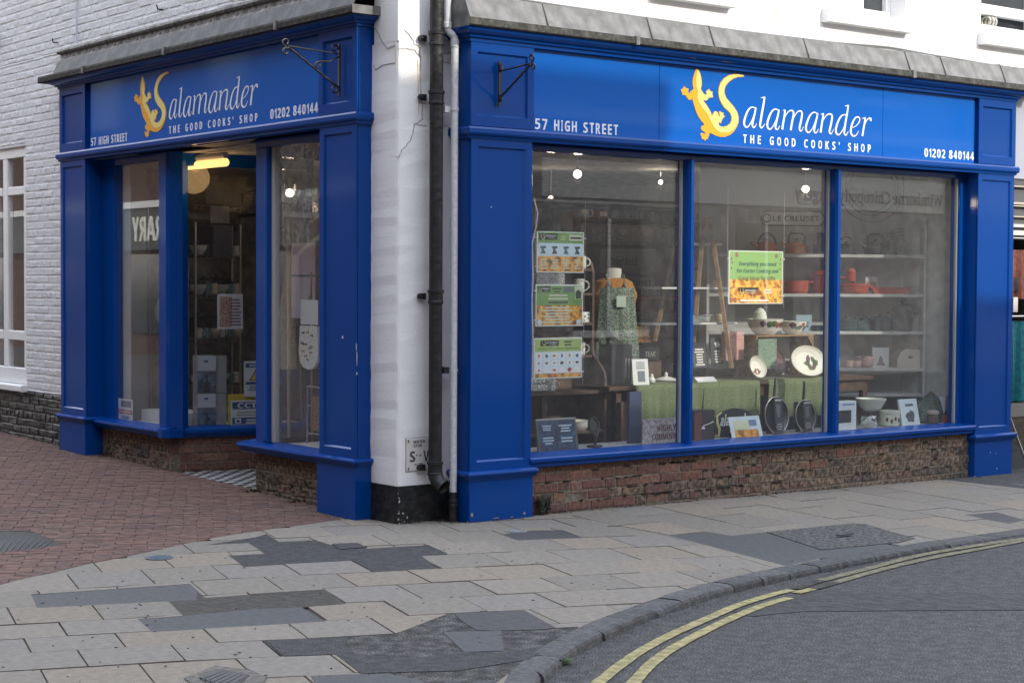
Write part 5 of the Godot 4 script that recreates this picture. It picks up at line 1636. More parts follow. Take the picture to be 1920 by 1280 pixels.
func build_window_one() -> void:
	var paper := mat(lin(0.62, 0.70, 0.62), 0.5)
	var green := mat(lin(0.14, 0.30, 0.07), 0.5)
	var lime := mat(lin(0.35, 0.48, 0.14), 0.5)
	var oran := print_mat("orange_print", [S(110, 70, 25), S(190, 125, 35), S(225, 180, 80), S(150, 95, 30)])
	var ink := mat(lin(0.03, 0.06, 0.04), 0.5)
	var pale := mat(lin(0.52, 0.55, 0.40), 0.5)
	var sky := mat(lin(0.50, 0.66, 0.72), 0.5)
	var steel := mat(lin(0.08, 0.12, 0.14), 0.4)
	# three posters on wires
	var a := board("poster", "green and orange offers poster with a pale row of mixers, topmost of three", "poster", 1006, 433, 1095, 511, -0.30, paper, 0.004, 0, 0, "hanging offer posters")
	var t: Node3D = a[0]; var w: float = a[1]; var h: float = a[2]
	hang(t, w, h, 0.55)
	rect(t, 0.012, h * 0.70, w - 0.024, h * 0.28, green)
	rect(t, 0.012, h * 0.03, w - 0.024, h * 0.37, oran)
	rect(t, 0.02, h * 0.42, w - 0.04, h * 0.30, sky, 0.001)
	mini_logo(t, w * 0.05, h * 0.80, w * 0.38, h * 0.15)
	rect(t, w * 0.68, h * 0.79, w * 0.28, h * 0.14, pale, 0.001)
	rect(t, w * 0.70, h * 0.83, w * 0.24, h * 0.05, ink, 0.002, "text_line")
	lines(t, w * 0.48, h * 0.80, w * 0.14, h * 0.13, 2, lime, 0.001)
	for k in 4:
		var x := w * (0.13 + k * 0.24)
		obj("mixer_picture", MB.new().prism(PackedVector2Array([Vector2(x - 0.03, h * 0.64), Vector2(x + 0.025, h * 0.65), Vector2(x + 0.03, h * 0.60), Vector2(x + 0.005, h * 0.58), Vector2(x + 0.02, h * 0.50), Vector2(x + 0.025, h * 0.46), Vector2(x - 0.025, h * 0.46), Vector2(x - 0.012, h * 0.55)]), 0.0015, 0.0025), steel if k % 2 == 0 else ink, t)
		lines(t, w * (0.05 + k * 0.24), h * 0.10, w * 0.18, h * 0.26, 4, pale, 0.001)
	a = board("poster", "green poster of spring workshops with a person in an apron, middle of three", "poster", 1004, 533, 1093, 612, -0.30, paper, 0.004, 0, 0, "hanging offer posters")
	t = a[0]; w = a[1]; h = a[2]
	hang(t, w, h, 0.25)
	rect(t, 0.01, h * 0.50, w - 0.02, h * 0.47, green)
	rect(t, 0.01, h * 0.03, w - 0.02, h * 0.47, oran)
	mini_logo(t, w * 0.04, h * 0.82, w * 0.26, h * 0.13)
	lines(t, w * 0.34, h * 0.81, w * 0.20, h * 0.14, 2, green if t.get_child_count() > 40 else ink, 0.001)
	rect(t, w * 0.58, h * 0.81, w * 0.20, h * 0.14, steel, 0.001)
	rect(t, w * 0.82, h * 0.65, w * 0.15, h * 0.31, pale, 0.001)
	obj("apron_picture", MB.new().prism(PackedVector2Array([Vector2(w * 0.84, h * 0.66), Vector2(w * 0.95, h * 0.66), Vector2(w * 0.96, h * 0.80), Vector2(w * 0.92, h * 0.87), Vector2(w * 0.87, h * 0.87), Vector2(w * 0.83, h * 0.80)]), 0.0022, 0.003), ink, t)
	lines(t, w * 0.22, h * 0.64, w * 0.5, h * 0.16, 2, pale, 0.001)
	lines(t, w * 0.24, h * 0.55, w * 0.46, h * 0.09, 1, ink, 0.001)
	lines(t, w * 0.08, h * 0.08, w * 0.72, h * 0.42, 6, pale, 0.001)
	obj("seal", MB.new().lathe([Vector2(0.02, 0), Vector2(0.02, 0.002), Vector2(0, 0.002)], Vector3.ZERO, 16), sky, t, Transform3D(Basis(Vector3.RIGHT, PI / 2), V(w * 0.08, h * 0.1, 0.0005)))
	rect(t, w * 0.86, h * 0.05, w * 0.09, h * 0.1, sky, 0.001)
	a = board("poster", "green poster of many small product pictures, lowest of three", "poster", 1001, 634, 1091, 711, -0.30, paper, 0.004, 0, 0, "hanging offer posters")
	t = a[0]; w = a[1]; h = a[2]
	hang(t, w, h, 0.3)
	rect(t, 0.01, h * 0.66, w - 0.02, h * 0.31, lime)
	rect(t, 0.01, h * 0.03, w - 0.02, h * 0.10, oran)
	rect(t, 0.01, h * 0.13, w - 0.02, h * 0.53, sky)
	mini_logo(t, w * 0.13, h * 0.80, w * 0.38, h * 0.14)
	lines(t, w * 0.60, h * 0.81, w * 0.20, h * 0.14, 2, green if t.get_child_count() > 40 else ink, 0.001)
	words(t, "Spring Offers from Top Brands", w * 0.08, h * 0.69, w * 0.86, h * 0.085, green, 0.001)
	var cols := [mat(lin(0.35, 0.05, 0.04), 0.5), mat(lin(0.05, 0.12, 0.25), 0.5), mat(lin(0.03, 0.04, 0.04), 0.5), mat(lin(0.65, 0.68, 0.68), 0.5), mat(lin(0.4, 0.15, 0.05), 0.5), mat(lin(0.25, 0.3, 0.3), 0.5)]
	for i in 3:
		for k in 6:
			var ph := h * (0.14 + i * 0.175)
			rect(t, w * (0.03 + k * 0.16), ph, w * 0.13, h * 0.14, mat(lin(0.66, 0.7, 0.7), 0.5), 0.0012)
			var cx := w * (0.095 + k * 0.16)
			obj("product_picture", MB.new().prism(blob(w * rng.randf_range(0.02, 0.05), h * rng.randf_range(0.03, 0.06), 8, rng), 0.0018, 0.0028), cols[(i * 5 + k * 3) % 6], t, Transform3D(Basis(), V(cx, ph + h * 0.07, 0)))
	# dresser against the left end
	var zf := -0.88
	var X1 := px(1111, 600, 2, zf).x; var X0 := 0.75
	t = thing("wooden_dresser", "dark brown wooden dresser with open plate shelves and a curved side", "dresser")
	obj("back_board", box(V(X0, 0.06, zf - 0.17), V(X1, 2.02, zf - 0.15)), WOODM, t)
	var side := PackedVector2Array()
	for q in [[-0.35, 0.06], [0.16, 0.06], [0.16, 0.92], [0.15, 0.97], [0.10, 1.03], [0.02, 1.10], [0.0, 1.14], [0.0, 1.78], [-0.03, 1.86], [-0.11, 1.90], [-0.15, 1.95], [-0.17, 2.02], [-0.35, 2.02]]:
		side.append(Vector2(q[0], q[1]))
	obj("side", MB.new().prism(side, 0.0, 0.022), WOODM, t, Transform3D(Basis(Vector3(0, 0, 1), Vector3.UP, Vector3(-1, 0, 0)), V(X1 + 0.02, 0, zf)))
	var sy := []
	for q in [503, 549, 605, 666]:
		var y := px(1080, q, 2, zf).y
		sy.append(y)
		obj("shelf", MB.new().cham(V(X0, y - 0.022, zf - 0.15), V(X1, y, zf), 0.003), WOODM, t)
	var yb := px(1080, 733, 2, zf + 0.16).y
	obj("shelf", MB.new().cham(V(X0, yb - 0.028, zf - 0.15), V(X1 + 0.02, yb, zf + 0.17), 0.004), WOODM, t)
	var yc := px(1090, 808, 2, zf + 0.16).y
	obj("shelf", MB.new().cham(V(X0, yc - 0.025, zf - 0.15), V(X1, yc, zf + 0.15), 0.004), WOODM, t)
	obj("upright", MB.new().box(V(px(1012, 760, 2, zf + 0.1).x, 0.08, zf + 0.1), V(px(1022, 760, 2, zf + 0.1).x, yb - 0.03, zf + 0.13)), WOODM, t)
	var china := mat(lin(0.62, 0.64, 0.60), 0.35)
	var pat := print_mat("china_print", [S(215, 218, 208), S(210, 212, 205), S(70, 85, 80), S(205, 200, 195)], 0.05, 9.0)
	mug("white mug with handle on the dresser shelf, behind the topmost poster", V(px(1100, 500, 2, zf).x, sy[0], zf - 0.07), 0.042, 0.10, china)
	mug("white mug with an oval motif on the dresser's second shelf", V(px(1096, 545, 2, zf).x, sy[1], zf - 0.07), 0.045, 0.115, pat)
	mug("patterned mug with a heart-shaped handle on the dresser's fourth shelf", V(px(1098, 660, 2, zf).x, sy[3], zf - 0.07), 0.042, 0.10, pat)
	mug("squat patterned mug on the dresser's wide shelf", V(px(1039, 730, 2, zf + 0.08).x, yb, zf + 0.02), 0.050, 0.095, pat)
	var c := thing("storage_tin", "white tin with dark spots on the dresser's third shelf", "tin", at(V(px(1104, 605, 2, zf).x, sy[2], zf - 0.07)))
	obj("tin", MB.new().cham(V(-0.045, 0, -0.04), V(0.045, 0.085, 0.04), 0.004), china, c)
	for q in [[-0.015, 0.05], [0.02, 0.035], [-0.022, 0.02], [0.02, 0.066]]:
		obj("spot", MB.new().lathe([Vector2(0.009, 0), Vector2(0, 0.001)], Vector3.ZERO, 10), ink, c, Transform3D(Basis(Vector3.RIGHT, PI / 2), V(q[0], q[1], 0.0405)))
	c = thing("butter_dish", "patterned oblong butter dish with a lid on the dresser's wide shelf", "dish", at(V(px(1010, 733, 2, zf + 0.08).x, yb, zf + 0.03)))
	obj("tray", MB.new().cham(V(-0.10, 0, -0.05), V(0.10, 0.055, 0.05), 0.01), pat, c)
	obj("lid", MB.new().cham(V(-0.085, 0.056, -0.04), V(0.085, 0.11, 0.04), 0.015), pat, c)
	a = carton("gift_box", "grey leaf-patterned carton behind the posters on the dresser", "box", 1006, 512, 1059, 549, zf - 0.02, 0.1, print_mat("leaf_print", [S(150, 152, 150), S(165, 168, 166), S(60, 66, 66)], 0.06, 10.0))
	# bowls low on the dresser
	ground_lathe("stacked_bowl", "wide grey-white bowl on the dresser's lowest shelf", "bowl", [Vector2(0, 0), Vector2(0.07, 0), Vector2(0.10, 0.03), Vector2(0.125, 0.075), Vector2(0.12, 0.075), Vector2(0.09, 0.03), Vector2(0, 0.012)], V(px(1090, 808, 2, zf + 0.1).x, yc, zf + 0.04), china)
	# framed certificate on the window board
	var zq := zs(1048, 850, BOARD)
	a = board("framed_certificate", "blue certificate in a dark frame leaning by the corner of the window", "picture frame", 1011, 786, 1086, 851, minf(zq, -0.22), mat(lin(0.07, 0.08, 0.075), 0.4), 0.02, 0.18)
	t = a[0]; w = a[1]; h = a[2]
	rect(t, 0.018, 0.018, w - 0.036, h - 0.036, print_mat("cert_print", [S(12, 28, 48), S(18, 48, 76), S(28, 78, 108)], 0.03, 4.0), 0.001)
	rect(t, 0.0, h - 0.008, w, 0.008, mat(lin(0.4, 0.42, 0.38), 0.3), 0.002, "frame_edge")
	var wl := mat(lin(0.34, 0.45, 0.5), 0.5)
	lines(t, w * 0.10, h * 0.66, w * 0.30, h * 0.18, 3, wl, 0.002)
	lines(t, w * 0.54, h * 0.60, w * 0.34, h * 0.24, 3, wl, 0.002)
	lines(t, w * 0.12, h * 0.26, w * 0.28, h * 0.24, 3, wl, 0.002)
	lines(t, w * 0.55, h * 0.30, w * 0.34, h * 0.18, 2, wl, 0.002)
	# black skillet on a forked stand
	var bp := px(1113, 838, 1, BOARD)
	bp.z = minf(bp.z, -0.27)
	t = thing("skillet_on_stand", "black round cast iron dish propped on a small forked stand", "pan", at(bp, 0.3))
	obj("dish", MB.new().lathe([Vector2(0, -0.012), Vector2(0.066, -0.012), Vector2(0.072, 0.012), Vector2(0.064, 0.012), Vector2(0.058, -0.004), Vector2(0, -0.004)], Vector3.ZERO, 24), mat(lin(0.02, 0.022, 0.023), 0.5), t, Transform3D(Basis(Vector3.RIGHT, 1.35), V(0, 0.165, 0)))
	obj("stand", MB.new().tube([V(-0.045, 0.13, 0.02), V(0, 0.06, 0.02), V(0.045, 0.13, 0.02)], 0.009, 6).tube([V(0, 0.06, 0.02), V(0, 0.015, 0.015)], 0.012, 6).box(V(-0.05, 0, -0.03), V(0.05, 0.016, 0.05)), mat(lin(0.02, 0.022, 0.023), 0.5), t)
	# mannequin
	var mp := px(1150, 700, 2, -1.15)
	t = thing("apron_mannequin", "headless display bust in an orange top and green apron", "mannequin", at(V(mp.x, 0.0, -1.15), -0.5))
	var H := px(1150, 503, 2, -1.15).y
	obj("bust", MB.new().lathe([Vector2(0.11, H - 0.95), Vector2(0.13, H - 0.75), Vector2(0.115, H - 0.55), Vector2(0.14, H - 0.33), Vector2(0.15, H - 0.22), Vector2(0.12, H - 0.13), Vector2(0.06, H - 0.10), Vector2(0.055, H), Vector2(0, H + 0.005)], Vector3.ZERO, 20, 1.15, 0.8), mat(lin(0.5, 0.52, 0.46), 0.8), t)
	obj("stand", MB.new().tube([V(0, 0.06, 0), V(0, H - 0.9, 0)], 0.02, 8), IRON, t)
	var org := mat(lin(0.42, 0.19, 0.03), 0.85, 0.3, 5.0, 0.6)
	var top := MB.new()
	var prof := [[0.15, -0.62], [0.135, -0.52], [0.155, -0.34], [0.168, -0.22], [0.135, -0.11], [0.085, -0.08]]
	for i in prof.size() - 1:
		for k in 24:
			var f := func(q: Array, a0: float) -> Vector3:
				var rr: float = q[0] * (1.0 + 0.05 * sin(a0 * 5.0 + q[1] * 30.0))
				return V(cos(a0) * rr * 1.15, H + q[1], sin(a0) * rr * 0.85)
			var a0 := TAU * k / 24; var a1 := TAU * (k + 1) / 24
			top.quad(f.call(prof[i], a1), f.call(prof[i], a0), f.call(prof[i + 1], a0), f.call(prof[i + 1], a1))
	obj("orange_top", top, org, t)
	var ap := MB.new()
	var grn := print_mat("apron_print", [S(22, 48, 26), S(46, 84, 40), S(150, 155, 150), S(60, 70, 66), S(34, 60, 34)], 0.05, 7.0)
	for i in 12:
		for k in 10:
			var g := func(ii: int, kk: int) -> Vector3:
				var v := ii / 12.0; var u := kk / 10.0
				var an := lerpf(0.75, 2.35, u)
				var rr := 0.176 + 0.05 * v + 0.02 * sin(u * 19.0 + v * 3.0) * v
				return V(cos(an) * rr * 1.15, H - 0.16 - v * 0.78, sin(an) * rr * 0.95)
			ap.quad(g.call(i + 1, k + 1), g.call(i + 1, k), g.call(i, k), g.call(i, k + 1))
	obj("apron", ap, grn, t)
	obj("strap", MB.new().tube([V(-0.06, H - 0.16, 0.15), V(-0.075, H - 0.06, 0.03), V(0, H - 0.03, -0.05), V(0.075, H - 0.06, 0.03), V(0.06, H - 0.16, 0.15)], 0.012, 6), grn, t)
	rect(t, -0.02, H - 0.32, 0.08, 0.09, mat(lin(0.4, 0.5, 0.42), 0.6), 0.20, "price_ticket")
	obj("foil_sash", MB.new().quad_strip([V(-0.12, H - 0.50, 0.20), V(-0.05, H - 0.56, 0.235), V(0.03, H - 0.62, 0.24), V(0.10, H - 0.66, 0.22)], 0.05), metal(lin(0.45, 0.6, 0.45), 0.25), t)
	# display table with green runners
	t = thing("display_table", "long wooden display table behind the panes", "table")
	obj("top", MB.new().cham(V(px(1140, 722, 2, -0.62).x, TABLE - 0.035, -1.35), V(5.0, TABLE, -0.60), 0.004), WOODM, t)
	for x in [px(1165, 760, 2, -0.64).x, 3.4, 4.9]:
		for z in [-0.64, -1.28]:
			obj("leg", MB.new().box(V(x, 0.06, z - 0.05), V(x + 0.06, TABLE - 0.035, z)), WOODM, t)
	obj("apron_rail", box(V(px(1150, 722, 2, -0.62).x + 0.05, TABLE - 0.13, -0.655), V(4.9, TABLE - 0.036, -0.64)), WOODM, t)
	var run := print_mat("runner_cloth", [lin(0.10, 0.135, 0.06), lin(0.16, 0.20, 0.10), lin(0.12, 0.155, 0.075), lin(0.17, 0.21, 0.11)], 0.06, 6.0)
	run.normal_enabled = true
	run.normal_texture = bump_tex("weave", 0.05, 10.0, 3)
	run.normal_scale = 1.3
	run.roughness = 0.9
	t = thing("table_runner", "olive green scalloped cloth over the table end by the commendation cloth", "tablecloth", Transform3D(), "green table runners")
	cloth(t, "fabric", px(1191, 722, 2, -0.60).x, px(1286, 722, 2, -0.60).x, px(1230, 787, 2, -0.58).y, TABLE, -0.60, run, 2.5, 0.014, 5)
	t = thing("table_runner", "olive green embossed cloth under the upright pattern books", "tablecloth", Transform3D(), "green table runners")
	cloth(t, "fabric", px(1296, 715, 2, -0.60).x, px(1424, 715, 2, -0.60).x, px(1360, 783, 2, -0.58).y, TABLE, -0.60, run, 3.0, 0.0, 8)
	t = thing("table_runner", "olive green embossed cloth under the large oval platter", "tablecloth", Transform3D(), "green table runners")
	cloth(t, "fabric", px(1441, 710, 2, -0.60).x, px(1556, 710, 2, -0.60).x, px(1500, 780, 2, -0.58).y, TABLE, -0.60, run, 3.0, 0.0, 11)
	# on the table, left
	var blk := mat(lin(0.022, 0.024, 0.028), 0.35)
	a = carton("knife_block_box", "tall black gift carton with a clear window on the table end", "box", 1147, 646, 1185, 722, zs(1165, 722, TABLE), 0.16, blk)
	rect(a[0], a[1] * 0.66, a[2] * 0.15, a[1] * 0.08, a[2] * 0.5, STEEL, 0.001, "knife")
	rect(a[0], a[1] * 0.80, a[2] * 0.15, a[1] * 0.08, a[2] * 0.5, STEEL, 0.001, "knife")
	a = board("product_card", "white product leaflet leaning against the black carton", "card", 1188, 673, 1214, 722, zs(1200, 722, TABLE), mat(lin(0.55, 0.58, 0.55), 0.5), 0.004, 0.15, -0.2)
	rect(a[0], a[1] * 0.3, a[2] * 0.12, a[1] * 0.45, a[2] * 0.42, steel, 0.001)
	lines(a[0], a[1] * 0.2, a[2] * 0.62, a[1] * 0.6, a[2] * 0.3, 4, steel, 0.001)
	var zt := zs(1220, 700, TABLE)
	a = carton("teak_box", "dark grey carton lettered TEAK on the display table", "box", 1198, 652, 1237, 676, -1.15, 0.12, mat(lin(0.03, 0.035, 0.042), 0.5))
	words(a[0], "TEAK", a[1] * 0.30, a[2] * 0.28, a[1] * 0.5, a[2] * 0.42, pale, 0.001)
	a = carton("teak_stand", "brown wooden block stand beneath the dark carton", "stand", 1196, 677, 1240, 715, -1.15, 0.14, WOODM)
	a = board("picture_tray", "orange and yellow printed tray leaning behind the bust", "tray", 1172, 611, 1222, 643, -1.2, oran, 0.015, 0.2)
	rect(a[0], a[1] * 0.3, a[2] * 0.25, a[1] * 0.4, a[2] * 0.5, print_mat("fruit_print", [S(120, 150, 40), S(220, 190, 70), S(170, 70, 30)], 0.06, 8.0), 0.001)
	for q in [[1222, 717, "small cream mouse-shaped ornament on the table cloth"], [1249, 714, "white lidded dish with a pointed knob on the table cloth"]]:
		var p := px(q[0], q[1], 1, TABLE + 0.005)
		ground_lathe("cheese_dome" if q[0] > 1230 else "ornament", q[2], "dish" if q[0] > 1230 else "ornament", [Vector2(0, 0), Vector2(0.09, 0), Vector2(0.10, 0.012), Vector2(0.05, 0.03), Vector2(0.012, 0.04), Vector2(0.016, 0.06), Vector2(0, 0.08)] if q[0] > 1230 else [Vector2(0, 0), Vector2(0.03, 0.005), Vector2(0.032, 0.025), Vector2(0.016, 0.045), Vector2(0.013, 0.065), Vector2(0, 0.075)], p, china)
	a = board("commendation_cloth", "pale cloth printed HIGHLY COMMENDED hanging below the green runner", "cloth", 1205, 786, 1277, 834, minf(zs(1240, 834, BOARD), -0.30), mat(lin(0.45, 0.42, 0.43), 0.9, 0.2, 4.0, 0.6), 0.012)
	words(a[0], "HIGHLY", a[1] * 0.38, a[2] * 0.50, a[1] * 0.48, a[2] * 0.24, mat(lin(0.13, 0.05, 0.05), 0.7), 0.001)
	words(a[0], "COMMENDED", a[1] * 0.24, a[2] * 0.16, a[1] * 0.76, a[2] * 0.24, mat(lin(0.13, 0.05, 0.05), 0.7), 0.001)
	a = board("rolled_banner", "dark blue banner stand between the table legs", "banner", 1180, 735, 1203, 833, -0.42, mat(lin(0.03, 0.045, 0.10), 0.6), 0.03)
	one("white_flex", MB.new().tube([px(1001, 372, 2, -0.24), px(1008, 400, 2, -0.24), px(1005, 425, 2, -0.24), px(998, 455, 2, -0.24), px(999, 520, 2, -0.24), px(997, 560, 2, -0.24), px(999, 640, 2, -0.24), px(998, 720, 2, -0.24)], 0.006, 6), mat(lin(0.6, 0.6, 0.58), 0.5), "loose white electric flex hanging beside the posters", "cable")
	# wall signs behind
	a = board("wall_sign", "pale pill-shaped wall sign in bold capitals behind the bust", "sign", 1148, 519, 1228, 542, -2.6, mat(lin(0.30, 0.30, 0.29), 0.6), 0.02)
	words(a[0], "LE CREUSET", a[1] * 0.04, a[2] * 0.3, a[1] * 0.88, a[2] * 0.42, ink, 0.001)
	a = board("signature_sign", "grey panel with a handwritten black signature high on the back wall", "sign", 1128, 466, 1230, 512, -2.7, mat(lin(0.26, 0.255, 0.25), 0.7), 0.02)
	words(a[0], "Robert Welch", a[1] * 0.12, a[2] * 0.32, a[1] * 0.52, a[2] * 0.36, ink, 0.001, 0.3, true)
	a = board("shelf_panel", "grey shelf backing with small framed pictures high on the back wall", "shelf", 1095, 420, 1270, 457, -2.9, mat(lin(0.11, 0.11, 0.11), 0.7), 0.05)
	for k in 6:
		rect(a[0], a[1] * (0.08 + k * 0.14), a[2] * 0.15, a[1] * 0.10, a[2] * 0.7, print_mat("photo_print", [S(30, 30, 32), S(150, 150, 150), S(60, 60, 62)], 0.06, 6.0), 0.002, "picture")
	# red pots on a rear shelf
	var sh := thing("rear_shelf", "dark rear wall shelf holding red cookware", "shelf")
	var ry := px(1215, 585, 2, -2.5).y
	obj("board", box(V(px(1180, 590, 2, -2.5).x, ry - 0.03, -2.8), V(px(1400, 590, 2, -2.5).x, ry, -2.4)), mat(lin(0.3, 0.3, 0.3), 0.6), sh)
	var red := gloss(lin(0.24, 0.035, 0.02), 0.15)
	for k in 3:
		pot("red enamelled casserole on the rear shelf behind the ladder stand", V(px(1205 + k * 34, 585, 2, -2.6).x, ry, -2.6), 0.11, 0.16, red, true, "red casseroles on the rear shelf")

func build_window_two() -> void:
	var paper := mat(lin(0.66, 0.70, 0.58), 0.5)
	var ink := mat(lin(0.02, 0.10, 0.08), 0.5)
	var brownink := mat(lin(0.20, 0.13, 0.04), 0.5)
	var blk := mat(lin(0.022, 0.024, 0.028), 0.35)
	var pine := mat(lin(0.50, 0.33, 0.17), 0.55, 0.2, 2.0, 0.2, 5.0, 0.2, 3.0)
	var cream := gloss(lin(0.62, 0.62, 0.52), 0.15)
	var pale := mat(lin(0.7, 0.72, 0.66), 0.5)
	var a := board("easter_poster", "bright green and orange Easter cooking poster hung on wires", "poster", 1366, 469, 1468, 570, -0.32, paper, 0.004)
	var t: Node3D = a[0]; var w: float = a[1]; var h: float = a[2]
	hang(t, w, h, 0.95)
	rect(t, 0.012, h * 0.46, w - 0.024, h * 0.52, mat(lin(0.25, 0.46, 0.13), 0.5))
	rect(t, 0.012, h * 0.02, w - 0.024, h * 0.44, print_mat("easter_print", [S(190, 120, 40), S(225, 165, 50), S(235, 200, 90), S(215, 140, 45), S(140, 80, 40)], 0.02, 4.0))
	words(t, "Everything you need", w * 0.18, h * 0.69, w * 0.68, h * 0.105, ink, 0.001, 0.18)
	words(t, "for Easter Cooking and", w * 0.14, h * 0.56, w * 0.76, h * 0.105, ink, 0.001, 0.18)
	words(t, "Great Ideas for Gifts", w * 0.17, h * 0.44, w * 0.68, h * 0.09, brownink, 0.001, 0.18)
	mini_logo(t, w * 0.17, h * 0.18, w * 0.36, h * 0.13)
	lines(t, w * 0.16, h * 0.05, w * 0.62, h * 0.07, 1, pale, 0.001)
	lines(t, w * 0.62, h * 0.2, w * 0.2, h * 0.10, 2, pale, 0.001)
	var flow := [mat(lin(0.25, 0.07, 0.05), 0.5), mat(lin(0.12, 0.16, 0.06), 0.5), mat(lin(0.5, 0.42, 0.22), 0.5)]
	for q in [[0.14, 0.92], [0.87, 0.91], [0.12, 0.07], [0.86, 0.07]]:
		for k in 6:
			obj("flower_print", MB.new().prism(blob(0.010, 0.006, 8, rng), 0.0012, 0.002), flow[0], t, Transform3D(Basis(Vector3(0, 0, 1), k * TAU / 6) , V(w * q[0] + cos(k * TAU / 6) * 0.012, h * q[1] + sin(k * TAU / 6) * 0.012, 0)))
		obj("flower_print", MB.new().prism(blob(0.006, 0.006, 8, rng), 0.002, 0.0026), flow[2], t, Transform3D(Basis(), V(w * q[0], h * q[1], 0)))
	for q in [[0.05, 0.85], [0.06, 0.77], [0.05, 0.67], [0.05, 0.3], [0.05, 0.16], [0.95, 0.85], [0.945, 0.76], [0.95, 0.66], [0.95, 0.32], [0.945, 0.2], [0.95, 0.12]]:
		obj("leaf_print", MB.new().prism(blob(0.008, 0.014, 9, rng), 0.0012, 0.002), flow[rng.randi() % 2], t, Transform3D(Basis(Vector3(0, 0, 1), rng.randf() * 3.0), V(w * q[0], h * q[1], 0)))
	# A-frame ladder stand with white shelves
	var z := -1.15
	t = thing("ladder_stand", "pine A-frame ladder stand with white shelves", "shelf stand")
	var P := func(x: float, y: float, zz: float) -> Vector3: return px(x, y, 2, zz)
	for q in [[1331, 407, 1372, 690, -1.15, -0.95], [1321, 407, 1296, 700, -1.15, -1.3], [1270, 440, 1228, 640, -2.0, -2.1]]:
		var p0: Vector3 = P.call(q[0], q[1], q[4]); var p1: Vector3 = P.call(q[2], q[3], q[5])
		var b := MB.new()
		var d := (p1 - p0).normalized()
		var sd := V(0.6, 0, 0.8)
		for s in [0.0]:
			var u := d.cross(sd).normalized()
			var W := 0.028; var D := 0.016
			var c0 := [p0 + u * W + sd * D, p0 - u * W + sd * D, p0 - u * W - sd * D, p0 + u * W - sd * D]
			var c1 := []
			for c in c0:
				c1.append(c + (p1 - p0))
			for i in 4:
				var j := (i + 1) % 4
				b.quad(c0[i], c0[j], c1[j], c1[i])
			b.quad(c0[3], c0[2], c0[1], c0[0])
		obj("leg", b, pine, t)
	var shelfw := mat(lin(0.55, 0.58, 0.56), 0.4)
	for q in [[1298, 1352, 455, -1.2], [1239, 1384, 538, -1.15], [1222, 1380, 606, -1.08]]:
		var p0: Vector3 = P.call(q[0], q[2], q[3]); var p1: Vector3 = P.call(q[1], q[2], q[3])
		obj("shelf", MB.new().cham(V(p0.x, p0.y - 0.018, q[3] - 0.22), V(p1.x, p0.y, q[3] + 0.02), 0.003), shelfw, t)
	# things on the stand
	var y2 := px(1320, 606, 2, -1.08).y
	var gl := glass_mat(Color(0.85, 0.9, 0.88, 0.15))
	t = thing("glass_casserole", "clear glass casserole dish on the ladder stand", "dish", at(V(px(1318, 606, 2, -1.1).x, y2, -1.14)))
	obj("bowl", MB.new().lathe([Vector2(0, 0), Vector2(0.07, 0), Vector2(0.095, 0.03), Vector2(0.10, 0.07), Vector2(0.095, 0.07), Vector2(0.09, 0.03), Vector2(0.065, 0.006), Vector2(0, 0.006)], Vector3.ZERO, 24), gl, t)
	obj("rim", MB.new().lathe([Vector2(0.096, 0.068), Vector2(0.112, 0.07), Vector2(0.112, 0.076), Vector2(0.096, 0.076)], Vector3.ZERO, 24), mat(lin(0.25, 0.3, 0.3), 0.2), t)
	ground_lathe("gold_egg", "pale gold egg-shaped timer on the ladder stand", "ornament", [Vector2(0, 0), Vector2(0.03, 0.005), Vector2(0.042, 0.035), Vector2(0.034, 0.065), Vector2(0, 0.082)], V(px(1353, 606, 2, -1.1).x, y2, -1.12), gloss(lin(0.42, 0.36, 0.22), 0.2))
	var y3 := px(1320, 538, 2, -1.15).y
	ground_lathe("patterned_egg", "white and brown patterned egg cup on the middle ladder shelf", "ornament", [Vector2(0, 0), Vector2(0.028, 0.005), Vector2(0.04, 0.03), Vector2(0.034, 0.06), Vector2(0, 0.075)], V(px(1350, 538, 2, -1.15).x, y3, -1.18), print_mat("egg_print", [S(220, 212, 195), S(215, 205, 190), S(120, 90, 60)], 0.06, 9.0))
	# on the table: upturned crate, bowls, books, plates
	var zc := -0.98
	t = thing("wooden_crate", "upturned pine crate carrying two painted bowls", "crate")
	var cx0 := px(1419, 629, 2, zc).x; var cx1 := px(1526, 629, 2, zc).x
	var cy := px(1470, 628, 2, zc).y
	obj("top", MB.new().cham(V(cx0, cy - 0.014, zc - 0.28), V(cx1, cy, zc), 0.003), pine, t)
	for x in [cx0, cx1 - 0.016]:
		obj("side", MB.new().box(V(x, TABLE, zc - 0.28), V(x + 0.016, cy - 0.014, zc)), pine, t)
	obj("corner_block", MB.new().prism(PackedVector2Array([Vector2(cx1 - 0.016, cy - 0.014), Vector2(cx1 - 0.07, cy - 0.014), Vector2(cx1 - 0.016, cy - 0.09)]), zc - 0.02, zc - 0.004), pine, t)
	obj("slat", box(V(cx0 + 0.016, TABLE + 0.05, zc - 0.28), V(cx1 - 0.016, TABLE + 0.12, zc - 0.27)), mat(lin(0.10, 0.09, 0.085), 0.8), t)
	var leaf := mat(lin(0.06, 0.11, 0.03), 0.4); var plum := mat(lin(0.10, 0.045, 0.05), 0.4); var rose := mat(lin(0.32, 0.09, 0.06), 0.4)
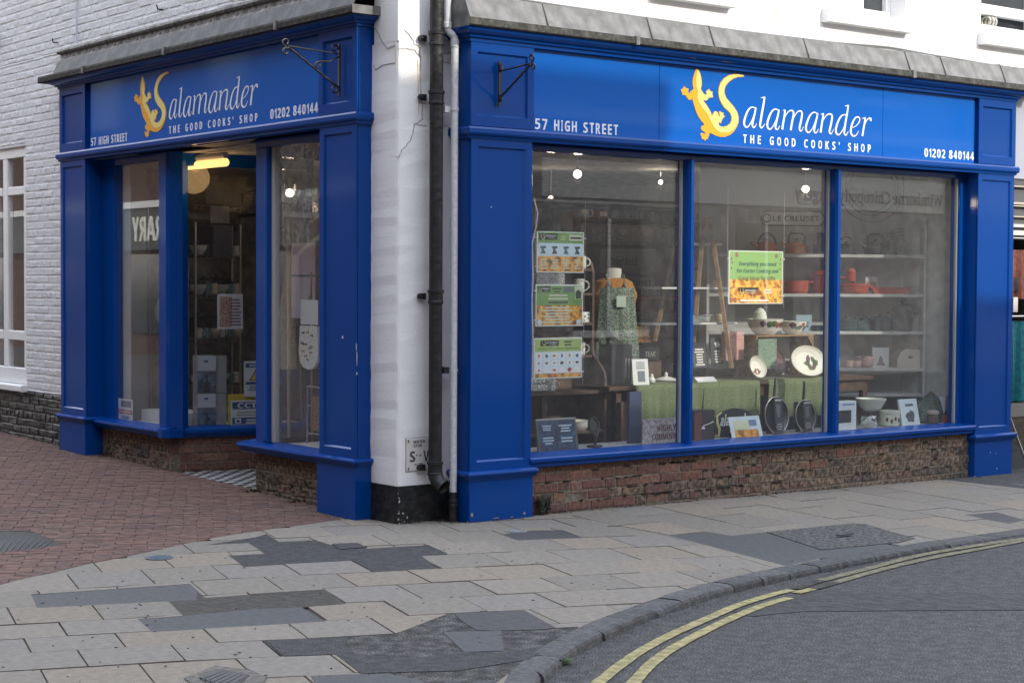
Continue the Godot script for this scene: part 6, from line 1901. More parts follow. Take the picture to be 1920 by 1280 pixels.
	for q in [[1439, 628, 0.165, 0.145, "large cream painted bowl with plum and green leaves on the crate"], [1492, 627, 0.125, 0.12, "smaller cream painted bowl with a green leaf sprig on the crate"]]:
		var r: float = q[2]; var hh: float = q[3]
		var p := V(px(q[0], q[1], 2, zc - 0.1).x, cy, zc - 0.13)
		t = ground_lathe("painted_bowl", q[4], "bowl", [Vector2(0, 0), Vector2(r * 0.5, 0), Vector2(r * 0.72, hh * 0.25), Vector2(r * 0.93, hh * 0.65), Vector2(r, hh), Vector2(r * 0.96, hh), Vector2(r * 0.88, hh * 0.65), Vector2(r * 0.6, hh * 0.2), Vector2(0, hh * 0.1)], p, cream, "painted bowls on the crate", 28)
		# leaves painted on the outside, wrapped on the curve
		for k in 7:
			var an := 2.45 - k * 0.33 + rng.randf_range(-0.06, 0.06)
			var b := MB.new()
			var sc := rng.randf_range(0.02, 0.034)
			var vv := rng.randf_range(0.42, 0.78)
			var pts := []
			for i in 10:
				var e := TAU * i / 10
				var v2 := clampf(vv + sin(e) * sc * 0.9 / hh, 0.26, 0.98)
				var rr: float = r * (lerpf(0.72, 0.93, (v2 - 0.25) / 0.4) if v2 < 0.65 else lerpf(0.93, 1.0, (v2 - 0.65) / 0.35)) + 0.0018
				var aa := an + cos(e) * sc / r * (1.0 + 0.25 * sin(e * 3.0))
				pts.append(V(cos(aa) * rr, v2 * hh, sin(aa) * rr))
			var mid: Vector3 = (pts[0] + pts[3] + pts[5] + pts[8]) * 0.25
			var m2 := Vector2(mid.x, mid.z).normalized() * (Vector2(pts[0].x, pts[0].z).length() + 0.0015)
			mid = V(m2.x, mid.y, m2.y)
			for i in 10:
				b.tri(mid, pts[(i + 1) % 10], pts[i])
			obj("painted_leaf", b, [plum, leaf, leaf, rose][k % 4], t)
	ground_lathe("ceramic_egg", "large plain cream ceramic egg standing in the painted bowl", "ornament", [Vector2(0, 0), Vector2(0.05, 0.02), Vector2(0.066, 0.07), Vector2(0.055, 0.13), Vector2(0.03, 0.165), Vector2(0, 0.175)], V(px(1425, 612, 2, -1.1).x, cy + 0.07, -1.10), mat(lin(0.58, 0.62, 0.50), 0.5))
	a = carton("pattern_book", "pink floral patterned hardback standing on the table", "book", 1358, 622, 1401, 676, -1.02, 0.03, print_mat("pink_print", [S(190, 140, 130), S(215, 180, 165), S(140, 85, 80), S(225, 200, 185)], 0.06, 9.0), 0.12)
	a = carton("pattern_book", "green and white floral patterned hardback standing on the table", "book", 1422, 636, 1461, 692, -0.86, 0.03, print_mat("mint_print", [S(40, 90, 75), S(160, 205, 180), S(60, 110, 80), S(110, 55, 50), S(185, 215, 195)], 0.06, 9.0), 0.1)
	var cups := mat(lin(0.45, 0.56, 0.55), 0.5)
	a = carton("gift_carton", "small pale blue-grey carton beside the tilted plate", "box", 1377, 680, 1397, 703, zs(1387, 703, TABLE), 0.08, cups, 0.3)
	a = carton("gift_carton", "small white carton between the plates and the platter", "box", 1461, 682, 1480, 703, zs(1470, 703, TABLE + 0.005), 0.06, mat(lin(0.6, 0.64, 0.55), 0.5), 0.4)
	a = board("recipe_card", "dark slate recipe card on the table by the ladder stand", "card", 1301, 642, 1327, 690, -0.92, mat(lin(0.035, 0.045, 0.05), 0.5), 0.006, 0.15, 0, "slate recipe cards")
	lines(a[0], a[1] * 0.15, a[2] * 0.1, a[1] * 0.7, a[2] * 0.7, 7, pale, 0.001)
	a = board("recipe_card", "dark slate recipe card with a white jar drawing behind the books", "card", 1335, 633, 1359, 682, -1.05, mat(lin(0.035, 0.045, 0.05), 0.5), 0.006, 0.12, 0, "slate recipe cards")
	lines(a[0], a[1] * 0.2, a[2] * 0.05, a[1] * 0.6, a[2] * 0.5, 5, pale, 0.001)
	obj("jar_print", MB.new().prism(blob(a[1] * 0.22, a[2] * 0.12, 10, rng), 0.001, 0.002), pale, a[0], Transform3D(Basis(), V(a[1] * 0.5, a[2] * 0.75, 0)))
	a = board("plastic_sleeve", "clear creased plastic sleeve lying on the cloth edge", "sleeve", 1309, 702, 1346, 716, -0.62, mat(lin(0.42, 0.47, 0.48), 0.2), 0.006, 0.9)
	# leaning plates
	for q in [[1416, 703, 0.105, 1.0, 0.95, "round cream plate painted with a red flower leaning on the table", -0.72], [1511, 708, 0.235, 1.0, 0.60, "large oval cream platter painted with dark leaves on the table", -0.70], [1452, 700, 0.13, 0.8, 1.0, "dark-backed plate standing behind the green book", -1.0]]:
		var p := px(q[0], q[1], 2, q[6])
		p.y = TABLE + 0.006
		var r: float = q[2]
		t = thing("leaning_plate" if q[2] < 0.15 else "oval_platter", q[5], "plate", Transform3D(Basis(Vector3.UP, 0.05) * Basis(Vector3.RIGHT, PI / 2 - 0.32), p + V(0, r * q[4] * 0.95, 0)))
		obj("dish", MB.new().lathe([Vector2(0, 0), Vector2(r * 0.6, 0.0), Vector2(r * 0.9, 0.018), Vector2(r, 0.035), Vector2(r * 0.985, 0.042), Vector2(r * 0.88, 0.026), Vector2(r * 0.6, 0.008), Vector2(0, 0.008)], Vector3.ZERO, 32, 1.0 if q[3] == 1.0 else 0.8, q[4]), cream if q[6] > -0.9 else plum, t)
		if q[6] > -0.9:
			for k in 6:
				var b := MB.new().prism(blob(r * 0.20, r * 0.12, 9, rng), 0.0, 0.0015)
				var an := k * 1.05
				var o := V(r * 0.25, 0.0095, r * 0.1 * q[4]) + V(cos(an) * r * 0.25, 0, sin(an) * r * 0.25 * q[4]) if r > 0.15 else V(r * 0.05 + cos(an) * r * 0.3, 0.0095, r * 0.35 + sin(an) * r * 0.15)
				obj("painted_leaf", b, [leaf, plum, leaf][k % 3] if r > 0.15 else [rose, leaf, rose][k % 3], t, Transform3D(Basis(Vector3.UP, an) * Basis(Vector3.RIGHT, -PI / 2), o))
	# front row on the window board
	var zb := -0.33
	a = carton("bag_box", "black carton with a white plant drawing at the foot of the first mullion", "box", 1302, 770, 1340, 828, zb, 0.10, blk)
	obj("plant_print", MB.new().stroke([V(a[1] * 0.3, a[2] * 0.35, 0.008), V(a[1] * 0.45, a[2] * 0.5, 0.006), V(a[1] * 0.7, a[2] * 0.55, 0.006), V(a[1] * 0.95, a[2] * 0.62, 0.006)], 0.0005, 0.0015), pale, a[0])
	obj("cup_print", MB.new().prism(blob(0.018, 0.012, 8, rng), 0.0005, 0.0018), pale, a[0], Transform3D(Basis(), V(a[1] * 0.45, a[2] * 0.42, 0)))
	rect(a[0], 0.0, 0.0, a[1] * 0.35, a[2] * 0.94, mat(lin(0.12, 0.035, 0.03), 0.4), 0.0012, "side_print")
	obj("spike", MB.new().tube([V(a[1] * 0.6, a[2], -0.05), V(a[1] * 0.68, a[2] + 0.17, -0.05)], [0.007, 0.002], 6), blk, a[0])
	var sp := px(1384, 827, 2, -0.36)
	t = thing("cookshop_sign", "black oval sign with the shop name in pale script", "sign", at(V(sp.x, BOARD, -0.40)))
	var ov := PackedVector2Array()
	for i in 28:
		ov.append(Vector2(cos(TAU * i / 28) * 0.24, 0.105 + sin(TAU * i / 28) * 0.13))
	obj("board", MB.new().prism(ov, -0.012, 0.0), mat(lin(0.02, 0.024, 0.03), 0.4), t)
	words(t, "alamander", -0.17, 0.095, 0.36, 0.095, pale, 0.001, 0.2, true)
	words(t, "Cookshop", -0.06, 0.02, 0.2, 0.055, pale, 0.001, 0.15, true)
	obj("logo_mark", MB.new().stroke([V(-0.15, 0.21, 0.012), V(-0.205, 0.18, 0.02), V(-0.20, 0.12, 0.026), V(-0.175, 0.07, 0.028), V(-0.185, 0.01, 0.02)], 0.0005, 0.002), mat(lin(0.55, 0.5, 0.2), 0.4), t)
	a = board("flyer", "pale blue and orange flyer leaning on the window board", "flyer", 1374, 781, 1432, 824, -0.27, mat(lin(0.5, 0.6, 0.62), 0.5), 0.004, 0.3)
	rect(a[0], a[1] * 0.12, a[2] * 0.05, a[1] * 0.76, a[2] * 0.35, print_mat("orange_print", []), 0.001)
	rect(a[0], a[1] * 0.12, a[2] * 0.42, a[1] * 0.5, a[2] * 0.4, mat(lin(0.5, 0.55, 0.35), 0.5), 0.001)
	rect(a[0], a[1] * 0.62, a[2] * 0.55, a[1] * 0.24, a[2] * 0.28, mat(lin(0.1, 0.17, 0.28), 0.5), 0.002)
	for q in [[1437, 816, 0.155, 1452, 740, "large frying pan in a dark card sleeve on the window board"], [1514, 812, 0.135, 1518, 757, "smaller frying pan in a dark card sleeve on the window board"]]:
		var r: float = q[2]
		var first: bool = r > 0.15
		var cxp := 1459.0 if first else 1513.0
		var p := px(cxp, q[1], 2, -0.36)
		t = thing("frying_pan", q[5], "pan", Transform3D(Basis(Vector3.RIGHT, -0.10), V(p.x, BOARD + 0.004, -0.38)), "sleeved frying pans in the window")
		var disc := MB.new().lathe([Vector2(0, -0.02), Vector2(r * 0.8, -0.02), Vector2(r, 0.022), Vector2(r * 0.985, 0.022), Vector2(r * 0.76, -0.012), Vector2(0, -0.012)], Vector3.ZERO, 36, 0.92, 1.0)
		obj("pan", disc, mat(lin(0.025, 0.028, 0.03), 0.35), t, Transform3D(Basis(Vector3.RIGHT, PI / 2), V(0, r, 0)))
		obj("rim", MB.new().tube(ell(r * 0.92, r, 36, V(0, r, 0.022)), 0.004, 6, false), metal(lin(0.55, 0.56, 0.54), 0.3), t)
		obj("handle", MB.new().tube([V(0, r * 2 - 0.01, 0.0), V(0.012, r * 2 + 0.09, 0.01), V(0.02, r * 2 + 0.16, 0.012)], [0.011, 0.012, 0.008], 8), mat(lin(0.03, 0.03, 0.03), 0.4), t)
		var sv := obj("card_sleeve", MB.new().cham(V(-0.035, 0.0, 0.024), V(0.062, r * 1.95, 0.034), 0.002), mat(lin(0.03, 0.036, 0.04), 0.6), t)
		obj("sleeve_back", box(V(-0.085, 0.0, -0.03), V(-0.034, r * 1.9, -0.022)), mat(lin(0.012, 0.013, 0.015), 0.6), t)
		words(sv, "CIRCULON", -0.025, r * 1.76, 0.075, 0.014, pale, 0.034)
		lines(sv, -0.02, r * 0.9, 0.055, r * 0.7, 7, mat(lin(0.2, 0.22, 0.22), 0.6), 0.0345)
		lines(sv, -0.025, 0.03, 0.075, r * 0.4, 3, mat(lin(0.3, 0.32, 0.32), 0.6), 0.0345)
	a = board("slim_sign", "narrow upright brown sign beside the second mullion", "sign", 1541, 757, 1551, 809, -0.30, mat(lin(0.35, 0.33, 0.28), 0.5), 0.008)
	rect(a[0], a[1] * 0.2, a[2] * 0.05, a[1] * 0.6, a[2] * 0.9, mat(lin(0.06, 0.03, 0.025), 0.5), 0.001)
	build_back_shelves()

func ell(rx: float, ry: float, n: int, c: Vector3) -> Array:
	var o := []
	for i in n + 1:
		o.append(c + V(cos(TAU * i / n) * rx, sin(TAU * i / n) * ry, 0))
	return o

# splayed white shelving seen through the second and third panes
func build_back_shelves() -> void:
	var Q := V(5.74, 0, -0.62)
	var dir := V(0.866, 0, 0.5)
	var f := fr(Q, dir)
	var nrm := f.basis.z
	var inv := f.affine_inverse()
	var t := thing("splayed_shelving", "tall pale grey shelving splayed across the corner behind the third pane", "shelving", f)
	var pg := mat(lin(0.40, 0.42, 0.41), 0.6, 0.1, 1.0)
	var L := -2.1
	obj("back_panel", box(V(L, 0.06, -0.30), V(0.03, 2.79, -0.28)), mat(lin(0.34, 0.35, 0.345), 0.7), t)
	for x in [L, -0.02]:
		obj("side_panel", box(V(x, 0.06, -0.28), V(x + 0.025, 2.1 if x < -1 else 2.3, 0.0)), pg, t)
	var ys := []
	for q in [477, 551, 621, 690, 738]:
		var y: float = pxp(1620, q, Q, nrm).y
		ys.append(y)
		obj("shelf", MB.new().cham(V(L + 0.025, y - 0.03, -0.28), V(-0.02, y, 0.0), 0.003), pg, t)
	var A := func(x: float, k: int, back := 0.12) -> Vector3:
		var p := pxp(x, 600, Q - nrm * back, nrm)
		return V(p.x, ys[k], p.z)
	var orange := gloss(lin(0.34, 0.10, 0.025), 0.15)
	var red := gloss(lin(0.30, 0.045, 0.025), 0.15)
	var teal := gloss(lin(0.03, 0.055, 0.062), 0.2)
	var grey := gloss(lin(0.045, 0.055, 0.06), 0.2)
	var pink := gloss(lin(0.42, 0.30, 0.28), 0.3)
	var char_ := gloss(lin(0.02, 0.022, 0.024), 0.2)
	kettle("orange stove-top kettle with a round handle on the top shelf", A.call(1437, 0), 0.10, orange)
	kettle("orange stove-top kettle with a square handle on the top shelf", A.call(1492, 0), 0.10, orange, true)
	kettle("charcoal kettle with a slim looped handle at the second mullion", A.call(1585, 0), 0.085, char_)
	kettle("wide charcoal kettle with a square handle on the top shelf", A.call(1640, 0), 0.10, char_, true)
	var c := thing("coffee_press", "dark cylindrical coffee press on the top shelf", "press", at(A.call(1671, 0)))
	obj("body", MB.new().lathe([Vector2(0, 0), Vector2(0.05, 0), Vector2(0.05, 0.17), Vector2(0.054, 0.18), Vector2(0.04, 0.205), Vector2(0, 0.21)], Vector3.ZERO, 18), grey, c)
	obj("knob", MB.new().lathe([Vector2(0, 0.2), Vector2(0.012, 0.21), Vector2(0.012, 0.235), Vector2(0, 0.24)], Vector3.ZERO, 10), IRON, c)
	obj("handle", MB.new().tube([V(-0.05, 0.15, 0), V(-0.085, 0.14, 0), V(-0.085, 0.05, 0), V(-0.05, 0.04, 0)], 0.008, 6), IRON, c)
	for q in [[1545, 0.0], [1548, 0.10]]:
		var p: Vector3 = A.call(q[0], 0)
		var b := thing("dark_carton", "dark blue-grey carton stacked at the end of the top shelf", "box", at(p + V(0, q[1], 0), -0.5), "cartons stacked on the top shelf")
		obj("carton", MB.new().cham(V(-0.09 + q[1] * 0.2, 0, -0.06), V(0.09, 0.10, 0.06), 0.003), mat(lin(0.035, 0.045, 0.055), 0.6), b)
	pot("large red lidded casserole on the second shelf", A.call(1548, 1), 0.13, 0.24, red)
	pot("low open red dish with loop handles on the second shelf", A.call(1490, 1), 0.13, 0.17, red, false)
	pot("shallow red lidded casserole right of the second mullion", A.call(1600, 1), 0.14, 0.11, red)
	c = thing("red_canister", "small red storage canister standing on the shallow casserole", "canister", at(A.call(1595, 1) + V(0, 0.12, 0)))
	obj("body", MB.new().lathe([Vector2(0, 0), Vector2(0.045, 0), Vector2(0.048, 0.09), Vector2(0.04, 0.11), Vector2(0.012, 0.12), Vector2(0.012, 0.14), Vector2(0, 0.145)], Vector3.ZERO, 18), red, c)
	c = thing("red_baking_dish", "long shallow red baking dish at the shelf end", "dish", at(A.call(1665, 1), -0.52))
	obj("dish", MB.new().prism(PackedVector2Array([Vector2(-0.16, 0), Vector2(0.16, 0), Vector2(0.19, 0.055), Vector2(-0.19, 0.055)]), -0.09, 0.09), red, c)
	obj("lip", MB.new().cham(V(-0.2, 0.055, -0.1), V(0.2, 0.065, 0.1), 0.004), red, c)
	c = thing("photo_card", "small printed card propped between the red dishes", "card", at(A.call(1632, 1), -0.5))
	obj("panel", MB.new().cham(V(-0.06, 0, -0.004), V(0.06, 0.16, 0), 0.001), mat(lin(0.35, 0.34, 0.33), 0.5), c, Transform3D(Basis(Vector3.RIGHT, -0.12), V(0, 0, 0.04)))
	obj("picture", box(V(-0.045, 0.03, 0.0415), V(0.045, 0.11, 0.0425)), mat(lin(0.18, 0.09, 0.07), 0.5), c, Transform3D(Basis(Vector3.RIGHT, -0.12), V(0, 0, 0.0)))
	kettle("teal kettle with a tall round handle on the third shelf", A.call(1616, 2), 0.085, teal)
	pot("teal lidded casserole on the third shelf", A.call(1650, 2), 0.11, 0.15, teal)
	pot("teal saucepan at the second mullion on the third shelf", A.call(1588, 2), 0.10, 0.13, teal)
	pot("slate grey deep stockpot at the shelf end", A.call(1693, 2), 0.10, 0.27, grey)
	pot("dark green flat griddle dish on the third shelf", A.call(1540, 2), 0.13, 0.07, teal, false)
	c = thing("blue_card", "pale blue information card on the third shelf", "card", at(A.call(1508, 2, 0.06), -0.5))
	obj("panel", MB.new().cham(V(-0.075, 0, -0.003), V(0.075, 0.15, 0), 0.001), mat(lin(0.25, 0.38, 0.45), 0.5), c)
	lines(c, -0.05, 0.04, 0.1, 0.06, 2, mat(lin(0.06, 0.1, 0.12), 0.5), 0.001)
	for k in 2:
		ground_lathe("pink_ramekin", "small pale pink ramekin on the fourth shelf", "ramekin", [Vector2(0, 0), Vector2(0.04, 0), Vector2(0.05, 0.01), Vector2(0.052, 0.065), Vector2(0.046, 0.065), Vector2(0.044, 0.01), Vector2(0, 0.01)], A.call(1592 + k * 14, 3, 0.08), pink, "pink ramekins")
	pot("dusky pink lidded pot behind the white card", A.call(1628, 3), 0.075, 0.15, pink, false)
	c = thing("mixer_card", "white card with a dark juicer drawing on the fourth shelf", "card", at(A.call(1653, 3, 0.06), -0.5))
	obj("panel", MB.new().cham(V(-0.08, 0, -0.003), V(0.08, 0.19, 0), 0.001), mat(lin(0.48, 0.49, 0.49), 0.5), c)
	obj("picture", MB.new().prism(PackedVector2Array([Vector2(-0.045, 0.02), Vector2(0.045, 0.02), Vector2(0.03, 0.05), Vector2(0.02, 0.055), Vector2(0.018, 0.085), Vector2(0.006, 0.11), Vector2(-0.006, 0.11), Vector2(-0.018, 0.085), Vector2(-0.02, 0.055), Vector2(-0.03, 0.05)]), 0.0005, 0.0018), mat(lin(0.16, 0.12, 0.13), 0.5), c)
	c = thing("toaster", "rounded pale cream toaster at the end of the fourth shelf", "toaster", at(A.call(1702, 3, 0.14), -0.5))
	var tp := PackedVector2Array()
	for q in [[-0.13, 0], [0.13, 0], [0.13, 0.11], [0.115, 0.15], [0.07, 0.175], [-0.05, 0.175], [-0.10, 0.14], [-0.125, 0.08]]:
		tp.append(Vector2(q[0], q[1]))
	obj("body", MB.new().prism(tp, -0.08, 0.08), gloss(lin(0.42, 0.38, 0.35), 0.2), c)
	obj("badge", MB.new().prism(blob(0.03, 0.016, 10, rng), 0.08, 0.082), mat(lin(0.12, 0.08, 0.08), 0.4), c, Transform3D(Basis(), V(0.0, 0.10, 0)))
	c = thing("cookware_sign", "white pill-shaped wall sign with bold capitals above the kettles", "sign", f)
	var s0 := inv * pxp(1427, 423, Q - nrm * 0.27, nrm); var s1 := inv * pxp(1547, 396, Q - nrm * 0.27, nrm)
	var ow := s1.x - s0.x; var oh := absf(s1.y - s0.y)
	var pill := PackedVector2Array(); var pill2 := PackedVector2Array()
	for i in 24:
		var an := TAU * (i + 0.5) / 24
		var cx := s0.x + oh * 0.5 if cos(an) < 0 else s1.x - oh * 0.5
		pill.append(Vector2(cx + cos(an) * oh * 0.5, s0.y + oh * 0.5 + sin(an) * oh * 0.5))
		pill2.append(Vector2(cx + cos(an) * oh * 0.44, s0.y + oh * 0.5 + sin(an) * oh * 0.44))
	obj("outline", MB.new().prism(pill, s0.z - 0.02, s0.z), IRON, c)
	obj("panel", MB.new().prism(pill2, s0.z - 0.01, s0.z + 0.003), mat(lin(0.42, 0.43, 0.42), 0.6), c)
	obj("lettering", text("LE CREUSET", ow * 0.72, oh * 0.36, 0.004), IRON, c, Transform3D(Basis(), V(s0.x + ow * 0.19, s0.y + oh * 0.32, s0.z + 0.002)))
	obj("ring_mark", MB.new().tube(ell(oh * 0.26, oh * 0.26, 20, V(s0.x + ow * 0.09, s0.y + oh * 0.5, s0.z + 0.004)), 0.006, 6, false), IRON, c)
	# thin grey concentric rings laid on the shelving back panel
	c = thing("concentric_rings", "large thin concentric rings on the shelving back panel", "wall print", f)
	for q in [[1635, 352, 0.22], [1635, 352, 0.26], [1635, 352, 0.32], [1690, 452, 0.03], [1690, 452, 0.06], [1690, 452, 0.09], [1690, 452, 0.12]]:
		var s := inv * pxp(q[0], q[1], Q - nrm * 0.275, nrm)
		obj("ring", MB.new().tube(ell(q[2], q[2], 32, s), 0.004, 5, false), mat(lin(0.16, 0.17, 0.17), 0.6), c)

func build_window_three() -> void:
	var pale := mat(lin(0.6, 0.66, 0.62), 0.5)
	var blk := mat(lin(0.02, 0.022, 0.024), 0.3)
	var zb := -0.30
	var a := carton("white_screen_box", "white carton with a dark screen picture at the foot of the second mullion", "box", 1573, 753, 1606, 809, zb, 0.1, mat(lin(0.55, 0.62, 0.64), 0.5))
	rect(a[0], 0.0, a[2] * 0.28, a[1] * 0.70, a[2] * 0.42, blk, 0.001, "screen_print")
	rect(a[0], a[1] * 0.2, a[2] * 0.86, a[1] * 0.7, a[2] * 0.06, mat(lin(0.15, 0.25, 0.4), 0.5), 0.001)
	var gl := glass_mat(Color(0.9, 0.95, 0.92, 0.12))
	var p := px(1638, 805, 2, -0.42)
	var t := thing("footed_bowl", "wide cream bowl raised on a clear stem in the third pane", "bowl", at(V(p.x, BOARD, -0.45)))
	obj("stem", MB.new().lathe([Vector2(0, 0), Vector2(0.06, 0), Vector2(0.058, 0.006), Vector2(0.01, 0.012), Vector2(0.008, 0.12), Vector2(0.05, 0.135), Vector2(0, 0.14)], Vector3.ZERO, 20), gl, t)
	obj("bowl", MB.new().lathe([Vector2(0, 0.14), Vector2(0.05, 0.14), Vector2(0.09, 0.16), Vector2(0.135, 0.235), Vector2(0.14, 0.25), Vector2(0.133, 0.25), Vector2(0.085, 0.17), Vector2(0, 0.15)], Vector3.ZERO, 28), gloss(lin(0.55, 0.60, 0.50), 0.2), t)
	t = thing("crumpled_tissue", "crumpled white tissue flower below the footed bowl", "decoration", at(V(px(1632, 805, 2, -0.30).x, BOARD, -0.32)))
	var cr := MB.new()
	for k in 16:
		var an := k * 2.4
		var b0 := V(cos(an) * 0.02, 0.0, sin(an) * 0.02)
		cr.tri(b0, V(cos(an - 0.5) * 0.08, 0.05 + 0.03 * (k % 3), sin(an - 0.5) * 0.06), V(cos(an + 0.4) * 0.09, 0.03 + 0.02 * (k % 4), sin(an + 0.4) * 0.07))
		cr.tri(V(cos(an - 0.5) * 0.08, 0.05 + 0.03 * (k % 3), sin(an - 0.5) * 0.06), V(0, 0.10, 0), V(cos(an + 0.4) * 0.09, 0.03 + 0.02 * (k % 4), sin(an + 0.4) * 0.07))
	obj("tissue", cr, mat(lin(0.58, 0.62, 0.58), 0.9), t)
	p = px(1672, 803, 2, -0.36)
	t = ground_lathe("painted_planter", "cream footed planter painted with dark flowers", "planter", [Vector2(0, 0), Vector2(0.07, 0), Vector2(0.085, 0.01), Vector2(0.092, 0.10), Vector2(0.10, 0.125), Vector2(0.10, 0.14), Vector2(0.09, 0.14), Vector2(0.08, 0.02), Vector2(0, 0.01)], V(p.x, BOARD, -0.38), gloss(lin(0.56, 0.60, 0.48), 0.2))
	for k in 5:
		var an := 1.0 + k * 0.42
		obj("painted_flower", MB.new().prism(blob(0.013, 0.022, 8, rng), -0.001, 0.002), [mat(lin(0.12, 0.04, 0.04), 0.4), mat(lin(0.05, 0.09, 0.03), 0.4)][k % 2], t, Transform3D(Basis(Vector3.UP, PI / 2 - an), V(cos(an) * 0.091, 0.05 + 0.01 * (k % 3), sin(an) * 0.091)))
	a = board("rounded_card", "rounded white card with a dark floral oval leaning in the third pane", "card", 1694, 748, 1727, 801, -0.30, mat(lin(0.50, 0.60, 0.62), 0.5), 0.02, 0.22)
	obj("floral_print", MB.new().prism(blob(a[1] * 0.26, a[2] * 0.24, 14, rng), 0.0005, 0.0018), print_mat("floral_dark", [S(25, 30, 30), S(60, 70, 70), S(120, 125, 125)], 0.06, 12.0), a[0], Transform3D(Basis(), V(a[1] * 0.5, a[2] * 0.36, 0)))
	rect(a[0], a[1] * 0.3, a[2] * 0.74, a[1] * 0.45, a[2] * 0.08, mat(lin(0.08, 0.1, 0.1), 0.5), 0.001)
	# dark floral textiles heaped at the right end
	var fl := print_mat("floral_cloth", [S(15, 28, 24), S(24, 48, 38), S(95, 110, 100), S(30, 30, 28)], 0.05, 8.0)
	t = thing("folded_textiles", "heap of dark green floral kitchen cloths beside the end wall", "cloth", at(V(px(1755, 795, 2, -0.42).x, BOARD, -0.48)))
	var hp := MB.new()
	for i in 10:
		for k in 16:
			var g := func(ii: int, kk: int) -> Vector3:
				var v := ii / 10.0; var an := TAU * kk / 16.0
				var rr := (1.0 - v * v) * (1.0 + 0.15 * sin(an * 3.0 + v * 6.0) + 0.08 * sin(an * 7.0))
				return V(cos(an) * 0.24 * rr, v * 0.27 + 0.015 * sin(an * 4.0) * v, sin(an) * 0.14 * rr)
			hp.quad(g.call(i, k + 1), g.call(i, k), g.call(i + 1, k), g.call(i + 1, k + 1))
	obj("cloth_heap", hp, fl, t)
	t = thing("pale_teacloth", "pale blue-white tea cloth corner hanging over the floral cloths", "cloth", at(V(px(1775, 770, 2, -0.32).x, BOARD + 0.10, -0.36)))
	var pc := MB.new()
	pc.tri(V(-0.05, 0.14, 0), V(-0.02, -0.02, 0.03), V(0.03, 0.15, 0.01))
	pc.tri(V(0.03, 0.15, 0.01), V(-0.02, -0.02, 0.03), V(0.08, 0.04, 0.0))
	pc.tri(V(0.03, 0.15, 0.01), V(0.08, 0.04, 0.0), V(0.11, 0.14, -0.01))
	obj("fabric", pc, mat(lin(0.50, 0.58, 0.62), 0.9), t)
	t = thing("log_jar", "squat brown wood-effect jar with a pale lid", "jar", at(V(px(1746, 797, 2, -0.30).x, BOARD, -0.28)))
	obj("body", MB.new().lathe([Vector2(0, 0), Vector2(0.05, 0), Vector2(0.055, 0.02), Vector2(0.05, 0.095), Vector2(0, 0.095)], Vector3.ZERO, 16), mat(lin(0.10, 0.065, 0.045), 0.7, 0.4, 8.0), t)
	obj("lid", MB.new().lathe([Vector2(0.056, 0.095), Vector2(0.058, 0.115), Vector2(0.045, 0.125), Vector2(0, 0.127)], Vector3.ZERO, 16), mat(lin(0.35, 0.3, 0.24), 0.6), t)
	a = carton("red_tin", "small red patterned tin in the corner of the third pane", "tin", 1778, 779, 1789, 800, -0.26, 0.06, print_mat("red_print", [S(120, 40, 28), S(150, 70, 45), S(60, 30, 25)], 0.06, 12.0))

# panel on a plane facing the lane: spans a photo rectangle at world x = X
func lane_board(called: String, label: String, cat: String, x0: float, y0: float, x1: float, y1: float, X: float, m: Material, th := 0.006) -> Array:
	var p := px(x0, y1, 0, X)
	var w := px(x1, y1, 0, X).z - p.z
	var h := px(x0, y0, 0, X).y - p.y
	var t := thing(called, label, cat, fr(p, V(0, 0, 1)))
	obj("panel", MB.new().cham(V(0, 0, -th), V(w, h, 0), minf(0.002, th * 0.4)), m, t)
	return [t, w, h]

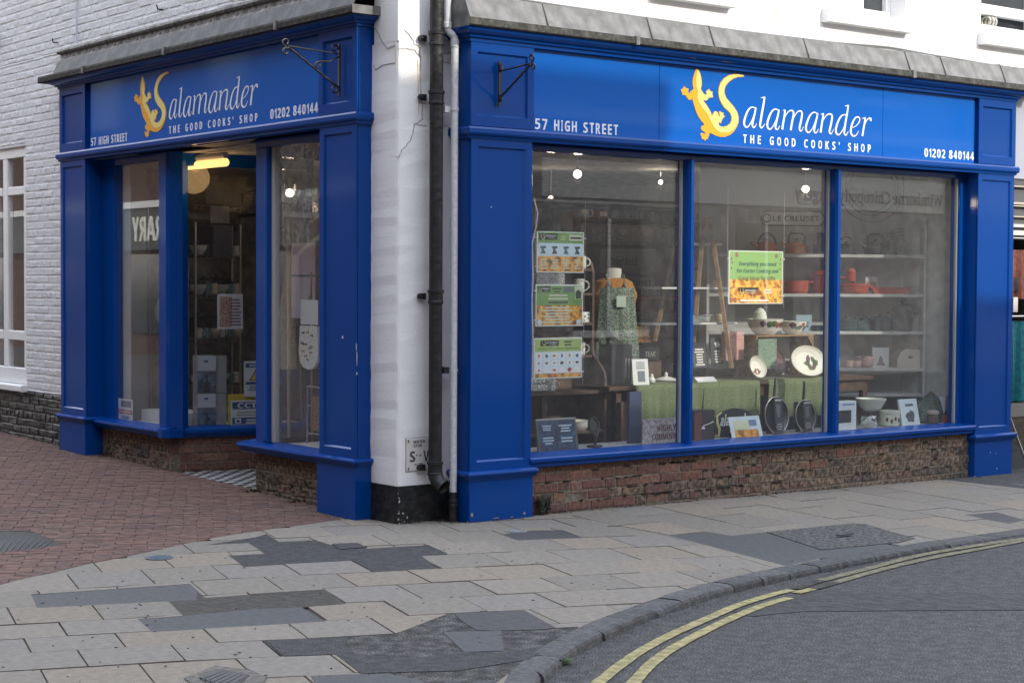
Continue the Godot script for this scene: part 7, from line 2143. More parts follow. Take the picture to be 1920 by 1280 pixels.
func build_lane_display() -> void:
	var pale := mat(lin(0.62, 0.66, 0.68), 0.5)
	var navy := mat(lin(0.03, 0.08, 0.18), 0.5)
	var ink := mat(lin(0.03, 0.03, 0.035), 0.5)
	var redm := mat(lin(0.30, 0.05, 0.06), 0.5)
	# left pane: tall grey display panel and sticker
	var t := thing("grey_screen", "tall plain grey panel standing inside the left lane pane", "panel")
	var a0 := px(221, 600, 0, -0.34); var a1 := px(264, 600, 0, -0.30)
	obj("panel", box(V(-0.345, 0.42, a0.z - 0.1), V(-0.325, 2.72, a1.z - 0.12)), mat(lin(0.30, 0.33, 0.34), 0.7), t)
	obj("edge", box(V(-0.345, 0.42, a1.z - 0.119), V(-0.2, 2.72, a1.z - 0.10)), mat(lin(0.10, 0.11, 0.11), 0.7), t)
	var a := lane_board("warning_sticker", "small white and red warning sticker at the foot of the left lane pane", "sticker", 221, 746, 248, 788, -0.392, mat(lin(0.55, 0.57, 0.58), 0.5), 0.002)
	words(a[0], "WARNING", a[1] * 0.08, a[2] * 0.38, a[1] * 0.84, a[2] * 0.1, mat(lin(0.6, 0.5, 0.5), 0.5), 0.002)
	rect(a[0], a[1] * 0.03, a[2] * 0.34, a[1] * 0.94, a[2] * 0.18, redm, 0.0008)
	rect(a[0], a[1] * 0.2, a[2] * 0.64, a[1] * 0.7, a[2] * 0.28, mat(lin(0.13, 0.14, 0.2), 0.5), 0.0008)
	lines(a[0], a[1] * 0.15, a[2] * 0.06, a[1] * 0.7, a[2] * 0.24, 3, navy, 0.001)
	# chrome rack with goods, deep inside behind the splayed pane
	t = thing("chrome_rack", "chrome wire shelving rack behind the splayed doorway pane", "rack")
	var X := 0.55
	var b0 := px(366, 600, 0, 0.45); var b1 := px(450, 600, 0, 1.15)
	for q in [b0, b1]:
		obj("post", MB.new().tube([V(q.x, 0.06, q.z), V(q.x, 2.25, q.z)], 0.014, 10), STEEL, t)
		obj("post", MB.new().tube([V(q.x + 0.12, 0.06, q.z - 0.4), V(q.x + 0.12, 2.25, q.z - 0.4)], 0.014, 10), STEEL, t)
	for yy in [552.0, 634.0, 720.0, 480.0, 388.0]:
		var ya: float = px(400, yy, 0, 0.8).y
		var sh := obj("shelf", MB.new().tube([V(b0.x, ya, b0.z), V(b1.x, ya, b1.z)], 0.007, 6).tube([V(b0.x, ya - 0.035, b0.z), V(b1.x, ya - 0.035, b1.z)], 0.005, 6), STEEL, t)
		for k in 9:
			var f := k / 8.0
			var c0 := V(lerpf(b0.x, b1.x, f), ya, lerpf(b0.z, b1.z, f))
			obj("wire", MB.new().tube([c0, c0 + V(0.12, 0, -0.4)], 0.003, 4), STEEL, sh)
			obj("wire", MB.new().tube([c0, c0 + V(0, -0.035, 0)], 0.003, 4), STEEL, sh)
	var dark := [mat(lin(0.015, 0.015, 0.016), 0.4), mat(lin(0.03, 0.035, 0.045), 0.5), mat(lin(0.06, 0.05, 0.045), 0.6)]
	for q in [[372, 548, 0.55, 0.10], [392, 548, 0.7, 0.11], [416, 548, 0.9, 0.12], [436, 548, 1.05, 0.09], [380, 630, 0.6, 0.15], [404, 630, 0.8, 0.16], [434, 632, 1.05, 0.13]]:
		var p := px(q[0], q[1], 0, q[2] + 0.1)
		var sy: float = px(400, 552.0 if q[1] < 600 else 634.0, 0, 0.8).y
		pot("dark saucepan on the chrome rack", V(p.x, sy + 0.008, p.z - 0.12), q[3] * 0.8, q[3] * 1.5, dark[0], q[0] % 4 == 0, "dark pans on the chrome rack")
	for q in [[352, 388, 394, 420, 0.62], [352, 425, 400, 482, 0.66]]:
		a = lane_board("printed_carton", "carton printed with a pale leaf pattern on the rack" if q[1] < 400 else "navy carton printed with pale plants on the rack", "box", q[0], q[1], q[2], q[3], q[4], print_mat("box_leaf", [S(95, 98, 98), S(60, 64, 66), S(130, 132, 130)], 0.08, 9.0) if q[1] < 400 else print_mat("box_navy", [S(18, 26, 44), S(26, 38, 60), S(95, 105, 118)], 0.08, 9.0), 0.2)
	for q in [[345, 356, 385, 385, 0.9], [378, 366, 418, 388, 1.1]]:
		a = lane_board("grey_carton", "plain dark grey carton on top of the rack", "box", q[0], q[1], q[2], q[3], q[4], mat(lin(0.10, 0.10, 0.105), 0.6), 0.2)
		a[0].set_meta("group", "plain cartons on the rack")
	for q in [[[[440, 430], [450, 405], [487, 402]], 1.4], [[[452, 385], [455, 362], [487, 356]], 1.6]]:
		var pts := []
		for c in q[0]:
			pts.append(px(c[0], c[1], 0, q[1]))
		one("hanging_rail", MB.new().tube(pts, 0.02, 8), IRON, "bent black ceiling rail beyond the rack" if q[1] > 1.5 else "black hanging pan rail beyond the rack", "rail")
	one("wooden_pole", MB.new().tube([px(398, 487, 0, 1.3), px(448, 527, 0, 1.5)], 0.018, 8), mat(lin(0.22, 0.15, 0.09), 0.6), "slanting wooden pole among the racks", "pole")
	for k in 8:
		var p := px(458 + (k % 3) * 11, 400 + k * 34, 0, 2.6)
		var th := thing("stock_carton", "dark brown carton on shelves deep in the shop", "box", at(p), "cartons deep in the shop")
		obj("carton", MB.new().cham(V(-0.1, -0.1, -0.14), V(0.1, 0.08, 0.14), 0.004), [dark[2], mat(lin(0.10, 0.06, 0.04), 0.6), dark[1]][k % 3], th)
	# splayed pane: cartons on the board and notices on the glass
	var al := deg_to_rad(12.0)
	var dir := V(cos(al), 0, sin(al))
	var o := V(-0.40, 0, -3.75)
	var nrm := fr(o, dir).basis.z
	var sboard := func(called: String, label: String, cat: String, x0: float, y0: float, x1: float, y1: float, back: float, m: Material, th: float) -> Array:
		var pl := o - nrm * back
		var p := pxp(x0, y1, pl, nrm)
		var w := (pxp(x1, y1, pl, nrm) - p).dot(dir)
		var h := pxp(x0, y0, pl, nrm).y - p.y
		var n := thing(called, label, cat, fr(p, dir))
		obj("panel", MB.new().cham(V(0, 0, -th), V(w, h, 0), minf(0.002, th * 0.4)), m, n)
		return [n, w, h]
	one("splay_board", box(V(0.0, 0.38, -0.5), V(1.2, 0.42, -0.045)), mat(lin(0.45, 0.46, 0.46), 0.5), "white display board at the foot of the splayed pane", "shelf", fr(o, dir))
	for k in 2:
		a = sboard.call("lamp_carton", "grey and white carton with a lamp photograph, %s of a stack of two" % ["lower", "upper"][k], "box", 370, [738, 667][k], 404, [802, 737][k], 0.10, mat(lin(0.22, 0.23, 0.24), 0.5), 0.16)
		rect(a[0], 0.0, a[2] * 0.60, a[1], a[2] * 0.40, mat(lin(0.36, 0.40, 0.45), 0.5), 0.001)
		rect(a[0], 0.0, a[2] * 0.01, a[1], a[2] * 0.57, print_mat("lamp_photo", [S(28, 34, 42), S(60, 76, 92), S(100, 120, 136)], 0.015, 4.0), 0.001)
		obj("lamp_print", MB.new().stroke([V(a[1] * 0.5, a[2] * 0.05, 0.02), V(a[1] * 0.5, a[2] * 0.52, 0.012)], 0.001, 0.0025), ink, a[0])
		obj("lamp_print", MB.new().prism(blob(0.03, 0.02, 9, rng), 0.001, 0.0026), ink, a[0], Transform3D(Basis(), V(a[1] * 0.55, a[2] * 0.25, 0)))
		rect(a[0], a[1] * 0.36, a[2] * 0.82, a[1] * 0.22, a[2] * 0.06, navy, 0.002)
		obj("side_face", box(V(a[1] + 0.001, 0.0, -0.03), V(a[1] + 0.105, a[2], -0.028)), mat(lin(0.22, 0.23, 0.24), 0.5), a[0])
	a = sboard.call("food_poster", "white-framed poster of baked food stuck inside the splayed pane", "poster", 407, 551, 455, 617, 0.035, mat(lin(0.50, 0.53, 0.57), 0.5), 0.003)
	rect(a[0], a[1] * 0.08, a[2] * 0.06, a[1] * 0.5, a[2] * 0.86, print_mat("food_photo", [S(80, 55, 50), S(150, 110, 90), S(190, 170, 160), S(110, 70, 60)], 0.05, 8.0), 0.001)
	lines(a[0], a[1] * 0.45, a[2] * 0.1, a[1] * 0.48, a[2] * 0.8, 9, mat(lin(0.12, 0.12, 0.14), 0.5), 0.002)
	a = sboard.call("safety_notice", "white and blue notice with a yellow warning triangle on the splayed pane", "notice", 457, 677, 505, 744, 0.035, mat(lin(0.50, 0.54, 0.57), 0.5), 0.003)
	rect(a[0], a[1] * 0.06, a[2] * 0.82, a[1] * 0.88, a[2] * 0.12, navy, 0.001)
	rect(a[0], a[1] * 0.06, a[2] * 0.34, a[1] * 0.88, a[2] * 0.08, navy, 0.001)
	obj("triangle_edge", MB.new().prism(PackedVector2Array([Vector2(a[1] * 0.2, a[2] * 0.45), Vector2(a[1] * 0.72, a[2] * 0.45), Vector2(a[1] * 0.46, a[2] * 0.77)]), 0.0005, 0.0015), ink, a[0])
	obj("triangle", MB.new().prism(PackedVector2Array([Vector2(a[1] * 0.26, a[2] * 0.475), Vector2(a[1] * 0.66, a[2] * 0.475), Vector2(a[1] * 0.46, a[2] * 0.72)]), 0.001, 0.0022), mat(lin(0.55, 0.42, 0.04), 0.5), a[0])
	words(a[0], "!", a[1] * 0.44, a[2] * 0.51, a[1] * 0.05, a[2] * 0.15, ink, 0.0022)
	lines(a[0], a[1] * 0.1, a[2] * 0.18, a[1] * 0.8, a[2] * 0.14, 3, navy, 0.001)
	words(a[0], "WARNING", a[1] * 0.2, a[2] * 0.855, a[1] * 0.6, a[2] * 0.05, pale, 0.0015)
	a = sboard.call("cctv_notice", "white and blue CCTV notice low on the splayed pane", "notice", 432, 751, 512, 799, 0.035, mat(lin(0.52, 0.55, 0.55), 0.5), 0.003)
	rect(a[0], a[1] * 0.04, a[2] * 0.66, a[1] * 0.92, a[2] * 0.28, navy, 0.001)
	words(a[0], "CCTV", a[1] * 0.16, a[2] * 0.70, a[1] * 0.6, a[2] * 0.2, pale, 0.0015)
	lines(a[0], a[1] * 0.1, a[2] * 0.40, a[1] * 0.8, a[2] * 0.2, 2, mat(lin(0.25, 0.27, 0.26), 0.5), 0.001)
	rect(a[0], a[1] * 0.04, a[2] * 0.08, a[1] * 0.92, a[2] * 0.25, navy, 0.001)
	rect(a[0], a[1] * 0.10, a[2] * 0.11, a[1] * 0.14, a[2] * 0.19, pale, 0.002)
	obj("emblem", MB.new().prism(blob(a[1] * 0.04, a[2] * 0.07, 8, rng), 0.002, 0.0035), navy, a[0], Transform3D(Basis(), V(a[1] * 0.17, a[2] * 0.2, 0)))
	lines(a[0], a[1] * 0.28, a[2] * 0.10, a[1] * 0.6, a[2] * 0.2, 2, pale, 0.002)
	a = sboard.call("yellow_frame_sign", "yellow folding floor sign standing behind the notices", "sign", 427, 739, 500, 802, 0.12, mat(lin(0.45, 0.36, 0.03), 0.5), 0.01)
	# left pane: small things
	var hp := px(304, 735, 0, -0.2)
	t = thing("hexagon_stand", "pale outlined hexagonal cardboard cube in the left lane pane", "display cube", fr(V(-0.15, 0.56, hp.z), V(0, 0, 1)))
	var hex := PackedVector2Array(); var hex2 := PackedVector2Array()
	for i in 6:
		hex.append(Vector2(sin(TAU * i / 6) * 0.15, cos(TAU * i / 6) * 0.15))
		hex2.append(hex[i] * 0.92)
	obj("edge", MB.new().prism(hex, -0.02, 0), pale, t)
	obj("face", MB.new().prism(hex2, -0.01, 0.002), mat(lin(0.08, 0.14, 0.13), 0.5), t)
	for i in 3:
		obj("rib", MB.new().stroke([V(0, 0, 0.006), V(hex2[i * 2].x, hex2[i * 2].y, 0.006)], 0.001, 0.003), pale, t)
	one("wire_pole", MB.new().tube([px(277, 390, 0, 0.0), px(283, 770, 0, 0.0)], 0.006, 6), STEEL, "thin steel pole inside the left lane pane", "pole")
	one("white_plinth", box(V(-0.25, 0.42, px(272, 790, 0, -0.2).z), V(0.1, 0.52, -3.98)), mat(lin(0.5, 0.52, 0.52), 0.5), "low white display plinth in the left lane pane", "plinth")
	var hg := thing("apron_hanger", "black and white utensil hanging in the left lane pane", "utensil", at(px(302, 520, 0, 0.1)))
	obj("loop", MB.new().tube(ell(0.05, 0.12, 18, Vector3.ZERO), 0.012, 6, false), ink, hg, Transform3D(Basis(Vector3.UP, PI / 2), Vector3.ZERO))
	obj("head", MB.new().lathe([Vector2(0, -0.45), Vector2(0.06, -0.40), Vector2(0.07, -0.30), Vector2(0.02, -0.18), Vector2(0, -0.15)], Vector3.ZERO, 12), pale, hg)
	# right pane: hanging gauntlet, racks
	var gp := px(579, 562, 0, -0.30)
	t = thing("oven_glove", "white butterfly-print oven gauntlet hanging from a header card in the right lane pane", "oven glove", fr(gp, V(0, 0, 1)))
	obj("header_card", MB.new().cham(V(-0.13, -0.19, -0.004), V(0.13, 0.0, 0.0), 0.001), mat(lin(0.45, 0.5, 0.5), 0.6), t)
	var gv := PackedVector2Array()
	for q in [[-0.13, -0.20], [-0.145, -0.40], [-0.13, -0.47], [-0.08, -0.52], [0.0, -0.54], [0.08, -0.52], [0.13, -0.47], [0.145, -0.40], [0.13, -0.20]]:
		gv.append(Vector2(q[0], q[1]))
	obj("glove", MB.new().prism(gv, -0.02, 0.006), mat(lin(0.52, 0.56, 0.52), 0.9, 0.1, 4.0, 0.5), t)
	var bf := [mat(lin(0.25, 0.12, 0.04), 0.7), mat(lin(0.06, 0.06, 0.06), 0.7), mat(lin(0.18, 0.15, 0.12), 0.7)]
	for k in 12:
		var c := Vector2(rng.randf_range(-0.09, 0.09), rng.randf_range(-0.47, -0.25))
		for s in [-1, 1]:
			obj("butterfly_print", MB.new().prism(blob(0.014, 0.010, 7, rng), 0.006, 0.0075), bf[k % 3], t, Transform3D(Basis(Vector3(0, 0, 1), s * 0.6 + k), V(c.x + s * 0.011, c.y, 0)))
	obj("hook", MB.new().tube([V(0, 0, 0), V(0.0, 0.02, 0), V(0.015, 0.03, 0)], 0.004, 5), IRON, t)
	for q in [[540, 455, 850, 0.35, "pale upright wooden batten of the rack in the right lane pane"], [563, 640, 790, 0.5, "slim steel upright in the right lane pane"], [583, 510, 835, 0.1, "chrome upright of the spinner rack in the right lane pane"]]:
		one("rack_upright", MB.new().tube([px(q[0], q[1], 0, q[3]), px(q[0] + 2, q[2], 0, q[3])], 0.016 if q[0] == 540 else 0.010, 8), mat(lin(0.30, 0.27, 0.24), 0.5) if q[0] == 540 else STEEL, q[4], "upright")
	a = lane_board("pale_backdrop", "pale lilac printed panel high in the right lane pane", "panel", 546, 456, 590, 596, 0.2, mat(lin(0.34, 0.33, 0.42), 0.6), 0.01)
	rect(a[0], 0.0, a[2] * 0.55, a[1], 0.02, navy, 0.001)
	var wr := thing("wire_rack", "chrome wire leaflet rack with a biscuit picture in the right lane pane", "rack")
	for q in [[724, 0.0], [760, 0.0], [812, 0.0]]:
		var p0 := px(576, q[0], 0, -0.2); var p1 := px(612, q[0] + 4, 0, -0.2)
		obj("wire", MB.new().tube([p0, p1], 0.006, 6), STEEL, wr)
	obj("side", MB.new().tube([px(577, 724, 0, -0.2), px(575, 838, 0, -0.2)], 0.008, 6), STEEL, wr)
	var c0 := px(584, 806, 0, -0.22); var c1 := px(610, 745, 0, -0.22)
	obj("biscuit_card", box(V(-0.222, c0.y, c0.z), V(-0.212, c1.y, c1.z)), print_mat("biscuit_photo", [S(40, 26, 20), S(150, 110, 80), S(90, 58, 40)], 0.05, 7.0), wr)
	one("blue_bag", MB.new().lathe([Vector2(0, 0), Vector2(0.16, 0.02), Vector2(0.2, 0.15), Vector2(0.17, 0.42), Vector2(0.1, 0.46), Vector2(0, 0.45)], Vector3.ZERO, 14, 1.0, 0.7), mat(lin(0.01, 0.05, 0.10), 0.6), "deep blue bag shape in the shadow of the right lane pane", "bag", at(px(557, 735, 0, 0.7)))


# ------------------------------------------------------------------ next door and small details
func build_neighbour() -> void:
	var t := thing("clothes_shop", "edge of the neighbouring clothes shop front with striped blind", "shopfront")
	obj("reveal", box(V(6.26, -0.05, -1.4), V(6.30, 3.2, -0.30)), mat(lin(0.13, 0.10, 0.08), 0.8), t)
	obj("grey_post", MB.new().cham(V(6.33, 2.68, -0.24), V(6.75, 3.45, -0.10), 0.006), mat(lin(0.36, 0.38, 0.44), 0.5), t)
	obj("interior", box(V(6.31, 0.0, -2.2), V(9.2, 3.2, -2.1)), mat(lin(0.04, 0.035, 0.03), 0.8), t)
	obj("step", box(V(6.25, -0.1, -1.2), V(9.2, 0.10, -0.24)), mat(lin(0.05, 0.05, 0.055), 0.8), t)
	obj("riser", box(V(6.31, 0.1, -1.2), V(9.2, 0.38, -0.60)), WOODM, t)
	obj("wall_over", box(V(6.3, 3.0, -0.6), V(9.4, 3.40, -0.235)), WHITE, t)
	for k in 7:
		var y := px(1912, [348, 379, 385, 405, 420, 432, 445][k], 2, -0.4).y
		obj("blind_slat", box(V(6.31, y - [0.012, 0.02, 0.01, 0.01, 0.03, 0.045, 0.01][k], -0.43), V(8.0, y, -0.40)), mat(lin(0.55, 0.5, 0.38), 0.6) if k < 4 else mat(lin(0.6, 0.6, 0.58), 0.6), t)
	obj("blind_board", box(V(6.31, px(1912, 450, 2, -0.4).y, -0.50), V(8.0, 2.75, -0.44)), mat(lin(0.10, 0.105, 0.11), 0.7), t)
	var R := thing("clothes_rail", "chrome clothes rail with garments outside the neighbouring shop", "clothes rail")
	var ry := px(1912, 593, 2, -0.2).y
	obj("bar", MB.new().tube([V(6.32, ry, -0.2), V(7.5, ry, -0.2)], 0.012, 8), STEEL, R)
	obj("leg", MB.new().tube([px(1895, 784, 2, -0.05), px(1918, 848, 2, 0.0), px(1935, 890, 2, 0.05)], 0.012, 6), STEEL, R)
	obj("bag_shelf", box(V(6.3, px(1912, 780, 2, -0.15).y, -0.3), V(7.4, px(1912, 757, 2, -0.15).y, -0.12)), mat(lin(0.16, 0.15, 0.13), 0.7), R)
	for q in [[1900, 602, 752, lin(0.005, 0.17, 0.20), "teal dress hanging on the rail next door", "garment"], [1900, 468, 560, lin(0.20, 0.06, 0.04), "rust red top hanging high next door", "garment"], [1908, 520, 545, lin(0.02, 0.02, 0.022), "black bag hanging beside the red top next door", "garment"]]:
		var p0 := px(q[0], q[1], 2, -0.22); var p1 := px(q[0], q[2], 2, -0.22)
		var gb := MB.new()
		for i in 10:
			for j in 6:
				var g := func(ii: int, jj: int) -> Vector3:
					var u := ii / 10.0; var v := jj / 6.0
					return V(p0.x - 0.06 + u * 0.45, lerpf(p1.y, p0.y, v), -0.22 + 0.03 * sin(u * 17.0) * (1.2 - v))
				gb.quad(g.call(i, j), g.call(i + 1, j), g.call(i + 1, j + 1), g.call(i, j + 1))
		one("hanging_garment", gb, mat(q[3], 0.85, 0.2, 3.0, 0.5), q[4], "clothing")
	var tg := px(1900, 585, 2, -0.17)
	one("price_tag", box(tg, tg + V(0.07, 0.14, 0.004)), mat(lin(0.55, 0.52, 0.46), 0.6), "white price tag pinned to the rail next door", "tag")

func weed(p: Vector3, n: int, h: float, spread: float, label: String, seedv: int, c: Color) -> void:
	var r := RandomNumberGenerator.new()
	r.seed = seedv
	var t := thing("weed", label, "plant", at(p))
	var b := MB.new()
	for k in n:
		var an := r.randf() * TAU
		var l := r.randf_range(0.3, 1.0)
		var o := V(cos(an) * spread * r.randf() * 0.7, 0, sin(an) * spread * 0.35 * r.randf())
		var d := V(cos(an) * spread * l, h * r.randf_range(0.15, 1.0), sin(an) * spread * 0.4 * l)
		var e := o + d
		var sd := V(-sin(an), 0, cos(an)) * r.randf_range(0.006, 0.014)
		var mid := o.lerp(e, 0.55) + V(0, h * 0.15, 0)
		b.tri(o, mid + sd, mid - sd)
		b.tri(mid - sd, mid + sd, e)
	var m := mat(c, 0.8, 0.3, 6.0)
	obj("leaves", b, m, t)

func build_details() -> void:
	var green := lin(0.05, 0.075, 0.035); var dark := lin(0.05, 0.055, 0.035); var grass := lin(0.09, 0.13, 0.045)
	weed(px(570, 943, 1, 0.0) + V(0.02, 0, 0), 50, 0.05, 0.16, "low dark weeds along the foot of the lane stall riser", 1, green)
	weed(px(545, 932, 1, 0.01), 30, 0.035, 0.10, "sparse weeds beside the doorway tiles", 2, green)
	weed(px(470, 923, 1, 0.02), 24, 0.035, 0.09, "small green weed at the edge of the chequered tiles", 3, green)
	weed(px(207, 852, 1, 0.09), 30, 0.06, 0.12, "dark weed at the foot of the left lane pilaster", 4, dark)
	weed(px(1014, 962, 2, -0.045) + V(0, -0.02, 0.02), 60, 0.17, 0.07, "dark dry weed growing up the brick plinth by the pilaster", 5, dark)
	weed(px(1045, 1248, 1, ROAD), 60, 0.04, 0.07, "tuft of green grass in the gutter by the kerb", 6, grass)
	weed(px(1165, 1175, 1, ROAD), 30, 0.03, 0.06, "thin pale grass in the gutter beneath the kerb", 7, lin(0.12, 0.13, 0.08))
	# covers let into the pavement
	var iron := mat(lin(0.16, 0.165, 0.17), 0.5, 0.3, 6.0, 0.7, 10.0)
	for q in [[967, 996, 0.075, "round pale stopcock cover near the pilaster", lin(0.30, 0.31, 0.31)], [298, 1046, 0.085, "round blue-grey hydrant cover where brick meets slabs", lin(0.12, 0.16, 0.20)]]:
		var p := px(q[0], q[1], 1, 0.0)
		var t := thing("stopcock_cover", q[3], "cover", at(V(p.x, 0.0, p.z)))
		obj("ring", MB.new().lathe([Vector2(q[2] * 0.86, -0.01), Vector2(q[2], -0.01), Vector2(q[2], 0.005), Vector2(q[2] * 0.86, 0.006), Vector2(q[2] * 0.84, 0.001)], Vector3.ZERO, 28), mat(q[4], 0.5, 0.3, 6.0, 0.6), t)
		obj("lid", MB.new().lathe([Vector2(q[2] * 0.83, -0.004), Vector2(q[2] * 0.83, 0.004), Vector2(0, 0.0045)], Vector3.ZERO, 28), mat(q[4], 0.5, 0.4, 8.0, 0.9), t)
		for k in 4:
			obj("rib", box(V(-q[2] * 0.5, 0.004, (k - 1.5) * q[2] * 0.3 - 0.004), V(q[2] * 0.5, 0.0065, (k - 1.5) * q[2] * 0.3 + 0.004)), mat(q[4], 0.5), t)
	var gp := px_poly([[452, 1256], [372, 1268], [402, 1280], [430, 1290], [470, 1296], [500, 1272], [478, 1262]])
	var t := thing("square_drain_cover", "diamond-set square drain grate in the pavement foreground", "cover")
	obj("surround", MB.new().slab(px_poly([[402, 1249], [345, 1272], [380, 1300], [480, 1304], [500, 1270], [470, 1257]]), -0.02, 0.004, gy), mat(lin(0.26, 0.235, 0.20), 0.9, 0.3, 4.0, 0.6, 6.0, 0.5, 6.0), t)
	var gr := px_poly([[412, 1258], [373, 1272], [395, 1290], [440, 1292], [467, 1268]])
	obj("grate", MB.new().slab(gr, 0.0, 0.007, gy), mat(lin(0.06, 0.06, 0.062), 0.5, 0.3, 6.0), t)
	for k in 6:
		var a := px(412 + k * 9, 1259 + k * 1.7, 1, 0.008); var b := px(376 + k * 9, 1272 + k * 3.2, 1, 0.008)
		obj("bar", MB.new().tube([a, b], 0.006, 5), mat(lin(0.09, 0.09, 0.09), 0.5), t)
	var kp := px(1585, 1002, 1, 0.0)
	one("cover_keyhole", box(kp + V(-0.07, 0.0, -0.02), kp + V(0.07, 0.006, 0.02)), mat(lin(0.05, 0.05, 0.05), 0.7), "dark slot in the speckled concrete cover slab", "slot", Transform3D())
	t = thing("square_stopcock", "small square dark metal box lid among the tarmac patches", "cover")
	obj("lid", MB.new().slab(px_poly([[622, 1020], [670, 1018], [688, 1026], [638, 1030]]), -0.01, 0.004, gy), mat(lin(0.06, 0.055, 0.055), 0.6, 0.3, 6.0, 0.6), t)
	# litter: grit and leaves gathered along the edges
	var r := RandomNumberGenerator.new()
	r.seed = 11
	var grit := MB.new()
	var kc := Curve2D.new()
	for q in KERB:
		kc.add_point(Vector2(q[0], q[1]))
	for i in 1100:
		var s := r.randf_range(1.2, 9.0)
		var p := kc.sample_baked(s, true)
		var d := (kc.sample_baked(s + 0.05, true) - p).normalized()
		var o := Vector2(-d.y, d.x) if d.x > 0 else Vector2(d.y, -d.x)
		p += o * (0.15 + absf(r.randfn(0, 0.07)))
		var z := r.randf_range(0.002, 0.006)
		var c := V(p.x, ROAD + z * 0.4, p.y)
		tetra(grit, c, z, r)
	for i in 500:
		var q := px(r.randf_range(300, 1900), r.randf_range(1000, 1270), 1, 0.001)
		tetra(grit, q, r.randf_range(0.0015, 0.0035), r)
	var g := obj("grit", grit, mat(lin(0.24, 0.20, 0.15), 0.9, 0.5, 9.0))
	g.set_meta("kind", "stuff")
	g.set_meta("label", "scattered grit along the gutter and pavement")
	g.set_meta("category", "grit")
	var lv := MB.new()
	for i in 90:
		var q: Vector3
		if i < 30:
			q = px(r.randf_range(820, 880), r.randf_range(976, 982), 1, 0.006)
		elif i < 60:
			q = px(r.randf_range(1640, 1720), r.randf_range(1042, 1060), 1, ROAD + 0.006)
		else:
			q = px(r.randf_range(1080, 1280), 0, 1, ROAD) if false else px(1080 + (i - 60) * 12.0, 1222 - (i - 60) * 4.4 + r.randf_range(-4, 4), 1, ROAD + 0.006)
		var an := r.randf() * TAU
		var l := r.randf_range(0.006, 0.016)
		var e := V(cos(an), r.randf_range(-0.2, 0.4), sin(an)) * l
		var f := V(-sin(an), r.randf_range(-0.3, 0.5), cos(an)) * l * 0.5
		lv.quad(q - e, q + f, q + e, q - f)
	g = obj("dead_leaves", lv, mat(lin(0.17, 0.12, 0.075), 0.9, 0.4, 9.0))
	g.set_meta("kind", "stuff")
	g.set_meta("label", "dry leaf scraps in the gutter and by the pier")
	g.set_meta("category", "leaves")

func tetra(b: MB, c: Vector3, s: float, r: RandomNumberGenerator) -> void:
	var p := []
	for k in 4:
		p.append(c + V(r.randf_range(-1, 1), r.randf_range(-0.5, 1), r.randf_range(-1, 1)) * s)
	b.tri(p[0], p[1], p[2]); b.tri(p[0], p[2], p[3]); b.tri(p[0], p[3], p[1]); b.tri(p[1], p[3], p[2])

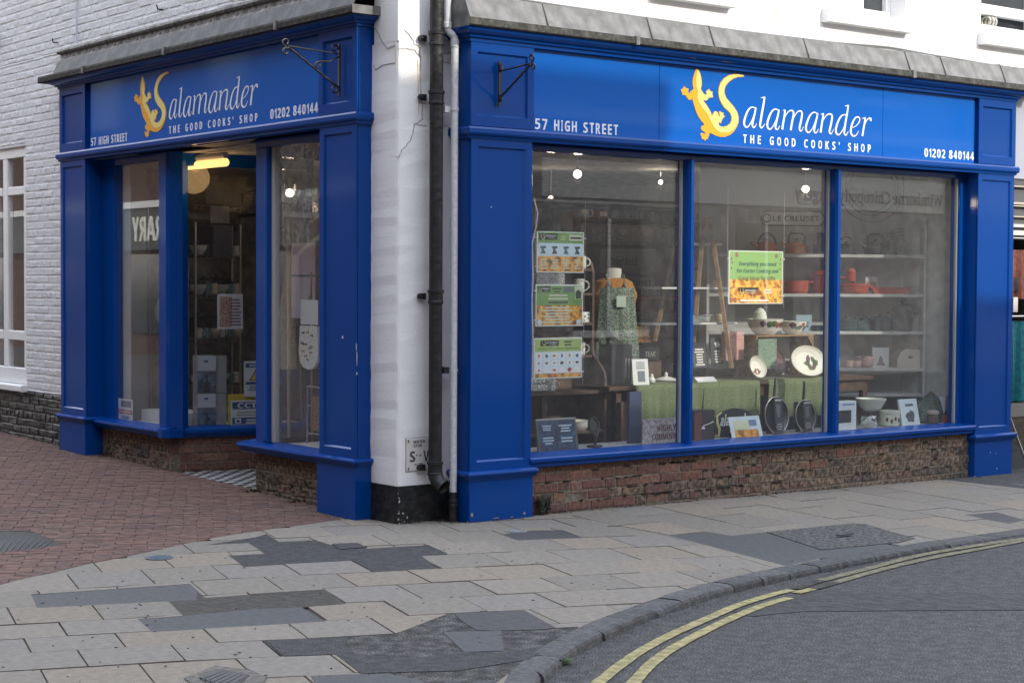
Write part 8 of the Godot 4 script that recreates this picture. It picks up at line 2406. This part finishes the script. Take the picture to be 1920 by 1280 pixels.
func build_extra_stock() -> void:
	# mugs hanging and cartons behind the ladder stand
	var rail := thing("mug_rail", "black rail of hanging mugs behind the ladder stand", "rail")
	obj("bar", MB.new().tube([px(1300, 474, 2, -2.3), px(1425, 478, 2, -2.3)], 0.012, 6), IRON, rail)
	var tones := [mat(lin(0.03, 0.03, 0.032), 0.4), mat(lin(0.16, 0.17, 0.17), 0.4), mat(lin(0.35, 0.33, 0.30), 0.4), mat(lin(0.05, 0.07, 0.09), 0.4)]
	for k in 9:
		var p := px(1308 + k * 13, 496, 2, -2.3)
		mug("mug hanging from the black rail behind the ladder stand", V(p.x, p.y - 0.05, -2.32), 0.04, 0.10, tones[k % 4], -0.6, "mugs on the black rail")
	var boxes := [mat(lin(0.05, 0.055, 0.06), 0.6), mat(lin(0.22, 0.21, 0.2), 0.6), mat(lin(0.12, 0.05, 0.04), 0.6), mat(lin(0.04, 0.07, 0.11), 0.6), mat(lin(0.4, 0.39, 0.36), 0.6)]
	var u := thing("rear_bookcase", "dark open bookcase along the rear wall of the shop", "bookcase")
	var zr := -3.3
	var x0 := px(1090, 500, 2, zr).x; var x1 := px(1425, 500, 2, zr).x
	for q in [415, 460, 552, 632, 700]:
		var y := px(1260, q, 2, zr).y
		obj("shelf", MB.new().cham(V(x0, y - 0.025, zr - 0.3), V(x1, y, zr), 0.003), WOODM, u)
	obj("side", box(V(x0 - 0.02, 0.06, zr - 0.3), V(x0, 2.4, zr)), WOODM, u)
	obj("side", box(V(x1, 0.06, zr - 0.3), V(x1 + 0.02, 2.4, zr)), WOODM, u)
	var r := RandomNumberGenerator.new()
	r.seed = 88
	for q in [415, 460, 552, 632, 700]:
		var y := px(1260, q, 2, zr).y
		var x := x0 + 0.05
		while x < x1 - 0.2:
			var w := r.randf_range(0.08, 0.2); var h := r.randf_range(0.08, 0.19)
			var p := V(x + w * 0.5, y, zr - 0.12)
			var kind := r.randi() % 3
			if kind == 0:
				var c := thing("boxed_kitchenware", "small printed carton among the stock on the rear bookcase", "box", at(p), "boxed stock on the rear bookcase")
				obj("carton", MB.new().cham(V(-w * 0.45, 0, -0.08), V(w * 0.45, h, 0.08), 0.003), boxes[r.randi() % 5], c)
				obj("print", box(V(-w * 0.35, h * 0.3, 0.0805), V(w * 0.35, h * 0.8, 0.0815)), boxes[r.randi() % 5], c)
			elif kind == 1:
				ground_lathe("storage_jar", "storage jar among the stock on the rear bookcase", "jar", [Vector2(0, 0), Vector2(w * 0.3, 0), Vector2(w * 0.33, h * 0.1), Vector2(w * 0.33, h * 0.75), Vector2(w * 0.25, h * 0.85), Vector2(w * 0.27, h), Vector2(0, h)], p, tones[r.randi() % 4], "jars on the rear bookcase", 14)
			else:
				mug("mug among the stock on the rear bookcase", p, w * 0.26, h * 0.6, tones[r.randi() % 4], -0.6, "mugs on the rear bookcase")
			x += w + r.randf_range(0.01, 0.05)
	# pale goods on the chrome rack of the lane window
	var b0 := px(366, 600, 0, 0.45); var b1 := px(450, 600, 0, 1.15)
	var pale := [gloss(lin(0.45, 0.5, 0.52), 0.2), gloss(lin(0.10, 0.22, 0.26), 0.2), mat(lin(0.5, 0.48, 0.44), 0.5)]
	for q in [480.0, 552.0, 634.0, 720.0]:
		var ya: float = px(400, q, 0, 0.8).y + 0.008
		for k in 6:
			var f := (k + 0.5) / 6.0
			var p := V(lerpf(b0.x, b1.x, f) + 0.02, ya, lerpf(b0.z, b1.z, f) - 0.06)
			if (k + int(q)) % 3 == 0:
				ground_lathe("rack_bowl", "pale mixing bowl on the chrome rack", "bowl", [Vector2(0, 0), Vector2(0.04, 0), Vector2(0.075, 0.05), Vector2(0.085, 0.09), Vector2(0.078, 0.09), Vector2(0.06, 0.04), Vector2(0, 0.012)], p, pale[k % 3], "bowls on the chrome rack", 16)
			else:
				mug("pale mug on the chrome rack", p, 0.04, 0.10, pale[k % 3], 0.2, "mugs on the chrome rack")

# dirt, chips and stains that the photograph shows as matter with outlines of their own
func build_weathering() -> void:
	var r := RandomNumberGenerator.new()
	r.seed = 404
	# black moss on the road stall riser
	var moss := mat(lin(0.03, 0.03, 0.022), 0.95, 0.4, 6.0)
	var b := MB.new()
	for i in 210:
		var x := r.randf_range(0.6, 5.5)
		var w := exp(-pow((x - 2.4) / 1.2, 2)) * 0.8 + 0.2
		if r.randf() > w:
			continue
		var row := r.randi() % 4
		var y := 0.372 - (row + 1) * 0.0755 - 0.002 + r.randf_range(-0.006, 0.006)
		b.xf = Transform3D(Basis(), V(x, y, -0.062))
		b.prism(blob(r.randf_range(0.012, 0.05), r.randf_range(0.004, 0.012), 9, r), -0.004, 0.0085)
	var o := obj("moss", b, moss)
	o.set_meta("kind", "stuff"); o.set_meta("label", "black moss in the joints of the brick stall riser"); o.set_meta("category", "moss")
	# lichen and damp marks on the lane stall riser
	b = MB.new()
	var fl := fr(V(-0.425, 0, 0), V(0, 0, 1))
	for i in 110:
		var z := r.randf_range(-2.25, -1.1) if i < 60 else r.randf_range(-5.1, -3.9)
		b.xf = fl * Transform3D(Basis(), V(z, r.randf_range(0.0, 0.17) + (0.06 if i >= 60 else 0.0), 0))
		b.prism(blob(r.randf_range(0.008, 0.035), r.randf_range(0.005, 0.016), 9, r), -0.004, 0.0085)
	o = obj("moss", b, mat(lin(0.06, 0.06, 0.03), 0.95, 0.4, 6.0))
	o.set_meta("kind", "stuff"); o.set_meta("label", "olive moss on the lane stall risers"); o.set_meta("category", "moss")
	# trodden gum and spots on the slabs
	b = MB.new()
	for i in 130:
		var p := px(r.randf_range(0, 1500), r.randf_range(1005, 1280), 1, 0.0)
		if p.z < 0.15 or p.x < -6 or p.z > 3.0 - p.x * 0.3:
			continue
		var s := r.randf_range(0.003, 0.010)
		var poly := blob(s, s, 8, r)
		for k in poly.size():
			poly[k] += Vector2(p.x, p.z)
		b.slab(poly, 0.001, 0.0042, gy)
	o = obj("trodden_gum", b, mat(lin(0.09, 0.085, 0.08), 0.8))
	o.set_meta("kind", "stuff"); o.set_meta("label", "dark trodden gum spots on the pale slabs"); o.set_meta("category", "gum")
	# paint chips on the blue joinery
	var chip := mat(lin(0.55, 0.56, 0.58), 0.7)
	var worn := mat(lin(0.30, 0.23, 0.18), 0.8)
	var t := thing("paint_chips", "small pale chips and scratches in the blue paint of the pilasters", "paint chips")
	for q in [[642, 632, 0.010, 0.012], [669, 700, 0.006, 0.012], [669, 672, 0.003, 0.05], [668, 650, 0.003, 0.03]]:
		var p := px(q[0], q[1], 0, -0.582 if q[0] < 660 else -0.591)
		obj("chip", MB.new().prism(blob(q[2], q[3], 9, r), -0.001, 0.0012), chip, t, fr(p, V(0, 0, 1)))
	for q in [[885, 965, 0.012, 0.014], [983, 962, 0.012, 0.010], [930, 971, 0.03, 0.004], [960, 969, 0.02, 0.003], [1828, 893, 0.01, 0.006]]:
		var p := px(q[0], q[1], 2, 0.0125)
		obj("chip", MB.new().prism(blob(q[2], q[3], 9, r), -0.001, 0.0012), worn, t, Transform3D(Basis(), p))
	for q in [[921, 388, 0.005, 0.005], [884, 735, 0.003, 0.03], [1868, 850, 0.004, 0.004], [1870, 878, 0.006, 0.006], [1858, 848, 0.003, 0.006]]:
		var p := px(q[0], q[1], 2, 0.0125 if q[1] > 840 else -0.0118)
		obj("chip", MB.new().prism(blob(q[2], q[3], 9, r), -0.001, 0.0012), chip, t, Transform3D(Basis(), p))
	# rust runs on the white walls
	t = thing("rust_runs", "pale rust and damp runs on the white upper wall and pier", "stain")
	var rust := mat(lin(0.62, 0.50, 0.33), 0.8)
	for q in [[1455, 2, 44, 0.012, 2, -0.2295], [1459, 6, 58, 0.008, 2, -0.2295], [783, 112, 215, 0.004, 2, -0.2255], [786, 120, 160, 0.003, 2, -0.2255]]:
		var p0 := px(q[0], q[1], 2, q[5]); var p1 := px(q[0] + 2, q[2], 2, q[5])
		var pts := []
		for i in 12:
			var p := p0.lerp(p1, i / 11.0)
			pts.append(V(p.x + r.randf_range(-0.003, 0.003), p.y, q[3] * r.randf_range(0.5, 1.5)))
		obj("run", MB.new().stroke(pts, q[5] - 0.001, q[5] + 0.001), rust, t)
	# soil and crumbs gathered where walls meet the ground
	b = MB.new()
	for i in 1500:
		var k := r.randf()
		var p: Vector3
		if k < 0.5:
			var x := r.randf_range(0.0, 6.2)
			p = V(x, 0, (-0.058 if x > 0.56 and x < 5.66 else 0.014) + absf(r.randfn(0, 0.02)))
		elif k < 0.6:
			p = V(r.randf_range(-0.47, 0.0), 0, -0.215 + absf(r.randfn(0, 0.02)))
		else:
			var z := r.randf_range(-7.5, -0.6)
			var xx := -0.43 if (z > -5.17 and z < -1.06) else (-0.605 if z > -5.75 else -0.48)
			if z > -3.7 and z < -2.3:
				continue
			p = V(xx - absf(r.randfn(0, 0.025)), 0, z)
		p.y = gy(p.x, p.z) + 0.002
		tetra(b, p, r.randf_range(0.003, 0.009), r)
	o = obj("soil_crumbs", b, mat(lin(0.07, 0.062, 0.045), 0.95, 0.4, 6.0))
	o.set_meta("kind", "stuff"); o.set_meta("label", "dark soil and crumbs along the foot of the walls"); o.set_meta("category", "soil")
